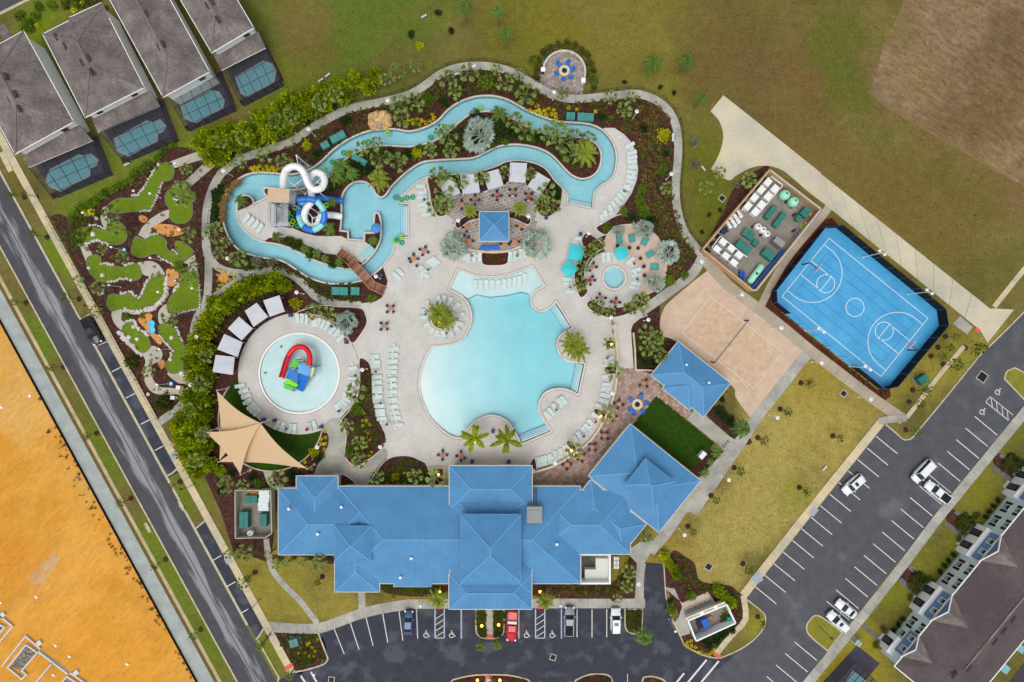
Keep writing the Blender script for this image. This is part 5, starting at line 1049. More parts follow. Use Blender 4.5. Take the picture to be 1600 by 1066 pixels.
bed(cr('907,464.5 899,443.5 898,425 903.6,409 913,392 909,376.5 913,367 919,365 933,374 944,387 928.5,395 917.6,409 913,425 914.5,443.5 917.6,456', 4)); bed(cr('917,475 925,485.5 947,495 963,495 984,489 1008,476 990,470 975,479 955,481.5 938,478 926,469', 3)); 
bed(cr('931.6,357 945.6,367 953,361 966,352 990,349 975,336 960,339 945,348', 3))
for s_ in ('945,575 950,573 962,574 963,583 950,584 945,581', '928,640 933,639 945,645 943,652 936,650 929,645', '886,690 890,689 900,700 895,705 890,699 886,694', '826,734 829,724 834,716 837,722 838,734', '947,534 952,532 960,534 961,544 950,545 946,541'): bed(cr(s_, 3), hgt=.25, z=.18)
bed(circ(895, 541, 13, 30), hgt=.2, z=.14)
bed(cr('562,561.5 573,564 580,577 581.6,609 584,634 593,659 602,679 602,694 590,707 570,722 558,728 546,722 539.5,709 541.6,684 540,672 534,657 545,644 555,629 561,612 563,590', 4)); bed(cr('464,489 500,478 530,480 563,482 571,492 573,505 565,520 551,536 541,520 525,505 505,495 485,490', 4)); bed(cr('604,719 620,713 640,713 655,719 667,728 667,760 580,760 582,748 592,732', 3)); bed(cr('521,743 531,741 545,746 556,760 527,760', 3))
bed(cr('742,683 748,672 760,668 772,668 786,672 794,682 796,690 785,695 742,695'.replace('742,695', '745,695'), 3), m_deck, hgt=.06, z=.055)
# ---- rubbish bins
def bin_(x, y, label, mat=m_navy):
    c = P(x, y); e = empty('litter_bin', (c.x, c.y, .05)); tag(e, label, 'litter bin'); m = MB(); m.box((0, 0, .45), (.55, .55, .9)); m.obj('body', mat, e); m = MB(); m.box((0, 0, .95), (.62, .62, .1), 0, .8); m.obj('lid', M('bin_lid', (52, 68, 118), .6), e)
for x, y, lab in ((853, 341, 'navy litter bin below the right cabana planting'), (906.6, 366.6, 'navy litter bin above the square teal umbrellas'), (752, 299.5, 'navy litter bin between two cabanas'), (738, 720, 'navy litter bin left of the entry wall'), (795, 720.5, 'navy litter bin right of the entry wall'), (455.6, 493, 'navy litter bin at the top of the splash deck'), (542.4, 535, 'navy litter bin at the upper right of the splash deck'), (413.5, 655, 'navy litter bin beside the shade sail mast'), (430.7, 656.6, 'navy litter bin right of the shade sail mast'), (503, 666.6, 'navy litter bin at the bottom right of the splash deck'), (993.5, 464.5, 'navy litter bin at the lower right of the spa deck'), (597, 431, 'navy litter bin at the foot of the footbridge'), (848, 114, 'dark litter bin at the end of the fire pit wall'), (770.5, 673.5, 'navy litter bin on the small deck lobe between palms')): bin_(x, y, lab)
# ---- inner tubes
def ring_me(mat, rr, r2):
    m = MB(); n, k = 18, 8; vs_, fs = [], []
    for i in range(n):
        a = 2 * PI * i / n
        for j in range(k): b_ = 2 * PI * j / k; q = rr + r2 * math.cos(b_); vs_.append((q * math.cos(a), q * math.sin(a), r2 * math.sin(b_)))
    for i in range(n):
        for j in range(k): fs.append((i * k + j, ((i + 1) % n) * k + j, ((i + 1) % n) * k + (j + 1) % k, i * k + (j + 1) % k))
    m.add(vs_, fs); return m.me('inner_tube', mat, True)
TB = {'lime': ring_me(m_lime, .36, .15), 'teal': ring_me(m_tubeg, .34, .17)}
for x, y, k, z, lab in ((618, 309, 'teal', -.02, 'teal inner tube floating at the river mouth'), (627.5, 312.6, 'teal', .2, 'teal inner tube, middle of the three at the river mouth'), (636, 310, 'teal', .2, 'teal inner tube, right of the three at the river mouth'), (617.5, 378, 'lime', .2, 'lime inner tube half under a teal one by the river steps'), (626.7, 371, 'lime', .2, 'lime inner tube topmost by the river steps'), (620.5, 375.5, 'teal', .48, 'teal inner tube at left of the pile by the river steps'), (628, 379.7, 'teal', .2, 'teal inner tube at lower right by the river steps'), (645, 308.7, 'teal', .2, 'lone teal inner tube left of the cabana loungers'),
                        (750.7, 167.8, 'lime', 0, 'lime inner tube drifting at the top bend of the river'), (827, 194.5, 'lime', 0, 'lime inner tube drifting right of the top bend'), (672.6, 214.6, 'teal', 0, 'teal inner tube drifting above the silver palm'), (606, 207.8, 'lime', 0, 'lime inner tube below the rock waterfall'), (575.4, 222, 'teal', 0, 'teal inner tube drifting left of the rock waterfall'), (536.6, 239, 'teal', 0, 'teal inner tube drifting by the pump cover'), (519, 253.4, 'teal', 0, 'teal inner tube drifting near the white slide'), (505, 265, 'lime', 0, 'lime inner tube touching the white slide loop'),
                        (462, 325, 'lime', .2, 'lime inner tube at the top of the stack by the slide stairs'), (455.5, 339, 'teal', .2, 'teal inner tube in the stack by the slide stairs'), (459.3, 346.7, 'lime', .5, 'lime inner tube uppermost in the stack by the slide stairs'), (456.5, 351, 'lime', .2, 'lime inner tube lowest in the stack by the slide stairs'), (465.5, 353, 'teal', .2, 'teal inner tube at the foot of the blue slide loop'), (450.5, 333, 'lime', .2, 'lime inner tube tucked against the slide stairs'), (511, 321, 'lime', .2, 'lime inner tube between the two slide exits')):
    c = P(x, y); tag(link('inner_tube', TB[k], None, None, (c.x, c.y, z + .02)), lab, 'inner tube', 'inner tubes')
# ---- pump covers, transformers, valve assemblies
def utility_box(x, y, l, w_, h, a, label, mat=m_green, pad=True, name='pump_cover', cat='utility box'):
    c = P(x, y, h); e = empty(name, (c.x, c.y, .02), math.radians(-a)); tag(e, label, cat)
    l *= S; w_ *= S
    if pad: m = MB(); m.box((0, 0, .06), (l + .35, w_ + .35, .12)); m.obj('base', m_conc, e)
    m = MB(); m.box((0, 0, h / 2 + .06), (l, w_, h)); m.obj('cabinet', mat, e); m = MB(); m.box((0, 0, h + .1), (l + .06, w_ + .06, .08), 0, .96); ld = m.obj('lid', mat, e)
    m = MB(); m.box((0, 0, h + .145), (.05, w_, .012)); m.obj('lid_seam', m_dark, ld)
for a in ((528, 214, 24, 11, .8, -28, 'long teal pump cover by the upper left river bank'), (508, 226.6, 12, 10, .7, -30, 'short teal pump cover by the upper left river bank'), (561.6, 250, 24, 9, .8, 30, 'slanted teal pump cover on the river island'), (891.6, 181.5, 13, 11, .7, 3, 'square teal pump cover above the right river bend'), (915, 183, 25, 12, .8, 3, 'long teal pump cover above the right river bend'), (531, 455, 25, 12, .8, 2, 'long teal pump cover below the footbridge planting'), (555, 455, 13, 12, .7, 2, 'square teal pump cover below the footbridge planting')): utility_box(*a, mat=M('teal_cover', (58, 132, 126), .7, noise=(2, 4), rgb2=(74, 148, 140)), pad=False)
utility_box(1443, 593, 15, 12, 1.5, -35, 'green transformer on a pad beside the basketball court', name='transformer'); utility_box(459, 1005, 13, 12, 1.4, -15, 'green transformer in the flower bed at lower left', M('transformer_green', (88, 132, 126), .6), name='transformer'); utility_box(1341, 1005, 9, 8, 1.2, 40, 'pale green utility box on the grass at lower right', M('pale_green_box', (150, 176, 160), .6), name='transformer')
def valve(x, y, a, label):
    c = P(x, y); e = empty('valve_assembly', (c.x, c.y, 0), math.radians(-a)); tag(e, label, 'pipe valve'); m = MB(); m.tube([(-.55, 0, .02), (-.55, 0, .4), (.55, 0, .4), (.55, 0, .02)], .07, 8); m.obj('pipe', m_metalw, e)
    for k in range(4): m = MB(); m.box((-.42 + k * .28, 0, .42), (.18, .3, .22)); m.obj('valve', M('valve_pink', (222, 206, 216), .6), e)
for a in ((200, 258, -25, 'pale valve assembly on the grass behind the second pool cage'), (502, 127, -35, 'pale valve assembly left of a gap in the bamboo at top'), (513, 119, -35, 'pale valve assembly right of a gap in the bamboo at top'), (663, 27, -30, 'pale valve assembly in the open lawn near the top'), (1098, 264, 50, 'pale valve assembly beside the service drive flare'), (1287, 731, -48, 'pale valve assembly in the yellow lawn by the car park'), (383, 193, -20, 'small pale valve assembly behind the fourth pool cage'), (271, 692, 60, 'pale valve assembly beside the road sidewalk')): valve(*a)
# ---- lamp posts
m_lampw = M('lamp_white', (236, 236, 232), .5)
def mk_lamp(h=4.2, r_=.36, mat=m_lampw):
    e = empty('lamp_post'); m = MB(); m.lathe((0, 0, 0), [(.14, 0), (.14, .15), (.06, .2), (.05, h)], 10); m.obj('pole', mat, e); m = MB(); m.lathe((0, 0, h), [(.1, 0), (r_, .05), (r_, .1), (r_ * .6, .2), (.08, .26)], 18); hd = m.obj('head', mat, e)
    m = MB(); m.lathe((0, 0, h + .26), [(.1, 0), (.09, .06)], 10); m.obj('finial', m_steel, hd); return e
LP0 = mk_lamp(); lu = [0]
def lamp(x, y, label, grp='white disc lamp posts', h=4.2):
    c = P(x, y, h)
    if not lu[0]: o = LP0; lu[0] = 1; o.location = (c.x, c.y, .02)
    else: o = copy_tree(LP0, (c.x, c.y, .02))
    tag(o, label, 'lamp post', grp)
for x, y, ph in ((349, 267, 'at the upper left bend of the perimeter walk'), (482, 202, 'on the perimeter walk left of the bamboo gap'), (606, 157, 'on the perimeter walk above the rock waterfall'), (740, 102.7, 'at the top bend of the perimeter walk'), (866, 144, 'on the walk below the upper fire pit'), (995, 174.5, 'in the mulch at the upper right river bed'), (1049, 272, 'in the mulch beside the right perimeter walk'), (1096.5, 409, 'where the right walk meets the sand court'), (1159.6, 460.5, 'below the equipment yard corner'), (1221, 512.4, 'between sand court and basketball court'), (1013, 500, 'in the yellow grass left of the sand court'), (1284, 567, 'at the grass tip below the sand court'), (1361, 623.6, 'on the lawn below the basketball court'), (1215, 653, 'on the lawn right of the sand court tip'), (1139, 750, 'on the lawn right of the clubhouse wing'), (1069.7, 835.8, 'on the lawn below the clubhouse wing'), (998, 912.7, 'beside the walk at the service lane'), (355.6, 404, 'in the bed at the left river bend'), (463.5, 457, 'above the splash pool cabanas'), (587.4, 432, 'at the foot of the footbridge'), (716, 344.6, 'in the left planter beside the pool bar'), (826, 338, 'in the right planter beside the pool bar'), (920, 364.6, 'above the square teal umbrellas'), (955, 496.5, 'at the gate below the spa bed'), (957, 615, 'on the upper curved pool wall'), (867, 723.5, 'on the lower curved pool wall'), (566, 578, 'at the top of the long mulch bed'), (495.8, 699, 'at the edge of the dark splash turf'), (594, 698.5, 'at the bottom of the long mulch bed'), (298, 601.6, 'where the mini golf path meets the bamboo'), (307, 526.6, 'half hidden by bamboo left of the cabanas')): lamp(x, y, 'white disc topped lamp post ' + ph)
def slim(x, y, label, h=3.6, mat=m_lampw, arm=.0, name='spotlight_pole'):
    c = P(x, y, h); e = empty(name, (c.x, c.y, .02)); tag(e, label, 'lamp post'); m = MB(); m.lathe((0, 0, 0), [(.1, 0), (.1, .12), (.05, .15), (.04, h)], 8); m.obj('pole', mat, e); m = MB(); m.box((-.08, .05, h + .05), (.42, .3, .14)); m.lathe((0, 0, h - .05), [(.12, 0), (.16, .1)], 8); m.obj('head', mat, e)
for x, y, ph in ((130, 333, 'beside the yellow shrub at the top of the mini golf'), (235, 303, 'on the uppermost mini golf green'), (280.5, 359.6, 'beside the orange rock patch'), (174.5, 386.7, 'left of the blue barrel'), (235.4, 403.5, 'above the round mini golf path'), (171, 446, 'below the curved left green'), (247.4, 457, 'on the hooked green'), (300.5, 451, 'beside the large right green'), (249, 546, 'on the round path end'), (246, 601.6, 'by the lower path bend'), (273.7, 256, 'on the path at the top right of the mini golf')): slim(x, y, 'slim white spotlight pole ' + ph)
for x, y, ph in ((133, 478, 'at the head of the upper parking bays'), (283.5, 765, 'on the verge between the parking bays'), (390, 953, 'beside the lower parking bays'), (1300, 998, 'on the grass island of the east lot')): slim(x, y, 'black street lamp ' + ph, 5.0, m_dark, name='street_lamp')
for x, y, ph in ((491, 1055, 'at the lower left car park entrance'), (657.5, 947.6, 'on the front sidewalk left of the entrance'), (876.6, 947.6, 'on the front sidewalk right of the entrance'), (1056, 987, 'beside the dumpster enclosure')): slim(x, y, 'white car park light ' + ph, 5.5, name='street_lamp')
def court_light(x, y, label):
    h = 6.5; c = P(x, y, h); e = empty('floodlight_mast', (c.x, c.y, .02)); tag(e, label, 'floodlight'); m = MB(); m.lathe((0, 0, 0), [(.16, 0), (.14, .2), (.08, .25), (.06, h)], 10); m.obj('mast', m_lampw, e)
    m = MB(); m.beam((-.55, .3, h), (.45, -.35, h), .08); m.obj('crossarm', m_lampw, e)
    for dx, dy in ((-.5, .3), (.42, -.35)): m = MB(); m.box((dx, dy, h + .12), (.5, .45, .16)); m.obj('floodlight', m_metalw, e)
for x, y, ph in ((1378, 395, 'upper of two above the court'), (1452, 456, 'right of two above the court'), (1283, 516, 'left of two on the sand court side'), (1355.5, 575, 'right of two on the sand court side')): court_light(x, y, 'white basketball court floodlight, ' + ph)
# warm up-lights burning in the planters
m_glow = M('lamp_glow', (255, 196, 90), .5, emit=((255, 170, 60), 14))
for x, y, ph in ((714, 393.5, 'under the left silver palm by the bar'), (831.5, 392.7, 'under the right silver palm by the bar'), (686, 505, 'in the circular palm planter'), (898, 548.5, 'under the date palm at the pool edge'), (955.5, 538.5, 'in the top wall planter'), (938.5, 650, 'in the middle wall planter'), (893, 704, 'in the lower wall planter'), (741, 690.5, 'under the left foxtail palm'), (790, 691, 'under the right foxtail palm'), (685.6, 742, 'beside the clubhouse pool entry'), (687, 924.7, 'under the palm left of the front entrance'), (844, 924.7, 'under the palm right of the front entrance'), (752.7, 978, 'left in the entrance planting island'), (779, 976.5, 'right in the entrance planting island'), (746, 1063, 'left in the bottom planting island'), (781, 1063, 'right in the bottom planting island')):
    c = P(x, y, 1.5); e = empty('garden_light', (c.x, c.y, .02)); tag(e, 'small warm lit garden light ' + ph, 'garden light', 'lit garden lights'); m = MB(); m.lathe((0, 0, 0), [(.12, 0), (.1, .1), (.04, .12), (.04, 1.3)], 8); m.obj('stake', m_dark, e); m = MB(); m.ball((0, 0, 1.5), .24, 12); m.obj('globe', m_glow, e, True)
# benches along the walks
def bench(x, y, a, label):
    c = P(x, y); e = empty('park_bench', (c.x, c.y, .06), math.radians(-a)); tag(e, label, 'bench'); 
    for k in range(4): m = MB(); m.box((0, -.18 + k * .12, .45), (1.5, .09, .04)); m.obj('slat', m_metalw, e)
    m = MB(); m.box((0, .28, .7), (1.5, .05, .4)); m.obj('backrest', m_steel, e)
    for s_ in (-.6, .6): m = MB(); m.box((s_, 0, .22), (.06, .5, .44)); m.obj('leg', m_steel, e)
bench(716.5, 116, -18, 'grey bench beside the top of the perimeter walk'); bench(1051, 216, 90, 'grey bench beside the right perimeter walk')
# ================================================================ SLIDES, PLAY STRUCTURE, BRIDGE, SAILS
m_slw = M('white_fibreglass', (238, 240, 240), .3, spec=.5); m_slb = M('blue_fibreglass', (30, 118, 210), .3, spec=.5); m_slt = M('aqua_fibreglass', (140, 214, 214), .3, spec=.5)
m_galv = M('galvanised', (176, 180, 186), .5, metal=.4); m_tan = M('tan_panel', (204, 180, 150), .8, noise=(.8, 4), rgb2=(196, 170, 140))
def P3(s): return [P(*[float(v) for v in t.split(',')]) for t in s.split()]
def cr3(pts, n=4):
    out = []
    for i in range(len(pts) - 1):
        p0, p1, p2, p3 = pts[max(i - 1, 0)], pts[i], pts[i + 1], pts[min(i + 2, len(pts) - 1)]
        for j in range(n):
            t = j / n; out.append(0.5 * ((2 * p1) + (p2 - p0) * t + (2 * p0 - 5 * p1 + 4 * p2 - p3) * t * t + (3 * p1 - p0 - 3 * p2 + p3) * t ** 3))
    return out + [pts[-1]]
def flume(e, pts, r_, mats, per, name='flume_section', n=12):
    pts = cr3(pts, 4); k = 0; i = 0
    while i < len(pts) - 1:
        seg = pts[i:i + per + 1]; m = MB(); m.tube(seg, r_, n); o = m.obj(name, mats[k % len(mats)], e, True, world=True)
        m = MB(); t = (seg[-1] - seg[-2]).normalized(); m.tube([seg[-1] - t * .05, seg[-1] + t * .05], r_ * 1.07, n); m.obj('flange', mats[k % len(mats)], o)
        i += per; k += 1
    return pts
ws = empty('white_water_slide', P(490, 300)); tag(ws, 'white tube water slide with two loops ending in the lagoon', 'water slide')
wp = flume(ws, P3('442.5,296,7.2 442.5,281,7.0 446,268,6.8 454,261.5,6.6 463,260.5,6.4 471,265,6.2 476.5,274,6.0 481,286,5.8 487,294.5,5.6 495,296.5,5.4 503,293,5.1 507,284,4.8 505,275,4.5 497,270,4.2 489.5,272,4.0 485,280,3.8 484.5,291,3.6 486.5,303,3.4 487,315,3.1 479,325,2.7 475.5,338,2.4 479,350,2.1 488,354.5,1.9 497,350,1.7 500,341,1.5 507,336.5,1.2 520,336.5,.8 534,338.5,.35'), .64, [m_slw], 8)
def post(e, x, y, z, r_=.12, mat=m_slw): m = MB(); c = P(x, y, z); m.lathe((c.x, c.y, 0), [(.3, .02), (.3, .1), (r_, .12), (r_, z)], 10); m.obj('support_column', mat, e, world=True)
for x, y, z, r_ in ((463, 243, 6.6, .14), (460, 290.5, 6.3, .14), (496, 284, 4.4, .14), (500.5, 302, 4.8, .1), (488, 340, 2.6, .12)): post(ws, x, y, z, r_)
m = MB()
for a, b_ in ((('463', 243, 6.5), (466, 258, 6.5)), ((460, 290.5, 6.2), (448, 280, 6.2)), ((460, 290.5, 6.2), (472, 281, 6.0)), ((496, 284, 4.3), (487, 292, 4.6)), ((496, 284, 4.3), (504, 276, 4.3)), ((496, 284, 4.3), (503, 292, 4.6)), ((488, 340, 2.5), (498, 339, 1.9)), ((488, 340, 2.5), (480, 330, 2.3)), ((488, 340, 2.5), (488, 352, 2.1))): m.beam(P(float(a[0]), a[1], a[2]), P(*b_), .1)
m.obj('bracket', m_slw, ws, world=True)
bs = empty('blue_water_slide', P(487, 333)); tag(bs, 'banded blue and aqua tube slide looping once beside the tower', 'water slide')
flume(bs, P3('463,312,5.9 474,312,5.7 484,311.5,5.5 494,314.5,5.2 503,324,4.8 507,336,4.4 504,349,4.0 496,357,3.6 486,359.5,3.3 475.5,355,3.0 469,345,2.7 467.5,333,2.4 469.5,322,2.1 477,313,1.8 490,309.5,1.5 505,309.5,1.1 520,312,.7 535,314,.3'), .57, [m_slb, m_slb, m_slt, m_slb, m_slt, m_slb, m_slt, m_slb, m_slt, m_slb, m_slb], 6)
for x, y, z in ((486, 325, 5.0), (500, 345, 4.0), (474, 350, 2.9), (485, 312, 5.1), (512, 310.5, .8)): post(bs, x, y, z, .1, m_slw)
st = empty('slide_tower', P(437, 325)); tag(st, 'steel slide tower with tan roof and galvanised stair flights', 'slide tower')
m = MB(); m.prism(W('418.5,294.5 452.4,295.5 451.6,316.5 417.5,315.5', 10.2), 10.0, 10.18); m.obj('roof', m_tan, st, world=True)
for x, y in ((421, 297), (450, 297.5), (449, 314), (420, 313.5)): m = MB(); c = P(x, y, 10); m.box((c.x, c.y, 5.0), (.22, .22, 10.0)); m.obj('post', m_galv, st, world=True)
m = MB(); m.prism(W('421,300 462,302 461,318 420,317', 6.6), 6.45, 6.6); m.obj('platform', m_galv, st, world=True)
m = MB(); 
for x in (455, 459.5): 
    for y in (300, 316): m.beam(P(x, y, 6.6), P(x, y, 7.7), .07)
for z in (7.1, 7.7):
    for a, b_ in (((453, 300), (462, 301)), ((453, 317), (462, 317)), ((462, 301), (462, 307))): m.beam(P(*a, z), P(*b_, z), .06)
m.obj('railing', m_galv, st, world=True)
def flight(a, b_, w_, n):
    a, b_ = P(*a), P(*b_); d = b_ - a; h_ = Vector((d.x, d.y, 0)).normalized(); s_ = Vector((-h_.y, h_.x, 0)) * w_ / 2
    for k in range(n): p = a.lerp(b_, (k + .5) / n); m = MB(); m.beam(p - s_, p + s_, Vector((d.x, d.y, 0)).length / n * .8, .05); m.obj('tread', m_galv, st, world=True)
    for sg in (-1, 1):
        m = MB(); m.beam(a + s_ * sg, b_ + s_ * sg, .06, .25); m.beam(a + s_ * sg + Vector((0, 0, 1)), b_ + s_ * sg + Vector((0, 0, 1)), .06); m.obj('stringer', m_galv, st, world=True)
flight((427, 349, 3.0), (427, 318, 6.4), 1.2, 13); flight((437, 320, .3), (437, 349, 3.0), 1.1, 12); flight((446, 349, 3.0), (446, 318, 5.6), 1.0, 11)
m = MB(); m.prism(W('423,346 452,346.5 452,353.5 423,353', 3.2), 2.9, 3.0); m.obj('landing', M('grey_grating', (170, 176, 190), .6, metal=.3), st, world=True)
for x, y in ((424, 351.5), (451, 352), (424, 320), (451, 320)): m = MB(); c = P(x, y, 3); m.box((c.x, c.y, 1.5), (.15, .15, 3.0)); m.obj('post', m_galv, st, world=True)
# ---- splash play structure
ps = empty('play_structure', P(468, 583)); tag(ps, 'red, blue and green water play structure standing in the splash pool', 'play structure')
mr_, mg_, mb_, mlb, my_ = M('red_plastic', (216, 16, 24), .35, spec=.5), M('green_plastic', (96, 200, 40), .4), M('blue_panel', (24, 110, 196), .4), M('light_blue_panel', (86, 160, 220), .4), M('yellow_panel', (226, 214, 120), .5)
def K(u, v, z): return P(430 + u / 8.01, 480 + v / 8.01, z)
sp = cr3([K(*t) for t in ((70, 895, .35), (100, 800, .8), (130, 700, 1.3), (165, 615, 1.7), (205, 550, 2.0), (255, 508, 2.2), (312, 495, 2.4), (372, 513, 2.5), (415, 562, 2.6), (434, 630, 2.7), (428, 735, 2.8))], 4)
m = MB(); m.tube(sp[12:], .5, 12); m.obj('tube_slide', mr_, ps, True, world=True); m = MB(); m.tube(sp[:13], .5, 10, False, (PI, 2 * PI)); m.obj('open_slide', M('red_plastic_dark', (186, 16, 44), .35), ps, True, world=True)
def panel(name, mat, pts, th=.08): 
    v = [K(*p) for p in pts]; m = MB(); dn = Vector((0, 0, th)); m.add(v + [p - dn for p in v], [(0, 1, 2, 3), (7, 6, 5, 4)] + [(i, 4 + i, 4 + (i + 1) % 4, (i + 1) % 4) for i in range(4)]); return m.obj(name, mat, ps, world=True)
panel('roof_panel', mg_, [(240, 650, 2.7), (325, 682, 2.7), (292, 762, 2.9), (190, 745, 2.4)]); panel('roof_panel', mlb, [(290, 705, 3.4), (460, 745, 2.9), (430, 872, 2.9), (265, 815, 3.3)]); panel('deck_panel', mb_, [(180, 765, 1.7), (298, 825, 1.7), (272, 938, 1.6), (135, 888, 1.6)]); panel('stair_panel', mb_, [(310, 838, 2.2), (428, 868, 2.2), (345, 1062, .25), (255, 1022, .25)]); panel('roof_panel', M('lime_plastic', (120, 226, 20), .4), [(150, 898, 1.8), (288, 972, 1.8), (262, 1002, 1.5), (118, 948, 1.5)]); panel('splash_slide', M('pale_green_plastic', (98, 200, 96), .4), [(112, 955, 1.0), (232, 1002, 1.0), (222, 1055, .3), (102, 1012, .3)]); panel('side_panel', my_, [(462, 752, 2.9), (495, 757, 2.7), (462, 872, 2.7), (432, 870, 2.9)])
for u, v, z in ((265, 660, 3.2), (440, 755, 3.4), (420, 860, 3.3), (160, 765, 2.6), (275, 810, 3.4), (140, 885, 2.3), (285, 930, 2.4), (110, 950, 1.7), (225, 1050, 1.2), (505, 742, 2.8), (300, 690, 3.6)):
    m = MB(); c = K(u, v, z); m.lathe((c.x, c.y, -.2), [(.07, 0), (.07, z + .2), (.12, z + .22), (.05, z + .35)], 8); m.obj('post', M('purple_post', (70, 90, 170), .5), ps, world=True)
m = MB(); c = K(282, 770, 3); 
for k in range(3): m.lathe((c.x, c.y, 3.0 + k * .22), [(.1, 0), (.36 - k * .07, .06), (.1, .16)], 12)
m.obj('spiral_topper', M('dark_green_plastic', (20, 130, 50), .4), ps, world=True)
for u, v, lab in ((70, 497, 'small green ground spray at the upper left of the splash pool'),): m = MB(); c = K(u, v, 0); m.lathe((c.x, c.y, -.2), [(.22, 0), (.22, .25), (.08, .5)], 10); tag(m.obj('ground_spray', mg_), lab, 'spray')
m = MB(); c = P(414, 583); m.lathe((c.x, c.y, -.2), [(.22, 0), (.22, .25), (.08, .5)], 10); tag(m.obj('ground_spray', mg_), 'small green ground spray at the left of the splash pool', 'spray')
# ---- timber footbridge
m_wood = [M(f'bridge_timber_{i}', c, .85, fine=(8, .2)) for i, c in enumerate([(150, 104, 82), (136, 92, 72), (162, 118, 96), (124, 82, 62)])]
fb = empty('footbridge', P(565, 425)); tag(fb, 'brown timber footbridge crossing the lazy river', 'footbridge')
cl = resample(W(crc('530,393! 547,406 560,420 573,434 584,447! 602,455!', 4, False)), .3); wL, wR = offs(cl, .82, False), offs(cl, -.82, False); nb_ = len(cl)
zb = [.12 + .75 * math.sin(PI * i / (nb_ - 1)) for i in range(nb_)]
for i in range(nb_ - 1):
    a, b_, c, d = (wR[i].lerp(wR[i + 1], .06), wR[i].lerp(wR[i + 1], .94), wL[i].lerp(wL[i + 1], .94), wL[i].lerp(wL[i + 1], .06)); m = MB(); m.prism([a, b_, c, d], zb[i] - .05, zb[i]); m.obj('plank', R.choice(m_wood), fb, world=True)
for sd_ in (wL, wR):
    for z_, w_ in ((1.0, .12), (.55, .07)): m = MB(); [m.beam((sd_[i].x, sd_[i].y, zb[i] + z_), (sd_[i + 1].x, sd_[i + 1].y, zb[i + 1] + z_), w_, .08) for i in range(nb_ - 1)]; m.obj('handrail', M('rail_timber', (176, 122, 92), .8), fb, world=True)
    for i in range(0, nb_, 5): m = MB(); m.box((sd_[i].x, sd_[i].y, zb[i] + .5), (.11, .11, 1.1)); m.obj('post', MATS['rail_timber'], fb, world=True)
# ---- shade sails
m_sail = M('tan_sailcloth', (226, 194, 152), .85, fine=(5, .04), trans=.25)
def sail(A, B, C, label, k=.2):
    A, B, C = P(*A), P(*B), P(*C); G = (A + B + C) / 3; N = 14; vs_, ix, fs = [], {}, []
    for i in range(N + 1):
        for j in range(N + 1 - i):
            a, b_ = i / N, j / N; c = 1 - a - b_; p = A * a + B * b_ + C * c; e_ = 4 * (a * b_ + b_ * c + c * a) - 9 * a * b_ * c * 1.2
            p = p + (G - p) * k * e_; ix[i, j] = len(vs_); vs_.append(tuple(p))
    for i in range(N):
        for j in range(N - i):
            fs.append((ix[i, j], ix[i + 1, j], ix[i, j + 1]))
            if j < N - i - 1: fs.append((ix[i + 1, j], ix[i + 1, j + 1], ix[i, j + 1]))
    m = MB(); m.add(vs_, fs); e = empty('shade_sail', (G.x, G.y, 0)); tag(e, label, 'shade sail', 'shade sails'); m.obj('cloth', m_sail, e, True, world=True)
    m = MB(); ed = [[ix[i, 0] for i in range(N + 1)], [ix[0, j] for j in range(N + 1)], [ix[i, N - i] for i in range(N + 1)]]
    for q in ed: m.tube([vs_[t] for t in q], .03, 5)
    m.obj('edge_cable', m_tan, e, world=True)
sail((339, 611, 4.2), (407, 661.5, 5.6), (343, 719, 3.0), 'tan shade sail at the upper left of the sail cluster', .17); sail((407, 661.5, 5.5), (479, 732, 4.2), (341, 722, 2.6), 'tan shade sail reaching right over the dark turf', .17); sail((321.5, 675.5, 4.6), (407, 661, 5.9), (375.6, 741, 4.4), 'tan shade sail lying uppermost in the middle of the cluster', .17)
for x, y, z, ph in ((339, 610, 4.5, 'at the top left tip of the sails'), (407.6, 661, 6.2, 'at the centre where three sails meet'), (321, 675, 4.9, 'at the left tip of the sails'), (375.6, 742, 4.7, 'at the bottom tip of the sails'), (480, 733, 4.5, 'at the right tip of the sails'), (341, 722, 3.2, 'at the low left corner of the sails')):
    c = P(x, y, z); e = empty('sail_mast', (c.x, c.y, .02)); tag(e, 'white steel mast ' + ph, 'mast', 'shade sail masts'); m = MB(); m.lathe((0, 0, 0), [(.22, 0), (.22, .12), (.11, .14), (.09, z)], 12); m.obj('pole', m_metalw, e); m = MB(); m.lathe((0, 0, z), [(.12, 0), (.12, .08)], 12); m.obj('cap', m_steel, e)
# ---- rock waterfall
m_rock = M('tan_rock', (214, 186, 138), .9, noise=(1.4, 5), rgb2=(178, 134, 80), bump=(3, .8, .1), rand=.08)
rw = empty('rock_waterfall', P(593, 191)); tag(rw, 'tan boulder waterfall feature at the upper river bank', 'rock waterfall')
def boulder(x, y, r_, h, parent=None, mat=m_rock, name='boulder', seed=0, z=0.0, world=True):
    rr = random.Random(seed); n = 9; vs_, fs = [], []; c = P(x, y)
    prof = ((1.0, 0), (1.05, .35), (.85, .75), (.45, 1.0)); jit = [rr.uniform(.75, 1.15) for _ in range(n)]
    for k, (q, t) in enumerate(prof):
        for j in range(n): a = 2 * PI * j / n; d = r_ * q * jit[j] * rr.uniform(.92, 1.08); vs_.append((c.x + d * math.cos(a), c.y + d * math.sin(a), z + h * t * rr.uniform(.9, 1.1)))
    for k in range(3):
        for j in range(n): fs.append((k * n + j, k * n + (j + 1) % n, (k + 1) * n + (j + 1) % n, (k + 1) * n + j))
    fs.append(list(range(3 * n, 4 * n))); m = MB(); m.add(vs_, fs); return m.obj(name, mat, parent, world=world and parent is not None)
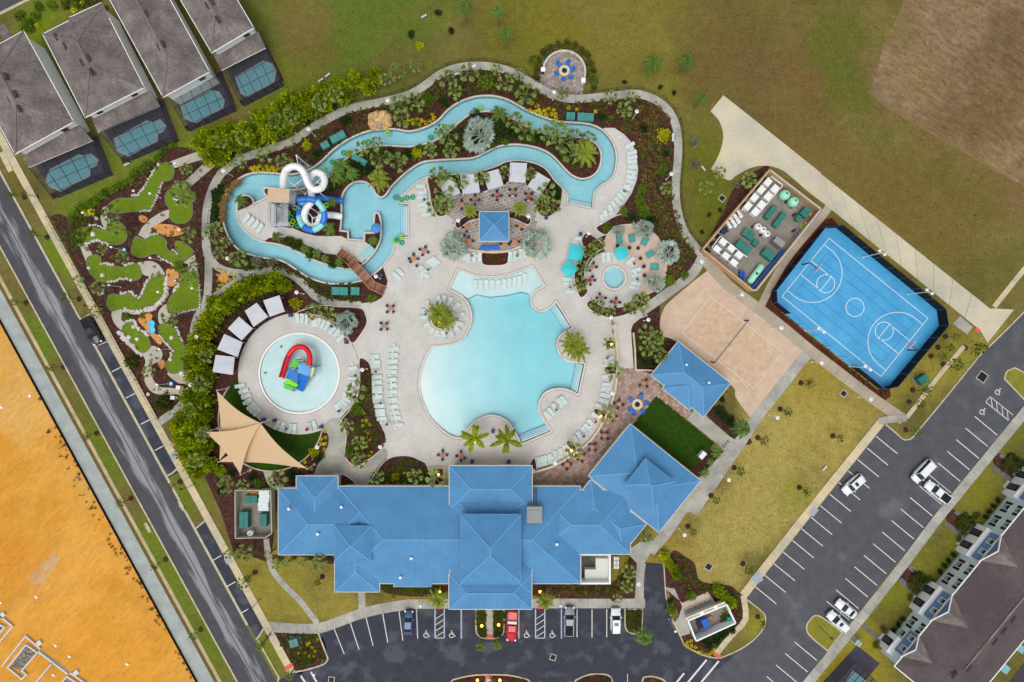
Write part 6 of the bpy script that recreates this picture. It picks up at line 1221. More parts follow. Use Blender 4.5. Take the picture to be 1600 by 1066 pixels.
for i, (x, y, r_, h) in enumerate(((582, 184, .9, 1.2), (590, 182, .9, 1.5), (599, 181, 1.0, 1.4), (606, 185, .9, 1.1), (581, 191, .8, .9), (606, 193, .9, .9), (584, 198, .8, .7), (602, 199, .8, .7), (593, 186, 1.3, 1.0), (594, 192, .7, .8), (588, 194, .5, .6), (599, 193, .5, .6))): boulder(x, y, r_, h, rw, seed=i)
m = MB(); m.prism(W('588,186 598,186 597,203 592,203'), .3, .9); m.obj('cascade', M('wet_rust_rock', (186, 118, 46), .3, noise=(2, 4), rgb2=(150, 160, 160)), rw, world=True)
# ================================================================ MINI GOLF
m_golfpath = M('golf_path_concrete', (186, 180, 164), .9, noise=(.5, 5), rgb2=(172, 166, 152), fine=(4, .06))
for s_ in ('265,253 318,233.5 337,258.5 298,292 290,282 319,255 314,250 273,263', '160,325 170.5,321 172.4,328.6 165,336 175,346 165,358.6 160,351 156.8,341', '265,327.4 252.4,331 235,342.4 222.5,355 216,367 229,374.7 240,354.6 265.4,339.6', '125,385.4 136.4,382 144.6,397.8 134.8,410', '286,411 304,397.8 307,409 309,425.7 294,425 294,412.5'): sheet('golf_path', [W(s_)], .045, m_golfpath, thick=.04)
for s_ in ('213.6,412.5 225,408.4 240,409 251.4,417.5 257,431.4 233,432 221.8,427', '262,475 268.6,488 259.6,504.5 249.7,506 247,493 251.4,481.5', '175.8,486.4 190.6,483 189.8,499.6 196.4,504.5 190.6,516 180.8,507.8 175,496.3', '223,552 235,541.6 244,541.6 252.3,547.6 253.8,556.6 248.6,565.6 238,570 237.3,585 241,595.6 250,604.6 265,606 289,607.6 301,600 301,621 284.6,616.6 250,616.6 235,610.6 226,595.6 224.6,577.6 227.6,564', '262,582 286,578 310,585 310,600 289,600 278.6,598.6 268,591'): sheet('golf_path', [W(cr(s_, 3))], .045, m_golfpath, thick=.04)
m_gborder = M('green_border', (112, 116, 106), .9); m_stone = M('pale_stone', (208, 203, 194), .9, noise=(3, 4), rgb2=(178, 172, 164), pos=False, rand=.12)
STN = []
for k in range(5):
    rr = random.Random(k); m = MB(); q = [(math.cos(2 * PI * j / 7) * rr.uniform(.75, 1.1), math.sin(2 * PI * j / 7) * rr.uniform(.6, .95)) for j in range(7)]; m.prism(q, 0, 1, [(x * .72, y * .72) for x, y in q]); STN.append(m.me('stone', m_stone))
GREENS = []
def green(label, outline, stones=()):
    w_ = W(cr(outline, 4)); c = sum((Vector(p) for p in w_), Vector((0, 0))) / len(w_); e = empty('putting_green', (c.x, c.y, 0)); tag(e, label, 'putting green', 'mini golf greens'); GREENS.append([tuple(p) for p in w_])
    sheet('turf', [w_], .07, m_turf, parent=e, kind=None); m = MB(); band(m, ccw([Vector(p) for p in w_]), -.14, .0, 0, .1); m.obj('border', m_gborder, e, world=True)
    for ln, wd in stones:
        for p in resample(W(pp(ln)), .5):
            for q in range(1 if wd < 6 else 2):
                o = link('stone', R.choice(STN), None, e, (p.x - c.x + R.uniform(-.1, .1) * wd / 4, p.y - c.y + R.uniform(-.1, .1) * wd / 4, .0), R.uniform(0, 6)); s_ = wd * S * R.uniform(.55, .75); o.scale = (s_ * 1.15, s_, R.uniform(.16, .34))
green('long green with round end at the top of the mini golf', '245,264 250,257 257,255 264,256 270,262 272,270 270,277 264,282 256,283 251,289 241,310 234,327 200,331 186,333 173,330 171,320 186,311 215,308 230,285', [('207,306 217,305 231,284 243,263 249,256', 4), ('220,331 235,329 246,309 254,286', 3.5)])
green('kidney shaped green below the top right path', '290,283 276,290 264,297 259,307 260,318 265.5,327 266,340 272,347 282,349 293,346 300,337 300.5,325 300,310 296,293')
green('lobed green at the left of the mini golf', '112.7,368.4 120,359.6 140,354.6 162.7,359.6 175,348 190,349.6 197.8,362 196.5,374.7 185,382 170,381 160,376 140,377 135,382 124,384.7', [('142,352 150,351 158,355 165,358', 4), ('136,381 145,377 155,376 169,382', 5)])
green('curved green below the lobed one', '135.6,407.6 144.6,399.4 156,401 159.4,411 177.5,415 192,418 213.6,412.5 221,427.3 218.5,434 211,438 197,435.5 174,440.5 156,438.8 143,429', [('160,412 178,414', 5), ('195,415 207,411', 5), ('170,441 182,438 192,435 204,437', 5)])
green('hooked green ringed with pale stones', '167.6,471.7 169.3,463.4 177.5,460 189,461.8 203.7,460 217,468.4 226.7,457 229,443.7 238,435.5 257,431.4 256.6,461.8 244.8,473.3 225,480.7 207,484.8 190.6,482 175.8,485.6 169,480', [('190,459 200,456 207,457 216,466 224,456 227,444 235,434', 4.5), ('260,433 261,450 258,464 248,475 240,481 225,486 210,489 195,484', 6.5)])
green('angular green in the middle of the mini golf', '212,370.7 225,374.8 238,369 246.4,368 259.6,376.4 261,389.6 277.6,399.4 286,409 274,414 248,399.4 241.5,396 221.8,402 206,394.5', [('233,369 240,366 246,366', 4), ('249,402 271,414', 4)])
green('fan shaped green wedge', '274,380 282.6,378 294,384.6 302,394.5 287,407 279,396', [('271,391 277,396', 4)])
green('large four sided green at the right of the mini golf', '294,426 309,426 310.5,445 311.5,480 269,487.5 262.5,473 281.7,442 283,432', [('271,456 280,444', 5), ('312,446 313,480', 3), ('280,490 312,482', 3.5)])
green('small slanted green with three white rocks', '192.3,514.5 196,507 205,504.8 212.6,508.5 215.6,517.5 229,525 235,541.6 221.6,551.3 209.5,538.6 200.5,528', [('188,520 198,531 209,544 219,552', 7), ('200,502 210,501 216,513 232,524', 5.5)])
green('long winding green beside the bamboo', '250,508.5 269.6,507 275.6,520.5 286,537 289,550.6 284.6,564 286,576 278.6,582 268,583 260.6,576 260,567 265,562.6 270.4,555 270.4,544.6 262,535.6 250,520.5', [('249,524 262,538 270,547 267,561', 4.5), ('275,512 281,523 285,531', 4), ('292,549 289,563', 3.5)])
m_orange = M('orange_faux_rock', (212, 156, 92), .9, noise=(1.5, 5), rgb2=(190, 126, 66), fine=(5, .12))
for i, s_ in enumerate(('217,338 224,337 231,342 226,348 219,345', '240,353 252,350 275,353 288,363 278,368 263,370 246,363', '260,422 270,420 278,424 279,440 268,448 261,442', '215.6,499.5 227,490.5 238,492 236,503 233,517 244,522 253,532 250,539 241,531 226,513', '247,568 255,562 258,570 252,577')): sheet('orange_rock_patch', [W(cr(s_, 4))], .05, m_orange, thick=.05)
sheet('orange_rock_patch', [W(circ(349.5, 434, 8, 16))], .1, m_orange, thick=.05)
m_rockw = M('white_rock', (220, 218, 208), .9, noise=(2, 4), rgb2=(196, 194, 184))
for i, (x, y, r_, ph) in enumerate(((276, 310, .55, 'on the kidney shaped green'), (146, 366, .5, 'on the lobed green'), (161, 430, .45, 'on the curved left green'), (139.7, 419, .35, 'at the left edge of the curved green'), (268.4, 528, .45, 'on the long winding green'), (208.8, 511, .4, 'uppermost on the small slanted green'), (202, 527, .42, 'at the left edge of the small slanted green'), (215, 530, .45, 'lowest on the small slanted green'), (266.6, 561.5, .4, 'at the bend of the long winding green'), (89, 0, .01, ''), (209, 298.5, .3, 'in the mulch left of the top green'), (232, 616, .35, 'in the mulch below the lower path bend'))):
    if ph: o = boulder(x, y, r_, r_ * .8, None, m_rockw, 'rock', 40 + i, .05); tag(o, 'pale white rock ' + ph, 'rock', 'mini golf rocks')
m_cyan = M('cyan_plastic', (84, 196, 228), .4); m_barrel = M('blue_barrel', (54, 132, 206), .5)
e = empty('figure_eight_basin', P(238, 511)); tag(e, 'cyan figure-eight water basin on the orange rock patch', 'water basin')
for x, y in ((238, 505.7), (238.6, 516)): m = MB(); c = P(x, y); m.lathe((c.x, c.y, .05), [(.62, 0), (.62, .28), (.5, .3), (.48, .16)], 20); m.obj('bowl', m_cyan, e, world=True)
m = MB(); m.prism(W('234.5,508 242,508 242,514 234.5,514'), .05, .3); m.obj('bridge', m_cyan, e, world=True)
for x, y, r_, ph in ((196.8, 391, .42, 'in the mulch above the curved green'), (163, 458.5, .34, 'below the curved left green'), (276, 439, .32, 'on the orange patch beside the large green'), (269.6, 599.4, .48, 'in the mulch by the lower path')):
    c = P(x, y); e = empty('water_barrel', (c.x, c.y, .03)); tag(e, 'blue water barrel ' + ph, 'barrel', 'blue barrels'); m = MB(); m.lathe((0, 0, 0), [(r_ * .85, 0), (r_, .3), (r_ * .9, .6)], 16); m.obj('body', m_barrel, e); m = MB(); m.lathe((0, 0, .6), [(r_ * .55, 0), (r_ * .5, .05)], 12); m.obj('spout', m_metalw, e)
for x, y, ph in ((287.6, 583.6, 'on the upper path near the bamboo'), (281.6, 605, 'on the middle path near the bamboo'), (272.6, 621, 'on the lower edge of the mini golf path')):
    c = P(x, y); e = empty('storage_box', (c.x, c.y, .05), -.1); tag(e, 'white storage box ' + ph, 'box', 'white mini golf boxes'); m = MB(); m.box((0, 0, .35), (.75, .6, .7)); m.obj('body', m_metalw, e); m = MB(); m.box((.0, 0, .73), (.82, .66, .06)); m.obj('lid', m_metalw, e); m = MB(); m.box((.6, .02, .2), (.5, .5, .4)); m.obj('crate', M('crate_tan', (150, 130, 100), .9), e)
m = MB(); c = P(150, 341, .8); m.lathe((c.x, c.y, 0), [(.3, 0), (.34, .8), (.36, .85), (.2, .9)], 16); tag(m.obj('litter_bin', m_steel), 'round grey litter bin at the top of the mini golf', 'litter bin')
# ================================================================ EQUIPMENT YARD
m_ywall = M('yard_wall_tan', (202, 166, 130), .9, noise=(.8, 4), rgb2=(188, 150, 114)); m_yfloor = M('yard_floor', (146, 138, 128), .9, noise=(.5, 5), rgb2=(126, 118, 110), fine=(4, .08)); m_ylow = M('yard_wall_cap', (186, 178, 164), .9)
WY = pp('1203,265.5 1283,327 1181.8,453.6 1176,453.6 1098,390')
ey = empty('equipment_yard', P(1190, 360)); tag(ey, 'walled equipment yard with tan masonry walls next to the blue court', 'equipment yard')
wy = ccw([Vector(p) for p in W(WY, 2.2)])
for i in range(5): m = MB(); a, b_ = wy[i], wy[(i + 1) % 5]; m.beam((a.x, a.y, 1.1), (b_.x, b_.y, 1.1), .22, 2.2); w_ = m.obj('wall', m_ywall, ey, world=True); m = MB(); m.beam((a.x, a.y, 2.23), (b_.x, b_.y, 2.23), .3, .07); m.obj('coping', m_ywall if i in (0, 4) else m_ylow, w_)
m = MB(); m.prism(wy, 0, .06); m.obj('floor', m_yfloor, ey, world=True)
Y1 = lambda u, v: (1090 + u / 6.42, 260 + v / 6.42)
Y2 = lambda u, v: (1090 + u / 8.01, 340 + v / 8.01)
def crate(xy, l, w_, h, a, label, mat, name, cat, group=None, lid=True):
    c = P(*xy, h); e = empty(name, (c.x, c.y, .06), math.radians(-a)); tag(e, label, cat, group); m = MB(); m.box((0, 0, h / 2), (l * S, w_ * S, h)); m.obj('body', mat, e)
    if lid: m = MB(); m.box((0, 0, h + .03), (l * S + .05, w_ * S + .05, .07), 0, .95); m.obj('lid', mat, e)
    return e
m_filt = M('white_filter', (228, 230, 228), .5)
fl = [Y1(*p) for p in ((705, 160), (640, 235), (570, 315), (505, 400), (775, 225), (708, 300), (640, 385), (580, 455))]
for i, xy in enumerate(fl): crate(xy, 11.5, 9.5, 1.3, -50, which(i % 4, 4, 'white filter tank', 'top', ('in the left row' if i < 4 else 'in the right row') + ' of the upper filter bank'), m_filt, 'filter_tank', 'filter tank', 'upper filter bank')
fl = [Y2(*p) for p in ((320, 305), (425, 385), (520, 470), (245, 395), (355, 480), (455, 565))]
for i, xy in enumerate(fl): crate(xy, 11, 9, 1.3, 40, which(i % 3, 3, 'white filter tank', 'left', ('in the upper row' if i < 3 else 'in the lower row') + ' of the lower filter bank'), m_filt, 'filter_tank', 'filter tank', 'lower filter bank')
def pipes(label, segs, r_=.11, z=.75):
    e = empty('pipe_manifold', P(*segs[0][0])); tag(e, label, 'pipes')
    for a, b_ in segs: m = MB(); m.tube([P(*a, z), P(*b_, z)], r_, 8); m.obj('pipe', m_filt, e, world=True)
pipes('white pipe manifold framing the upper filter bank', [(Y1(735, 100), Y1(855, 190)), (Y1(725, 110), Y1(440, 445)), (Y1(850, 195), Y1(590, 500))]); pipes('white pipe manifold framing the lower filter bank', [(Y2(285, 235), Y2(620, 495)), (Y2(178, 375), Y2(490, 628)), (Y2(285, 235), Y2(178, 375))])
k = 0
for i in range(4):
    for j in range(4):
        if (i, j) in ((3, 3), (0, 3)): continue
        xy = Y1(300 + 36 * i + 14 * j, 565 - 36 * i + 22 * j); crate(xy, 4.6, 4.2, .6 + .25 * ((i + j) % 3), -50, f'white plastic drum, row {ORD[i]} from the left and {ORD[j]} down', m_filt, 'chemical_drum', 'drum', 'stacked white drums in the yard'); k += 1
for i in range(6): crate(Y1(245 + 26 * (i % 2), 608 + 24 * (i // 2) + 8 * (i % 2)), 3.8, 3.2, .8, 35, which(i, 6, 'small navy stacked chair', 'left', 'beside the white drums'), m_navy, 'stacked_chair', 'chair', 'navy stacked chairs by the drums')
m_mint = M('mint_tank', (158, 222, 194), .5)
for i, p in enumerate(((893, 278), (980, 348))):
    c = P(*Y1(*p), 2); e = empty('round_tank', (c.x, c.y, .06)); tag(e, ['left round mint filter tank in the top corner of the yard', 'right round mint filter tank in the top corner of the yard'][i], 'tank', 'mint tanks'); m = MB(); m.lathe((0, 0, 0), [(.7, 0), (.92, .3), (.94, 1.2), (.8, 1.7), (.4, 2.0)], 22); m.obj('vessel', m_mint, e, True); m = MB(); m.lathe((0.05, .1, 2.0), [(.2, 0), (.2, .1)], 12); m.obj('hatch', M('hatch_teal', (60, 110, 110), .6), e)
    for t in (0, 2.1, 4.2): m = MB(); m.box((.6 * math.cos(t), .6 * math.sin(t), .1), (.15, .15, .2)); m.obj('foot', m_dark, e)
for xy, l, w_, h, a, ph in ((Y1(738, 460), 23, 8, 1.3, -52, 'long green pump housing, left of the pair'), (Y1(825, 535), 25, 8, 1.3, -54, 'long green pump housing, right of the pair'), (Y1(1085, 460), 14, 12, 1.4, -52, 'green cabinet near the right wall of the yard'), (Y1(1010, 520), 8, 7, 1.0, -50, 'small green cabinet near the right wall'), (Y1(510, 680), 18, 12, .9, 36, 'flat green housing beside the white drums'), (Y1(460, 810), 24, 12, 1.5, 39, 'long dark green housing beside the lower filter bank'), (Y1(583, 770), 9, 9, .9, 39, 'small green housing in the middle of the yard'), (Y1(715, 880), 19, 13, 1.5, 38, 'green housing above the mint cylinder')): utility_box(*xy, l, w_, h, a, ph + ('' if 'yard' in ph else ' in the yard'), pad=False, name='pump_housing')
for i, p in enumerate(((615, 600), (663, 633), (705, 675))):
    c = P(*Y1(*p), 1.7); e = empty('round_tank', (c.x, c.y, .06)); tag(e, which(i, 3, 'white round chemical tank', 'left', 'in the middle of the yard'), 'tank', 'white round tanks'); m = MB(); m.lathe((0, 0, 0), [(.55, 0), (.6, .1), (.6, 1.4), (.45, 1.65)], 20); m.obj('vessel', m_filt, e, True); m = MB(); m.lathe((0, 0, 1.65), [(.17, 0), (.15, .1)], 12); m.obj('cap', m_dark, e)
crate(Y1(820, 760), 17, 10, 2.2, 38, 'grey electrical cabinet near the right yard wall', m_steel, 'electrical_cabinet', 'cabinet')
a, b_ = P(*Y2(800, 610), 1), P(*Y2(655, 800), 1); e = empty('cylinder_tank', ((a + b_) / 2).to_2d().to_3d()); tag(e, 'mint horizontal cylinder tank at the bottom of the yard', 'tank'); m = MB(); d = (b_ - a).normalized(); m.tube([a - d * .35, a - d * .2, a, b_, b_ + d * .2, b_ + d * .35], [.2, .5, .62, .62, .5, .2], 16); m.obj('vessel', m_mint, e, True, world=True); m = MB(); c = (a + b_) / 2; m.lathe((c.x, c.y, 1.6), [(.22, 0), (.22, .1)], 12); m.obj('hatch', m_dark, e, world=True)
for t in (.2, .8): m = MB(); p = a.lerp(b_, t); m.box((p.x, p.y, .3), (.8, .25, .6), math.atan2(d.y, d.x) + PI / 2); m.obj('saddle', m_dark, e, world=True)
for i in range(18): xy = Y2(1062 - 22 * i, 425 + 26.5 * i); crate(xy, 4.6, 3.0, .9, -50, which(i, 18, 'bright blue stacked chair', 'top', 'along the right yard wall'), M('chair_blue', (40, 86, 176), .6, rand=.2), 'stacked_chair', 'chair', 'blue stacked chairs along the yard wall')
for i in range(6): xy = Y2(545 + 32 * (i % 2) , 680 + 44 * (i // 2) + 16 * (i % 2)); crate(xy, 5, 3.6, .9, 35, which(i, 6, 'bright blue stacked chair', 'top', 'left of the mint cylinder'), MATS['chair_blue'], 'stacked_chair', 'chair', 'blue stacked chairs by the cylinder')
c = P(*Y1(1050, 610)); tag(link('inner_tube', TB['lime'], None, None, (c.x, c.y, .25)), 'lime inner tube leaning by the right yard wall', 'inner tube'); 
for xy, ph, mt in ((Y1(1125, 480), 'yellow cone box near the top right yard wall', M('orange_bin', (232, 170, 30), .6)), (Y1(1085, 572), 'small orange bucket beside the lime tube', M('orange_bin2', (226, 150, 50), .6))): crate(xy, 4.5, 4, .5, 20, ph, mt, 'bucket', 'bucket')
crate(Y1(980, 690), 4, 4, .5, 20, 'blue drum beside the right yard wall', m_barrel, 'drum', 'drum')
for i, p in enumerate(((550, 605), (630, 690), (960, 490), (955, 650), (840, 310), (940, 410), (885, 360))): c = P(*Y1(*p)); e = empty('pump_motor', (c.x, c.y, .06), .6); tag(e, ['dark pump left of the white round tanks', 'dark pump below the white round tanks', 'dark pump between green cabinets in the yard', 'dark pump cluster by the right yard wall', 'dark pump left of the mint round tanks', 'dark pump right below the mint round tanks', 'dark pump between the mint round tanks'][i], 'pump'); m = MB(); m.tube([(-.3, 0, .25), (.3, 0, .25)], .2, 10); m.obj('motor', m_dark, e); m = MB(); m.box((0, 0, .05), (.7, .35, .1)); m.obj('base', m_dark, e); m = MB(); m.tube([(.3, 0, .25), (.5, 0, .25), (.5, 0, .6)], .08, 8); m.obj('pipe', m_dark, e)
# ---- small yard west of the clubhouse
Y3 = lambda u, v: (360 + u / 10.66, 750 + v / 10.66)
sy = empty('service_yard', P(395, 803)); tag(sy, 'small walled service yard at the west end of the clubhouse', 'service yard')
wy = ccw([Vector(p) for p in W([Y3(75, 175), Y3(670, 178), Y3(685, 890), Y3(585, 965), Y3(80, 975)], 2.0)])
for i in range(5): m = MB(); a, b_ = wy[i], wy[(i + 1) % 5]; m.beam((a.x, a.y, 1.0), (b_.x, b_.y, 1.0), .16, 2.0); m.obj('wall', m_ylow, sy, world=True)
m = MB(); m.prism(wy, 0, .05); m.obj('floor', m_yfloor, sy, world=True)
utility_box(*Y3(345, 322), 19, 12, 1.0, 0, 'green pump housing at the top of the small service yard', pad=False, name='pump_housing'); utility_box(*Y3(225, 665), 13, 25, 1.5, 0, 'tall green pump housing at the left of the small service yard', pad=False, name='pump_housing'); utility_box(*Y3(545, 670), 11, 19, 1.4, 0, 'green pump housing at the right of the small service yard', pad=False, name='pump_housing')
for i, (u, v) in enumerate(((560, 212), (568, 275), (556, 342), (545, 412), (552, 480))): crate(Y3(u, v), 16, 6.2, 1.3 + .02 * i, 1, which(i, 5, 'pale flat filter crate', 'top', 'stacked in the small service yard'), M('pale_panel', (206, 216, 216), .5), 'filter_crate', 'crate', 'pale filter crates in the service yard')
c = P(*Y3(330, 890), 1.2); e = empty('round_tank', (c.x, c.y, .05)); tag(e, 'white round tank at the bottom of the small service yard', 'tank'); m = MB(); m.lathe((0, 0, 0), [(.55, 0), (.58, 1.2), (.4, 1.4)], 18); m.obj('vessel', m_filt, e, True); m = MB(); m.lathe((0, 0, 1.4), [(.15, 0), (.15, .1)], 10); m.obj('cap', m_navy, e)
crate(Y3(390, 222), 12, 6, .25, 0, 'orange pallet at the top of the small service yard', M('rust_orange', (206, 136, 50), .8), 'pallet', 'pallet', lid=False)
# ---- dumpster enclosure
de = empty('dumpster_enclosure', P(1110, 972)); tag(de, 'white walled dumpster enclosure open to the sky', 'enclosure')
q = [Vector(p) for p in W(pp('1075.5,970 1136,945 1149.6,974 1088,1002'), 2.3)]
for i in range(4): m = MB(); a, b_ = q[i], q[(i + 1) % 4]; m.beam((a.x, a.y, 1.15), (b_.x, b_.y, 1.15), .25, 2.3); m.obj('wall', m_wallw, de, world=True)
m = MB(); m.prism(q, .0, .06); m.obj('floor', m_yfloor, de, world=True)
m = MB(); q2 = W(pp('1070,966 1132,940 1136,946 1075,971'), 2.0); m.prism(q2, 1.85, 2.0); m.obj('canopy', M('cream_canopy', (214, 206, 186), .8), de, world=True)
for x, y in ((1097, 958), (1118.5, 949)): m = MB(); c = P(x, y, 2.1); m.ball(tuple(c), .13, 8); m.obj('wall_lamp', M('lamp_warm_white', (255, 240, 200), .5, emit=((255, 226, 170), 5)), de, world=True)
e = empty('dumpster', P(1096, 976)); tag(e, 'blue steel dumpster with black lid in the enclosure', 'dumpster'); rz = math.radians(22)
c = P(1099, 975, 1.2); m = MB(); m.box((c.x, c.y, .7), (1.9, 1.5, 1.3), rz, 1.06); m.obj('bin', M('dumpster_blue', (34, 96, 190), .6), e, world=True); c2 = P(1093, 977, 1.4); m = MB(); m.box((c2.x, c2.y, 1.42), (1.1, 1.5, .08), rz); m.obj('lid', m_dark, e, world=True)
crate((1141, 969), 9, 5, .9, 35, 'teal cart at the right end of the dumpster enclosure', M('teal_cart', (40, 170, 164), .6), 'waste_cart', 'cart'); crate((1109, 966), 6, 5, .5, -25, 'brown cardboard carton on the dumpster enclosure floor', M('cardboard', (170, 120, 72), .9), 'carton', 'carton')
m = MB(); a, b_ = P(1069, 953), P(1109, 936)
for k in range(6): p = a.lerp(b_, k / 5); m.beam((p.x, p.y, 0), (p.x, p.y, 1.0), .06)
for z in (.5, 1.0): m.beam((a.x, a.y, z), (b_.x, b_.y, z), .07)
tag(m.obj('handrail', m_dark), 'black steel handrail beside the dumpster enclosure', 'handrail')
# ================================================================ COURTS
m_court = M('court_blue', (54, 148, 200), .35, noise=(.3, 6), rgb2=(72, 164, 212), spec=.6, fine=(3, .04))
bc = empty('basketball_court', P(1336, 481)); tag(bc, 'bright blue basketball court with white lines and chamfered corners', 'court')
CB = pp('1280.6,358 1305.6,356 1463,484.5 1467,509.5 1389.7,602.7 1371,606.7 1205.8,474 1204.5,455.6')
m = MB(); m.prism(W(CB), 0, .07); m.obj('surface', m_court, bc, world=True)
cc = P(1335.6, 480.5); cu = (P(1448.8, 498) - P(1294.6, 373)).normalized(); cu.z = 0; cv = Vector((-cu.y, cu.x, 0)); HL, HW = 99.2 * S, 58.4 * S
def CQ(u, v): return (cc.x + cu.x * u + cv.x * v, cc.y + cu.y * u + cv.y * v)
def cline(pts, mat=m_white, w_=.1, closed=False, z=.078, name='court_line'):
    m = MB(); band(m, [Vector(CQ(*p)) for p in pts], -w_ / 2, w_ / 2, .068, z, closed); m.obj(name, mat, bc, world=True)
cline([(-HL, -HW), (HL, -HW), (HL, HW), (-HL, HW)], closed=True); cline([(1.7 * math.cos(t), 1.7 * math.sin(t)) for t in [2 * PI * k / 40 for k in range(40)]], closed=True)
m_cl2 = M('court_dark_line', (20, 84, 150), .6)
for s_ in (-1, 1):
    lw, ll = 13.4 * S, 40.5 * S; cline([(s_ * HL, -lw), (s_ * (HL - ll), -lw), (s_ * (HL - ll), lw), (s_ * HL, lw)])
    cline([(s_ * (HL - ll) + 1.7 * math.cos(t), 1.7 * math.sin(t)) for t in [2 * PI * k / 36 for k in range(36)]], closed=True)
    r3 = 46 * S; x3 = HL - 14 * S; cline([(s_ * HL, -r3)] + [(s_ * (x3 - r3 * math.sin(t)), -r3 * math.cos(t)) for t in [PI * k / 30 for k in range(31)]] + [(s_ * HL, r3)])
    cline([(s_ * HL * .88, -HW * .68), (s_ * HL * .88, HW * .68)], m_cl2, .06, z=.074)
    for v in (.42, .68): cline([(-HL * .88, s_ * HW * v), (HL * .88, s_ * HW * v)], m_cl2, .06, z=.0735 + v * .0005)
cline([(-HL * .5, 0), (HL * .5, 0)], m_cl2, .06, z=.0745)
for s_, lab in ((-1, 'basketball hoop at the upper left end of the blue court'), (1, 'basketball hoop at the lower right end of the blue court')):
    b0 = CQ(s_ * (HL + .8), 0); e = empty('basketball_hoop', (b0[0], b0[1], .07), math.atan2(cu.y, cu.x) + (PI if s_ > 0 else 0)); tag(e, lab, 'basketball hoop')
    m = MB(); m.lathe((0, 0, 0), [(.12, 0), (.1, 3.2)], 10); m.obj('pole', m_dark, e); m = MB(); m.beam((0, 0, 3.1), (1.6, 0, 3.2), .1); m.obj('arm', m_dark, e); m = MB(); m.box((1.65, 0, 3.4), (.05, 1.8, 1.05)); m.obj('backboard', m_metalw, e)
    m = MB(); m.tube([(1.95 + .23 * math.cos(t), .23 * math.sin(t), 3.05) for t in [2 * PI * k / 14 for k in range(15)]], .03, 6, False); m.obj('rim', m_red, e)
# windscreen fence
m_wscreen = M('windscreen', (18, 22, 30), .9, fine=(3, .2)); m_fpost = M('fence_blue', (60, 120, 190), .6)
cf = empty('court_fence', P(1336, 360)); tag(cf, 'tall fence with black windscreen round the basketball court', 'fence')
cbw = [Vector(p) for p in W(CB)]
for i in range(8):
    a, b_ = cbw[i], cbw[(i + 1) % 8]; n = max(1, round((b_ - a).length / 3.0))
    for k in range(n):
        p, q = a.lerp(b_, k / n), a.lerp(b_, (k + 1) / n); m = MB(); m.box((p.x, p.y, 1.45), (.08, .08, 2.9)); m.obj('post', m_fpost, cf, world=True)
        if i == 5 and k in (n // 2 - 2, n // 2 - 1, n // 2, n // 2 + 1, n // 2 + 2): 
            m = MB(); m.beam((p.x, p.y, 2.85), (q.x, q.y, 2.85), .06); m.obj('rail', m_fpost, cf, world=True); continue
        m = MB(); m.beam((p.x, p.y, 1.4), (q.x, q.y, 1.4), .025, 2.7); m.obj('windscreen_panel', m_wscreen, cf, world=True); m = MB(); m.beam((p.x, p.y, 2.85), (q.x, q.y, 2.85), .07); m.obj('rail', m_fpost if i in (5, 6, 7) else m_dark, cf, world=True)
# sand volleyball: tapes and net
vb = [Vector(p) for p in W('1110,464 1223,551 1178,607 1066,520')]
for i in range(4): m = MB(); band(m, [vb[i], vb[(i + 1) % 4]], -.04, .04, .05, .075, False); o = m.obj('boundary_tape', M('tape_white', (222, 214, 202), .8)); o['kind'] = 'structure'
ve = empty('volleyball_net', P(1144, 535)); tag(ve, 'volleyball net strung between two blue padded posts on the sand', 'net'); a, b_ = P(1170.5, 500.5, 2.4), P(1117.5, 566.5, 2.4)
for p in (a, b_): m = MB(); m.lathe((p.x, p.y, 0), [(.14, 0), (.14, 1.8), (.06, 1.85), (.06, 2.5)], 10); m.obj('post', m_navy, ve, world=True)
m = MB()
for z in (1.5, 1.75, 2.0, 2.25, 2.4): m.beam((a.x, a.y, z), (b_.x, b_.y, z), .02 if z < 2.4 else .06)
for k in range(33): p = a.lerp(b_, k / 32); m.beam((p.x, p.y, 1.5), (p.x, p.y, 2.4), .015)
m.obj('mesh', M('net_dark', (60, 58, 60), .9), ve, world=True)
# ================================================================ FENCES
def fence(label, line, h=1.2, step=2.2, mat=m_dark, panel=True, closed=False, solid=None, group=None):
    pts = resample(line, step, closed); e = empty('fence', (pts[0].x, pts[0].y, 0)); tag(e, label, 'fence', group)
    for i in range(len(pts) - 1):
        a, b_ = pts[i], pts[i + 1]; m = MB(); m.box((a.x, a.y, h / 2), (.07, .07, h)); m.obj('post', mat, e, world=True)
        m = MB()
        if solid: m.beam((a.x, a.y, h * .45), (b_.x, b_.y, h * .45), .03, h * .9)
        else:
            for z in (.12, h - .05): m.beam((a.x, a.y, z), (b_.x, b_.y, z), .04)
            for k in range(8): p = a.lerp(b_, (k + .5) / 8); m.beam((p.x, p.y, .1), (p.x, p.y, h), .02)
        m.obj('panel', solid or mat, e, world=True)
    return e
fence('black silt fence along the edge of the orange dirt lot', [Vector(p) for p in W([L(19, y) for y in (470, 1090)])], .6, 3.5, solid=m_wscreen)
fence('black picket fence between the mini golf and the road sidewalk', [Vector(p) for p in W([L(183, y) for y in (340, 655)])], 1.2, 2.5)
PW = offs(W(PERIM), .95, False); PW = PW if (PW[len(PW) // 2].y > W(PERIM)[len(PERIM) // 2].y) else offs(W(PERIM), -.95, False)
fence('black picket fence along the outer edge of the perimeter walk', PW, 1.2, 2.4)
fence('black picket fence in the bed left of the lazy river', [Vector(p) for p in W(crc('330,330 328,350 330,370 337,390', 3, False))], 1.2, 2.2)
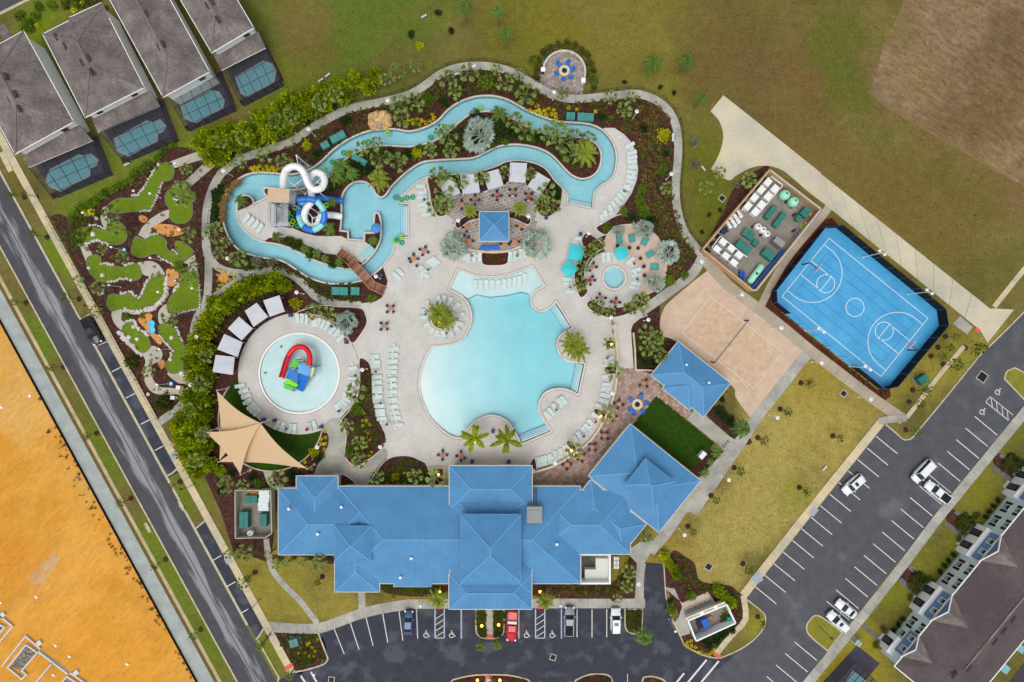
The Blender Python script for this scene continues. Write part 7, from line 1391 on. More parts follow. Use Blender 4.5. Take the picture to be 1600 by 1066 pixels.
for a, b_, lab in (((498, 463), (502, 472), 'black pool gate across the walk to the deck'), ((1001, 485), (1006, 494), 'black pool gate beside the yellow grass'), ((955.5, 500), (957, 520), 'black pool gate below the spa bed'), ((1129, 698), (1137, 689), 'black gate beside the dark turf'), ((377, 429), (381, 434), 'black gate at the walk junction')):
    e = empty('gate', P(*a)); tag(e, lab, 'gate'); a, b_ = P(*a), P(*b_); m = MB(); [m.beam((p.x, p.y, 0), (p.x, p.y, 1.3), .09) for p in (a, b_)]; m.obj('post', m_dark, e, world=True); m = MB(); m.beam((a.x, a.y, .2), (b_.x, b_.y, .2), .05); m.beam((a.x, a.y, 1.2), (b_.x, b_.y, 1.2), .05); [m.beam((a.lerp(b_, k / 6).x, a.lerp(b_, k / 6).y, .2), (a.lerp(b_, k / 6).x, a.lerp(b_, k / 6).y, 1.2), .025) for k in range(7)]; m.obj('leaf', m_dark, e, world=True)
m = MB(); m.prism(W('1090,713 1098,704 1104,709 1096,718'.replace('1090', '1091'), 2), 1.0, 2.4); tag(m.obj('projector_screen_box', m_metalw), 'pale boxy screen housing at the edge of the dark turf', 'screen')
# ================================================================ CARS
m_tyre = M('tyre', (22, 22, 24), .9); m_rim = M('wheel_rim', (150, 152, 156), .4, metal=.6); m_cglass = M('car_glass', (30, 36, 44), .1, spec=.7); m_lightw = M('headlamp', (230, 232, 226), .2); m_lightr = M('tail_lamp', (170, 20, 20), .3); m_chrome = M('chrome_white', (214, 216, 218), .4)
def paint(n, c): return M('paint_' + n, c, .28, spec=.6)
def car(x, y, d, kind, mat, label, name='parked_car', cat='car', tool=None):
    c = P(x, y, .8); e = empty(name, (c.x, c.y, .03), ang(*d)); tag(e, label, cat)
    Ln, Wd = {'sedan': (4.6, 1.82), 'suv': (4.8, 1.95), 'pickup': (5.6, 2.0), 'van': (5.1, 2.0), 'coupe': (4.5, 1.85)}[kind]
    def outl(k=1.0, kx=1.0):
        pts = []
        for t in range(32):
            a = 2 * PI * t / 32; cx, sx = math.cos(a), math.sin(a); q = 5.0 if cx < 0 else 3.4
            r_ = (abs(cx) ** q + abs(sx) ** q) ** (-1 / q); pts.append((r_ * cx * Ln / 2 * kx, r_ * sx * Wd / 2 * k))
        return pts
    zs = ((.28, .94, .97), (.45, 1, 1), (.78, 1, 1), (.9, .96, .985), (.98, .86, .95)); zs = [(z * (1.12 if kind in ('suv', 'pickup', 'van') else 1), k, kx) for z, k, kx in zs]
    m = MB(); rings = [outl(k, kx) for z, k, kx in zs]; vs_ = [(px, py, z[0]) for r_, z in zip(rings, zs) for px, py in r_]; fs = [list(range(31, -1, -1)), list(range(4 * 32, 5 * 32))]
    for i in range(4):
        for j in range(32): fs.append((i * 32 + j, i * 32 + (j + 1) % 32, (i + 1) * 32 + (j + 1) % 32, (i + 1) * 32 + j))
    m.add(vs_, fs); m.obj('body', mat, e, True); zt = zs[-1][0]
    x0, x1, r0, r1, zr = {'sedan': (-1.75, 1.05, -1.0, .35, 1.45), 'suv': (-2.2, 1.1, -1.95, .45, 1.75), 'pickup': (-.55, 1.35, -.4, .75, 1.85), 'van': (-2.3, 1.6, -2.1, .9, 1.85), 'coupe': (-1.7, .9, -.85, .1, 1.35)}[kind]
    hw0, hw1 = Wd / 2 * .86, Wd / 2 * .7
    m = MB(); m.prism([(x0, -hw0), (x1, -hw0 * .94), (x1, hw0 * .94), (x0, hw0)], zt - .05, zr - .03, [(r0, -hw1), (r1, -hw1), (r1, hw1), (r0, hw1)]); cab = m.obj('window', m_cglass, e)
    m = MB(); m.prism([(r0 - .04, -hw1 - .03), (r1 + .04, -hw1 - .03), (r1 + .04, hw1 + .03), (r0 - .04, hw1 + .03)], zr - .06, zr + .02, [(r0 + .05, -hw1 + .08), (r1 - .05, -hw1 + .08), (r1 - .05, hw1 - .08), (r0 + .05, hw1 - .08)]); rf = m.obj('roof', mat, e)
    if kind in ('suv',): m = MB(); m.box(((r0 + r1) / 2 + .45, 0, zr + .025), (.6, .8, .02)); m.obj('sunroof', m_cglass, rf)
    m = MB()
    for s_ in (-1, 1): m.beam((x1 - .02, s_ * hw0 * .93, zt), (r1, s_ * hw1, zr - .02), .07); m.beam((x0 + .02, s_ * hw0 * .98, zt), (r0, s_ * hw1, zr - .02), .1)
    m.obj('pillar', mat, e)
    if kind == 'pickup':
        m = MB(); m.box((-1.65, 0, zt + .012), (1.85, Wd * .72, .03)); m.obj('cargo_bed', M('bed_liner', (30, 32, 38), .9) if tool is None else mat, e)
        m = MB(); [m.box((-1.65, s_ * Wd * .4, zt + .06), (2.0, .1, .16)) for s_ in (-1, 1)]; m.box((-2.6, 0, zt + .03), (.08, Wd * .75, .12)); m.obj('bed_rail', mat, e)
        if tool: m = MB(); m.box((-.85, 0, zt + .25), (.5, Wd * .82, .4)); m.obj('tool_box', m_chrome, e)
    for sx in (-.31, .31):
        for sy in (-1, 1):
            m = MB(); cx, cy = Ln * sx, sy * (Wd / 2 - .1); m.tube([(cx, cy - .1, .33), (cx, cy + .1, .33)], .33, 14); wh = m.obj('wheel', m_tyre, e); m = MB(); m.tube([(cx, cy + sy * .08, .33), (cx, cy + sy * .115, .33)], .2, 10); m.obj('rim', m_rim, wh)
    for s_ in (-1, 1):
        m = MB(); m.box((Ln / 2 - .22, s_ * Wd * .36, zt - .17), (.3, .34, .14)); m.obj('headlight', m_lightw, e); m = MB(); m.box((-Ln / 2 + .1, s_ * Wd * .38, zt - .2), (.14, .3, .16)); m.obj('taillight', m_lightr, e); m = MB(); m.box((x1 - .35, s_ * (Wd / 2 + .08), zt + .06), (.16, .22, .14)); m.obj('mirror', mat, e)
    m = MB(); m.box((Ln / 2 - .02, 0, .5), (.1, Wd * .6, .16)); m.obj('grille', m_dark, e)
pw = paint('white', (226, 230, 232))
car(143, 517, (.545, 1), 'pickup', paint('black', (34, 36, 42)), 'black pickup truck in the first roadside bay by the mini golf', cat='pickup')
car(638, 973, (.05, -1), 'sedan', paint('navy', (48, 74, 124)), 'dark blue car in the front row left of the hatched aisle')
car(800, 978, (-.05, 1), 'pickup', paint('red', (196, 18, 30)), 'red pickup with white tool box beside the front entrance', cat='pickup', tool=True)
car(889.5, 971, (.03, -1), 'pickup', paint('grey', (134, 140, 146)), 'silver grey pickup in the front row', cat='pickup', tool=None)
car(962, 970, (0, -1), 'suv', pw, 'white SUV at the right end of the front row', cat='SUV')
car(1333, 757, (-.75, .66), 'suv', pw, 'white SUV across two stalls beside the yellow lawn', cat='SUV')
car(1442, 736, (-.7, .72), 'van', pw, 'white van in the driving lane of the east lot', 'van', 'van')
car(1465, 769, (-.78, -.61), 'pickup', pw, 'white pickup with black bed in the east lot', cat='pickup')
car(1322, 951.5, (-.78, -.62), 'coupe', pw, 'white car with dark roof glass, upper of the lower pair')
car(1309, 971, (-.73, -.68), 'suv', pw, 'white SUV beside the grass island, lower of the pair', cat='SUV')
# kerb inlets
for x, y, a, ph in ((284, 790, 62, 'on the clubhouse side of the left road'), (231.5, 824, 62, 'on the dirt lot side of the left road')): m = MB(); c = P(x, y); m.box((c.x, c.y, .1), (2.0, .55, .2), math.radians(-a)); m.box((c.x, c.y, .15), (.7, .7, .16), math.radians(-a)); tag(m.obj('kerb_inlet', m_kerb), 'pale concrete kerb inlet ' + ph, 'drain inlet')
# debris on the dirt lot
for i, (x, y) in enumerate(((57, 933), (87, 1009), (109, 1026), (199, 1038), (84, 1055), (47, 619), (3, 637), (1, 942))): m = MB(); c = P(x, y); m.add([(c.x - .4, c.y - .1, .03), (c.x + .1, c.y - .3, .05), (c.x + .4, c.y + .1, .2), (c.x, c.y + .15, .06), (c.x - .1, c.y + .4, .15)], [(0, 1, 2, 3), (0, 3, 4)]); tag(m.obj('paper_scrap', m_white), which(i, 8, 'torn white scrap', 'top', 'lying on the orange dirt') if 0 else ['torn white scrap above the grey foundation', 'torn white scrap right of the grey slab strip', 'second torn white scrap right of the grey slab strip', 'lone white scrap in the middle of the dirt', 'white scrap beside the foundation slab strip', 'small white scrap near the silt fence', 'white scrap at the upper left edge of the dirt', 'white scrap at the left edge above the footing'][i], 'scrap')
# ================================================================ PLANTS
def leafmat(n, c, isl=.4, tr=.3, rough=.6, c2=None): return M('leaf_' + n, c, rough, island=isl, rand=.16, trans=tr, spec=.25, noise=(.35, 3) if c2 else None, rgb2=c2)
lm = {'fan': leafmat('fan', (136, 156, 78), .5), 'queen': leafmat('queen', (104, 134, 54)), 'date': leafmat('date', (142, 154, 50)), 'dark': leafmat('dark', (50, 74, 30), .5), 'silver': leafmat('silver', (160, 178, 164), .35, .15), 'fox': leafmat('fox', (140, 156, 26)), 'bamboo': leafmat('bamboo', (198, 206, 34), .55, .45, c2=(132, 160, 26)),
      'bush': leafmat('bush', (128, 156, 34), .45, c2=(92, 124, 34)), 'olive': leafmat('olive', (104, 104, 44)), 'yellow': leafmat('yellow', (186, 186, 20), .3), 'flower': leafmat('flower', (228, 216, 40), .2), 'tuft': leafmat('tuft', (122, 106, 52), .5), 'tuftg': leafmat('tuftg', (88, 98, 34), .5), 'redtuft': leafmat('redtuft', (112, 66, 48), .5), 'street': leafmat('street', (98, 116, 36)), 'grey': leafmat('grey', (150, 148, 118), .3), 'dead': leafmat('dead', (176, 140, 86), .3)}
m_trunk = M('palm_trunk', (142, 116, 92), .95, pos=False, noise=(6, 4), rgb2=(112, 90, 70)); m_stem = M('stem_brown', (92, 74, 50), .95)
def frond(m, az, L_, rise, droop, nl, ll, lw, rr, curl=0.0):
    """a feather leaf: arched rachis with leaflets on both sides"""
    d = Vector((math.cos(az), math.sin(az), 0)); s_ = Vector((-d.y, d.x, 0)); pts = []
    for i in range(nl + 1):
        t = i / nl; pts.append(d * L_ * (t - .12 * t * t) + s_ * curl * t * t * L_ + Vector((0, 0, rise * math.sin(PI * min(t * .9, 1)) - droop * t * t)))
    for i in range(nl):
        a, b_ = pts[i], pts[i + 1]; m.add([a - s_ * .025, a + s_ * .025, b_ + s_ * .018, b_ - s_ * .018], [(0, 1, 2, 3)])
        if i < 1: continue
        t = i / nl; q = ll * math.sin(PI * (.18 + .8 * t)) ** .7
        for sg in (-1, 1):
            tip = a + (s_ * sg * .85 + d * .55).normalized() * q * rr.uniform(.85, 1.1) + Vector((0, 0, -q * rr.uniform(.1, .5))); e_ = d * lw
            m.add([a - e_ * .5, a + e_ * .5, tip], [(0, 1, 2)])
def pin_crown(seed, n, rise, droop, nl, ll, lw, two=True, jit=.18):
    rr = random.Random(seed); m = MB()
    for k in range(n):
        up = (k % 3) / 2; frond(m, 2 * PI * k / n * 1.0 + rr.uniform(-jit, jit) + (k % 2) * .2, rr.uniform(.82, 1.05) * (1 - .25 * up), rise * (.6 + .9 * up) * rr.uniform(.8, 1.2), droop * (1.1 - .6 * up) * rr.uniform(.8, 1.2), nl, ll, lw, rr, rr.uniform(-.12, .12))
    return m
def fan_crown(seed, n, blade, seg=9, spread=1.9, pet=.45):
    """fan palm: stalked leaves, each a fan of separate pleats"""
    rr = random.Random(seed); m = MB()
    for k in range(n):
        az = 2 * PI * k / n * 2.4 + rr.uniform(-.2, .2); el = rr.uniform(-.3, .6) if k < n * .7 else rr.uniform(.7, 1.3); d = Vector((math.cos(az) * math.cos(el), math.sin(az) * math.cos(el), math.sin(el))); s_ = Vector((-math.sin(az), math.cos(az), 0)); p_ = pet * rr.uniform(.8, 1.15)
        h_ = d * p_ + Vector((0, 0, .05)); m.add([Vector((0, 0, 0)) - s_ * .02, s_ * .02, h_ + s_ * .015, h_ - s_ * .015], [(0, 1, 2, 3)]); up = s_.cross(d)
        for j in range(seg):
            a = -spread / 2 + spread * (j + .5) / seg; dd = (d * math.cos(a) + s_ * math.sin(a)); q = blade * (1 - .25 * abs(a) / spread) * rr.uniform(.85, 1.1); tip = h_ + dd * q + Vector((0, 0, -q * rr.uniform(.12, .42))); w_ = (s_ * math.cos(a) - d * math.sin(a)) * q * .11
            mid = h_ + dd * q * .6; m.add([h_, mid - w_, tip, mid + w_], [(0, 1, 2, 3)])
    return m
def leaf_ball(seed, n, size, flat=.7, spiky=.0, lump=.25):
    """shrub: leaves scattered through a lumpy dome"""
    rr = random.Random(seed); m = MB(); lob = [(rr.uniform(0, 2 * PI), rr.uniform(.2, .55), rr.uniform(.35, .6)) for _ in range(7)]
    for k in range(n):
        if rr.random() < .75:
            a, d, q = lob[rr.randrange(7)]; c = Vector((d * math.cos(a), d * math.sin(a), .15 + .35 * rr.random())); 
        else: c = Vector((0, 0, .35)); q = .55
        u = Vector((rr.gauss(0, 1), rr.gauss(0, 1), abs(rr.gauss(0, 1)) * .9 + .05)).normalized(); p = c + u * q * rr.uniform(.65, 1.05); p.z *= flat * 1.2
        o = (u + Vector((rr.gauss(0, .45), rr.gauss(0, .45), rr.gauss(0, .45) + .15))).normalized(); s_ = o.cross(Vector((rr.gauss(0, 1), rr.gauss(0, 1), rr.gauss(0, 1)))).normalized(); L_ = size * rr.uniform(.7, 1.4); w_ = L_ * (.42 - .26 * spiky)
        m.add([p, p + o * L_ * .5 + s_ * w_, p + o * L_ + Vector((0, 0, -L_ * .25)), p + o * L_ * .5 - s_ * w_], [(0, 1, 2, 3)])
    return m
CR = {'fan': [fan_crown(i, 14, .56, 8, 1.3, .5).me('crown', lm['fan']) for i in range(4)], 'silver': [fan_crown(10 + i, 17, .6, 12, 2.1, .46).me('crown', lm['silver']) for i in range(3)],
      'date': [pin_crown(20 + i, 20, .34, .3, 22, .17, .045).me('crown', lm['date']) for i in range(3)], 'queen': [pin_crown(30 + i, 14, .35, .65, 18, .27, .055).me('crown', lm['queen']) for i in range(3)], 'fox': [pin_crown(40 + i, 9, .25, .3, 30, .17, .09, jit=.25).me('crown', lm['fox']) for i in range(2)],
      'pygmy': [pin_crown(50 + i, 14, .3, .45, 14, .24, .07).me('crown', lm['queen']) for i in range(3)],
      'bamboo': [leaf_ball(60 + i, 520, .3, 1.0, .6).me('foliage', lm['bamboo']) for i in range(4)], 'bush': [leaf_ball(70 + i, 420, .2, .75).me('foliage', lm['bush']) for i in range(3)], 'dark': [leaf_ball(80 + i, 420, .2, .8).me('foliage', lm['dark']) for i in range(2)], 'olive': [leaf_ball(84 + i, 320, .22, .7, .4).me('foliage', lm['olive']) for i in range(2)], 'yellow': [leaf_ball(90 + i, 380, .22, .75).me('foliage', lm['yellow']) for i in range(2)], 'flower': [leaf_ball(95 + i, 60, .5, .7).me('foliage', lm['flower']) for i in range(3)], 'street': [leaf_ball(100 + i, 130, .26, 1.3, .2).me('crown', lm['street']) for i in range(3)], 'grey': [leaf_ball(104 + i, 260, .42, .8, .9).me('foliage', lm['grey']) for i in range(2)], 'grass': [leaf_ball(108 + i, 420, .5, .7, .95).me('foliage', lm['tuftg']) for i in range(2)]}
_t = MB(); _t.lathe((0, 0, 0), [(.2, 0), (.16, .15), (.13, .5), (.12, 1.0)], 10); TRUNK = _t.me('trunk', m_trunk)
_t = MB(); _t.tube([(0, 0, 0), (.03, .02, .5), (.0, .05, 1.0)], [.06, .045, .03], 6); _t.tube([(0, 0, .4), (.2, .1, .8)], [.03, .015], 5); _t.tube([(0, 0, .5), (-.18, .12, .9)], [.03, .015], 5); STEM = _t.me('trunk', m_stem)
_t = MB(); _t.lathe((0, 0, 0), [(.52, 0), (.48, .04), (.2, .07)], 16); RING = _t.me('mulch_ring', m_mulch)
KIND = {'fan': ('palm_tree', 'green fan palm', 'palm', 4.2), 'silver': ('silver_palm', 'silver fan palm', 'palm', 2.2), 'date': ('date_palm', 'feathery date palm', 'palm', 4.0), 'queen': ('queen_palm', 'drooping green queen palm', 'palm', 5.5), 'fox': ('foxtail_palm', 'bright bushy foxtail palm', 'palm', 5.0), 'pygmy': ('feather_palm', 'small green feather palm', 'palm', 2.6), 'bamboo': ('bamboo_clump', 'yellow-green bamboo clump', 'bamboo', 0), 'bush': ('shrub', 'bright green shrub', 'shrub', 0), 'dark': ('shrub', 'dark green shrub', 'shrub', 0), 'olive': ('shrub', 'olive brown shrub', 'shrub', 0), 'yellow': ('shrub', 'yellow leaved shrub', 'shrub', 0), 'flower': ('flower_clump', 'yellow flower clump', 'flowers', 0), 'street': ('street_tree', 'thin young street tree', 'tree', 2.6), 'grey': ('shrub', 'silvery wispy shrub', 'shrub', 0), 'grass': ('ornamental_grass', 'fountain grass clump', 'grass clump', 0)}
def plant(kind, x, y, r_, label, group):
    nm, what, cat, h = KIND[kind]; rm = r_ * S * {'fan': 1.25, 'pygmy': 1.2, 'date': 1.15, 'bamboo': 1.2, 'queen': 1.15, 'silver': 1.08, 'street': 1.15}.get(kind, 1.05); h = h * R.uniform(.85, 1.12) if h else 0
    if kind == 'fan' and r_ < 8.5: h *= .75
    c = P(x, y, h + (rm * .3 if not h else 0)); e = empty(nm, (c.x, c.y, .02), R.uniform(0, 6.28)); tag(e, label, cat, group)
    o = link('crown' if h else 'foliage', R.choice(CR[kind]), None, e, (0, 0, h)); k = rm * (1.08 if kind in ('fan', 'silver') else 1.0); zs = {'bamboo': 1.9 if r_ > 9.5 else 1.2, 'street': 1.0}.get(kind, 1.0); o.scale = (k, k, k * zs * R.uniform(.9, 1.1)); o.rotation_euler = (R.uniform(-.06, .06), R.uniform(-.06, .06), 0)
    if h: t = link('trunk', STEM if kind == 'street' else TRUNK, None, e, (0, 0, 0)); q = {'date': 1.5, 'fox': 1.0, 'silver': 1.3, 'pygmy': .7}.get(kind, .85); t.scale = (q, q, h + .1)
    else: t = link('stem', STEM, None, e, (0, 0, 0)); t.scale = (.6, .6, max(rm * .5, .1))
    if kind == 'street': link('mulch_ring', RING, None, e, (0, 0, 0))
    return e
def cluster(kind, phrase, data, what=None, share=False):
    w0 = what or KIND[kind][1]; it = sorted(tuple(float(v) for v in t.split(',')) for t in data.split()); n = len(it)
    for i, q in enumerate(it): plant(kind, q[0], q[1], q[2] if len(q) > 2 else 4, f'{w0} {phrase}' if share or n > 20 else which(i, n, w0, 'left', phrase), f'{w0}s {phrase}')
F, B = 'fan', 'bush'
cluster(F, 'along the walk above the lazy river', '620,113,10 603,125,8 649,104,8 700,123,11 711,143,9 731,114,12 776,109,7 790,131,11 811.5,116,8 821.5,148,13 879,145,8 954,153,9 975,173,10 986,153,8')
cluster(F, 'in the upper left river bed', '413,242,10 376,252,9 443,253,10 625,163,12 628,185,11 650,160,11'); cluster(B, 'in the bed above the lazy river', '761,130,14 669,155,11 928,125,9 834,95,9 839,143,5'); cluster('yellow', 'in the bed above the lazy river', '480,228,9 545,240,6 657,72.6,8 651,240,10'); cluster('dark', 'in the bed above the lazy river', '694,160,10 496.5,240,8 540,190,10 905,181,5 940,182,8')
cluster('dark', 'standing on the open top lawn', '642,54,7 685,20,6 705.6,49,6 975.5,129,4 1031,136.5,4.5 1052.6,145,4.5'); cluster('queen', 'on the open top lawn', '725,10,15 778,18,13 790,52,14 1019,100,18 1072.6,95,14 1096.5,153,13'); cluster('grey', 'on the grass right of the perimeter walk', '1085,224,8 1085,258,8 1152,290,5')
cluster(F, 'on the planted river island', '700,210,13 672.6,235,9 704,235,10 805,190,11 820,205,12 855,210,12 870,205,14 878,223,13 898,215,11 920,216,9 895,240,12 567,233,10 593,248,13 588,223,8 623,253,12 690,204,9'); cluster('pygmy', 'on the planted river island', '780,178,15 533,260,17 525,277,14 550,272,13 519,316,9 514,358,12'); cluster('silver', 'in the middle of the river island', '750,213,25'); cluster('date', 'at the river island tips', '913,240,25 593,281,21'); cluster('dark', 'on the planted river island', '745,183,12 793,208,17 560,258,11 575,265,10 608,240,9 640,240,9 840,215,9'); cluster(B, 'on the planted river island', '770,228,6 790,222,7 830,216,8 540,280,9 648,246,6 880,240,8')
cluster('pygmy', 'on the slide deck planting', '376,314.6,12 432.7,370,10 495,396,9 508,404,8 477,390,9 583,376,9 530,410,8'); cluster('grass', 'in the strip below the slide deck', '452,378,8 465,384,8 485,398,8 520,411,8 540,412,7')
cluster(F, 'left of the lazy river', '336,363,13 355,378,7 344,394.7,8 372.6,403.5,11'); cluster('grey', 'left of the footbridge planting', '402.6,410,9 425,410,7'); cluster(F, 'above the splash pool', '490,485,10 513,491,10'); cluster(B, 'around the footbridge and splash pool', '580,466,8 558,640,12 550,704,12 406,757,10'); cluster('yellow', 'around the splash pool', '462.7,475,10 493,709,10 618,745,8'); cluster('silver', 'at the upper right of the splash pool', '541.6,503.6,16')
cluster('bamboo', 'in the hedge behind the pool cages', '322,230,14 332,215,14 346,232,15 337,250,15 352,246,13 360,212,14 373,228,15 390,207,15 402,222,14 416,195,15 427,212,15 440,180,15 447,199,15 462,167,15 470,187,15'); cluster('bamboo', 'in the hedge above the upper left walk', '485,158,14 491,174,13 506,152,14 513,167,12 531,140,13 541,154,12 560,130,13 575,140,12 590,124,11')
cluster('bamboo', 'in the arc above the splash cabanas', '448,449,10 436,440,13 420,445,14 405,447,14 391,454,14 378,459,14 365,470,14 353,480,14 342,490,14 333,502,14 338,470,10 325,517,14 317,531,13'); cluster('bamboo', 'in the hedge left of the shade sails', '326,546,12 313,549,13 305,565,13 319,568,13 327,586,11 311,588,13 318,606,13 305,621,13 323,626,12 310,641,14 295,651,13 327,647,10 305,663,14 286,668,12 321,668,12'); cluster('bamboo', 'in the hedge at the lower left', '298,683,14 313,690,14 327,692,11 300,706,13 318,712,14 331,726,12 313,733,13 346,736,8 284,684,10')
cluster(F, 'in the mini golf mulch', '175,337,10 180,355,10 285,305,15 295,367,10 295,432,12 193,402,9 122.7,440,8 155,450,9 150,487,8 265,497,10 291,265,8 303,415,6 232,580,8 160,390,7 278,290,6'); cluster(B, 'in the mini golf mulch', '280,417,9 142,365,4 198,493.6,7 223,493,5 205,365,4'); cluster('grass', 'at the lower end of the mini golf', '206.5,564,10 256,630,12'); cluster('flower', 'beside the spotlight at the mini golf top', '136,332,5 142,333,6')
cluster('bush', 'in the hedge above the mini golf', '112,341,8 119,331,8 130,322,9 142,318,9 153,312,9 165,302,9 178,296,9 190,290,9 200,281,9 210,272,9 220,265,8 231,258,8 245,246,8 256,236,7 270,226,7'); cluster('bush', 'in the front gardens at the top left', '30,25,9 45,36,10 60,12,9 80,8,9 100,5,8 38,46,8 56,24,9 50,48,6 118,10,7 165,12,5'); cluster('flower', 'in the front gardens at the top left', '57,40,4 130,4,4 115,15,5', 'magenta tinged flower clump')
cluster(F, 'in the beds right of the splash pool', '556.6,611.6,13 541.6,666.7,9 561.6,691.7,9 561.6,720.5,10'); cluster(F, 'between splash turf and clubhouse', '434,749,12 355,757,11 380,757,8'); cluster('dark', 'between splash turf and clubhouse', '455,742,9 468,745,7 499,713,9 361,740,8 345,765,8 395,745,7'); cluster(F, 'in the bed at the clubhouse pool side', '589,745.6,9 649,743,10 681,747,13')
cluster('date', 'beside the front entrance', '684,936,19 852,938,17'); cluster('pygmy', 'in the entrance planting island', '751,1010,10 776.5,1008,10'); cluster('queen', 'at the right end of the front row', '1005,995,17'); cluster(F, 'on the lawn left of the clubhouse front', '382.6,862.6,11 420,866,6 432.7,882.6,7 449,879,6 475,877,6 498,879,10 357.6,866,6 380,911,8'); cluster('queen', 'at the lower left car park entrance', '452,1057,9 405,1012,7')
cluster('fox', 'at the small deck lobe below the pool', '741.5,684,28 792,688,29'); cluster('date', 'in the circular palm planter', '685,489,22 697,502,19'); cluster('date', 'at the right edge of the big pool', '896,538,24 905,549,20'); cluster('silver', 'flanking the pool bar', '709,385,20 838,381,21')
cluster(F, 'in the planting around the cabanas', '685,274,11 695,276,8 718,284,10 752,279,10 789,269,8 692,302,12 679,325,10 694,321,12 829,272,8 854,299,11 847,321,11 865,322,10'); cluster('dark', 'right of the cabanas', '866,297,10 872,310,6'); cluster('date', 'in the planters beside the pool bar', '735,330,14 812,327,15')
cluster(F, 'in the beds around the hot tub deck', '936,382,8 922,394,10 910.6,418.5,9 907.5,444,9 934,481,10 953.5,487,7 986,481.6,9 1001.7,471.5,12'); cluster('silver', 'around the tan spa patio', '966,361,9 1006,358,14 1044,395,17 1025,442,13'); cluster(B, 'around the spa patio', '949.6,356,8 1047,440,10 1070,430,8'); 
for i, (x, y) in enumerate(((964, 385), (983, 388), (996, 388.6), (1000, 404.5), (1005, 417), (1006.4, 431))):
    c = P(x, y); e = empty('potted_plant', (c.x, c.y, .05)); tag(e, which(i, 6, 'dark potted plant', 'left', 'on the inner edge of the spa patio'), 'potted plant', 'pots on the spa patio'); m = MB(); m.lathe((0, 0, 0), [(.22, 0), (.32, .45), (.28, .46)], 12); m.obj('pot', m_dark, e); o = link('foliage', R.choice(CR['olive']), None, e, (0, 0, .45)); o.scale = (.42, .42, .5)
cluster('dark', 'in the bed right of the river', '1006,201,8 987,340,9 1017.6,343,8 1040,240,7 975,300,4'); cluster(B, 'in the bed right of the river', '1033,267,9 1003.6,296,9 999.7,311.5,9 1006,331,11 975,330,8 950,353.5,7 1004,245,4 1005,262,4'); cluster('yellow', 'beside the bench on the right walk', '1037,211,11'); cluster(F, 'in the bed right of the river', '1041,294,8')
cluster(F, 'between pavilion and curved pool wall', '1010,520,10 1027.6,527,9 1011,544,10 1032.6,556.5,9 1027,539,8'); cluster('dark', 'left of the pavilion', '1010,566,8 1000,555,7 1022,568,6'); cluster(F, 'in the planters of the curved pool wall', '959,578.7,11 947.7,645.7,11 896,703,11 952,537,8')
cluster('queen', 'at the corner below the sand court', '1160,670,17'); cluster('pygmy', 'beside the dark turf screen', '1120,707,10 1110,722,7 1101,739,9'); cluster('dark', 'right of the pavilion', '1123,642,10 1140,659,10 1131,650,9 1112,632,7 1150,676,7 1127,624,6')
cluster('street', 'on the lawn right of the clubhouse', '1262,600,8 1228,641.6,8 1192,687,8 1154,735,8 1118,780,7 1259,767,8 1081,829,7 1168,888,8 1310,684,7'); cluster('street', 'beside the basketball court on the right', '1490,526,7 1481,543,7 1468,557,7 1488,570,12 1440,611,10 1434,630,8 1523,544,12 1429,675,8'); cluster('street', 'on the corner island by the enclosure', '1192,973,7')
cluster('bamboo', 'around the dumpster enclosure', '1036,868,8 1043,876,8 1050,886,8 1056,896,8 1121,921,9 1130,929,9 1138,940,9'); cluster(B, 'around the dumpster enclosure', '1080,929,9 1048,953,9'); cluster('dark', 'below the dumpster enclosure', '1145,985,6 1130,990,8 1118,998,9 1106,1006,9 1100,1000,7 1140,978,6 1046,940,6'); cluster(F, 'beside the service lane', '982.5,893,9 980,916.5,8 1007.6,837.6,9 965,935,6'); cluster('olive', 'in front of the service court', '905,925,7 925,922,7 940,928,7 955,920,7 972,905,7 890,922,6 958,935,6')
cluster('dark', 'along the left wall of the equipment yard', '1104,392,6 1113,382,6 1122,371,6 1131,359,7 1140,347,6 1149,335,6 1160,319,7 1170,305,7 1180,292,7 1191,277,7'); cluster(F, 'on the grass left of the equipment yard', '1124,269,8 1102.5,293,9 1169.5,281,10'); cluster('dark', 'on the grass below the service drive flare', '1124.6,328.5,4 1108,336,4 1097,363,4')
cluster('olive', 'in the ring round the upper fire pit', '838,122,6 839,108,6 842,94,6 850,83,6 861,74,6 873,68,6 886,67,6 899,70,6 910,77,6 918,87,6 924,99,6 927,112,6 928,138,6'); cluster('olive', 'in the bed at the service yard', '372,855,5 390,858,5 405,860,5 437,872,5 460,872,5 485,872,5 512,873,5')
cluster('street', 'on the verge left of the road', '26,472,7 84,574,7 139,680,7 192,784,7 246,882,7 305,992,7'); cluster('street', 'on the verge right of the road', '24,304,7 57,367,8 108,466,9 41,303,5 270,758,6'); cluster('street', 'on the lawn in front of the clubhouse', '390,902,7 498,908,6 617,927,6 412,1003,6')
cluster('olive', 'in the garden beds of the townhouses', '1428,905,7 1436,914,7 1422,915,7 1430,924,7 1444,925,6 1503,812,7 1511,822,7 1497,822,7 1505,832,7 1518,833,6 1575,722,7 1584,732,7 1570,732,7 1380,985,7 1369,1008,7 1423,934,6 1499,842,6 1526,806,7 1450,903,6'); cluster('dark', 'along the front wall of the townhouses', '1396,985,5 1403,976,5 1410,967,5 1468,893,5 1475,884,5 1482,876,5 1489,867,5 1545,800,5 1552,791,5 1559,782,5 1455,908,5 1540,808,5')
YF = lambda ph, d: cluster('flower', ph, ' '.join(','.join(t.split(',')[:2]) + ',' + str(float(t.split(',')[2]) * .8) for t in d.split()))
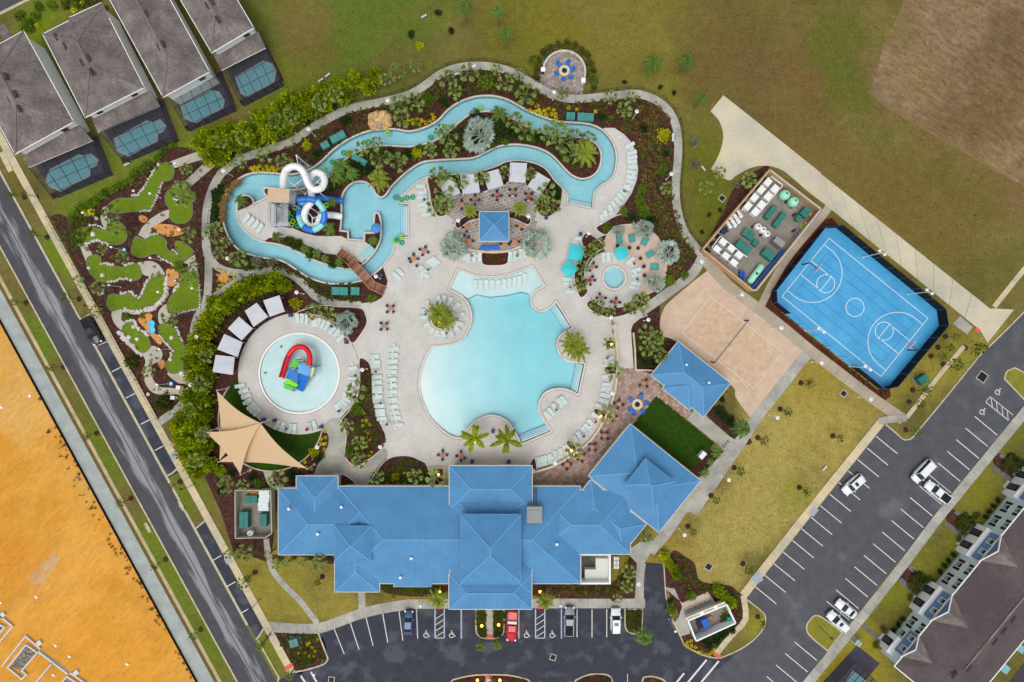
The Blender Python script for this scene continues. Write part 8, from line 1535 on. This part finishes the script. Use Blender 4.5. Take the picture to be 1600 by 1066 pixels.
YF('in the bed above the left river bend', '400,262,4.2 406,260,4 417,261,4 426,262,4.4 403,267,4 412,266,4.2 420.5,267,4.4 429,268,4.2 392,263,4 396,267,3.5 457,252.5,4.4 435,264,3.6'); YF('in the bed above the rock waterfall bend', '644,189,4 651,186.5,4 659,189,4 645,194,4 655,194,4 665,191.5,4 676,179,4.4 677.5,185,4.4 672.5,190,4 651,194,4 638,188,4 632,192,4'); YF('in the bed above the right river bend', '831.5,161.5,4.2 839,165,4.4 828,173,4 836.5,174,4.2 841.6,171.5,4.4 851.6,173,4.4 858,170,4.4 865,171.5,4 845,178,4.6 854,181,4.6 861.6,178,4.2 868,185,4.4 868,178,4.2 888,169,4 901.6,172,4 931,175,4')
YF('in the long bed right of the splash pool', '569,645,3 566.6,656.7,3.2 573,656.7,3.2 566.6,665,3.2 573,660,3 578,664,3 571.6,674,3 576.6,676.7,3 573,683,3 578,686,3 573,691.7,3 573,698,3 580,706.7,3 576.6,712,3'); YF('in the bed right of the shade sails', '507.5,673.8,3.4 509,684,3.6 503,686,3.4 507.5,693.5,3.6 500.6,692.6,3.4 506.6,703,3.6 476.6,722.6,3.4 488,733,3.6 467,730,3 478,730,3.2 390,735.5,3.4'); YF('in the bed left of the clubhouse pool entry', '630.5,739,3.2 636.7,739,3 605.4,755.6,3.2 615.4,758,3.6 621.7,755.6,3.4 631.7,754,3.2 638,748,3 644,752,3.4 650,755,3.2')
YF('in the tip bed of the dumpster enclosure', '1069,1006,3.4 1074,1010,3.4 1080,1001,3.4 1080,1008,3.4 1086.6,1010.7,3.4 1078.6,1014,3.4 1090.6,1018,3.4 1096,1019.5,3.4 1102.6,1022,3.4 1108,1022,3.4 1113,1018.7,3.4 1117,1014,3.6 1074,1002.7,3.2'); YF('in the bed at the lower left corner', '467,1020,3.2 483.5,1003.5,3.6 496,998.5,3.6 483.5,1025,3.2 492,1017,3.4 470,1011,3.4 480,1007,3.4 476,1020,3.2 488,1012,3 490,1026,3'); YF('in the triangle bed between two walks', '340,420,3 346,422,3 352,425,3 360,428,3 367,430,3 341,430,3 341,438,3 343,446,3 348,445,3 353,441,3 360,437,3 366,434,3 341,452,3')
cluster(F, 'poking out of the hedge behind the pool cages', '345,222,10 380,215,10 432,190,11 455,180,10 500,160,10 525,148,10'); cluster(F, 'poking out of the hedge beside the shade sails', '322,556,9 312,600,10 300,640,10 318,680,10 306,720,10'); cluster('dark', 'in the gaps of the hedge above the walk', '410,225,8 440,208,8 478,190,8 365,240,8 520,165,7')
# low ground cover nobody could count
def cover(name, outline, n, kind, r0, r1, avoid=()):
    w_ = [tuple(p) for p in W(outline)]; xs = [p[0] for p in w_]; ys = [p[1] for p in w_]; m = MB(); k = 0; tries = 0
    while k < n and tries < n * 30:
        tries += 1; x, y = R.uniform(min(xs), max(xs)), R.uniform(min(ys), max(ys))
        if not inside((x, y), w_) or any(inside((x, y), a) for a in avoid): continue
        k += 1; q = R.uniform(r0, r1)
        for j in range(9):
            a = R.uniform(0, 2 * PI); d = Vector((math.cos(a), math.sin(a), R.uniform(.3, 1.6))).normalized(); s_ = Vector((-math.sin(a), math.cos(a), 0)) * q * .2; p = Vector((x, y, .05)) + Vector((math.cos(a), math.sin(a), 0)) * q * .12
            m.add([p, p + d * q * .6 + s_, p + d * q + Vector((0, 0, -q * .2)), p + d * q * .6 - s_], [(0, 1, 2, 3)])
    o = m.obj(name, lm[kind]); o['kind'] = 'stuff'; return o
WRIVF = [tuple(p) for p in grow(Wriv, .5)]
EB = '1000,165 1025,160 1045,185 1050,230 1049,300 1062,350 1090,400 1050,440 1035,450 1046,420 1044,390 1020,355 985,345 1000,300 1003,250 990,215 965,195'
cover('ground_cover', EB, 330, 'tuft', .35, .75); cover('ground_cover', EB, 200, 'tuftg', .3, .7)
NB = [p for p in PERIM if p[0] < 1040] + pp('985,200 960,192 900,185 860,178 820,160 780,143 740,146 700,160 660,192 600,196 540,213 490,250 440,262 390,265 360,280 345,320 338,318 336,290')
cover('ground_cover', [(x * .985 + 800 * .015, y * .985 + 533 * .015) for x, y in NB], 420, 'tuftg', .3, .8, [WRIVF]); cover('ground_cover', [(x * .985 + 800 * .015, y * .985 + 533 * .015) for x, y in NB], 420, 'redtuft', .3, .6, [WRIVF])
WI = [tuple(p) for p in Wisl]; IA = '545,285 600,255 660,240 740,235 800,218 850,225 900,265 930,250 910,222 850,212 780,185 740,185 700,215 640,235 580,235 530,265 500,290 520,300'
cover('ground_cover', IA, 520, 'tuftg', .35, .85); cover('ground_cover', IA, 160, 'dark', .4, .9)
FW = [L(4, 620), L(16, 620), L(17, 1060), L(12, 1060), L(2, 900), L(-10, 760)]; cover('ground_cover', FW, 90, 'tuft', .2, .45)
cover('ground_cover', MINIGOLF, 240, 'tuft', .25, .5, GREENS); cover('ground_cover', '112,345 180,320 240,262 270,240 215,290 150,345 120,400 100,370', 150, 'tuftg', .3, .6); cover('ground_cover', '320,480 380,440 445,440 430,460 360,500 330,560 340,600 330,680 350,740 300,740 280,690 300,600 308,520', 260, 'tuftg', .4, .9)
cover('ground_cover', '356,295 372,280 385,275 365,295 352,320 350,350 345,345 346,315', 70, 'dead', .4, .7); cover('ground_cover', '333,300 345,290 352,296 341,320 339,350 334,350', 90, 'dark', .4, .8); cover('ground_cover', '372,398 440,410 500,445 560,444 560,470 510,468 490,455 470,435 440,420 390,422 362,415', 240, 'tuftg', .3, .7)
for s_ in ('1040,865 1075,872 1095,910 1150,925 1158,970 1120,1015 1090,1012 1130,980 1120,930 1060,920', '432,990 495,992 508,1028 465,1046', '596,912 680,918 698,930 600,922', '835,914 950,915 985,875 990,925 880,930', '580,745 640,716 664,730 664,758 582,758', '744,955 758,955 758,993 750,992', '773,955 787,955 784,990 773,994', '710,1064 760,1056 820,1062 820,1080 710,1080', '905,1064 935,1055 953,1062 953,1080 905,1080', '979,954 1001,954 1000,984 983,985', '565,572 578,580 590,670 598,690 560,722 545,710 556,650 570,600', '1418,905 1434,890 1450,905 1436,922', '1492,815 1506,799 1524,815 1510,832', '1565,722 1578,708 1600,722 1585,745', '845,75 880,66 915,75 930,110 926,140 912,130 914,100 880,76 850,92 842,130 833,115', '1193,462 1204,478 1370,610 1388,608 1382,622 1300,560', '990,525 1025,515 1040,530 1015,570 995,575', '757,397 790,396 790,410 760,411', '640,-5 680,-5 0,-5'.replace('640,-5 680,-5 0,-5', '100,-6 160,2 150,10 100,14')):
    cover('ground_cover', s_, 80, R.choice(('tuftg', 'tuft', 'redtuft')) if s_[:3] not in ('141', '149', '156') else 'dark', .3, .65); cover('ground_cover', s_, 60, 'tuftg' if s_[:3] != '749' else 'tuft', .3, .6)
LF = '425,5 1400,0 1365,140 1560,275 1600,420 1545,470 1300,265 1150,155 1062,150 1000,135 900,65 840,70 760,95 690,100 600,145 470,130 440,60'
cover('lawn_weeds', LF, 260, 'tuftg', .08, .2); cover('lawn_weeds', LF, 420, 'dead', .08, .2)
cover('lawn_weeds', '1265,575 1365,650 1165,915 1060,860 1045,840 1170,700', 260, 'dead', .08, .2); cover('lawn_weeds', '1380,25 1420,5 1600,5 1600,270 1480,200 1380,130', 380, 'dead', .12, .3); cover('dirt_stones', [(0, 560), L(-4, 640), L(0, 1060), (150, 1060), (60, 1000), (0, 940)], 260, 'dead', .06, .16)
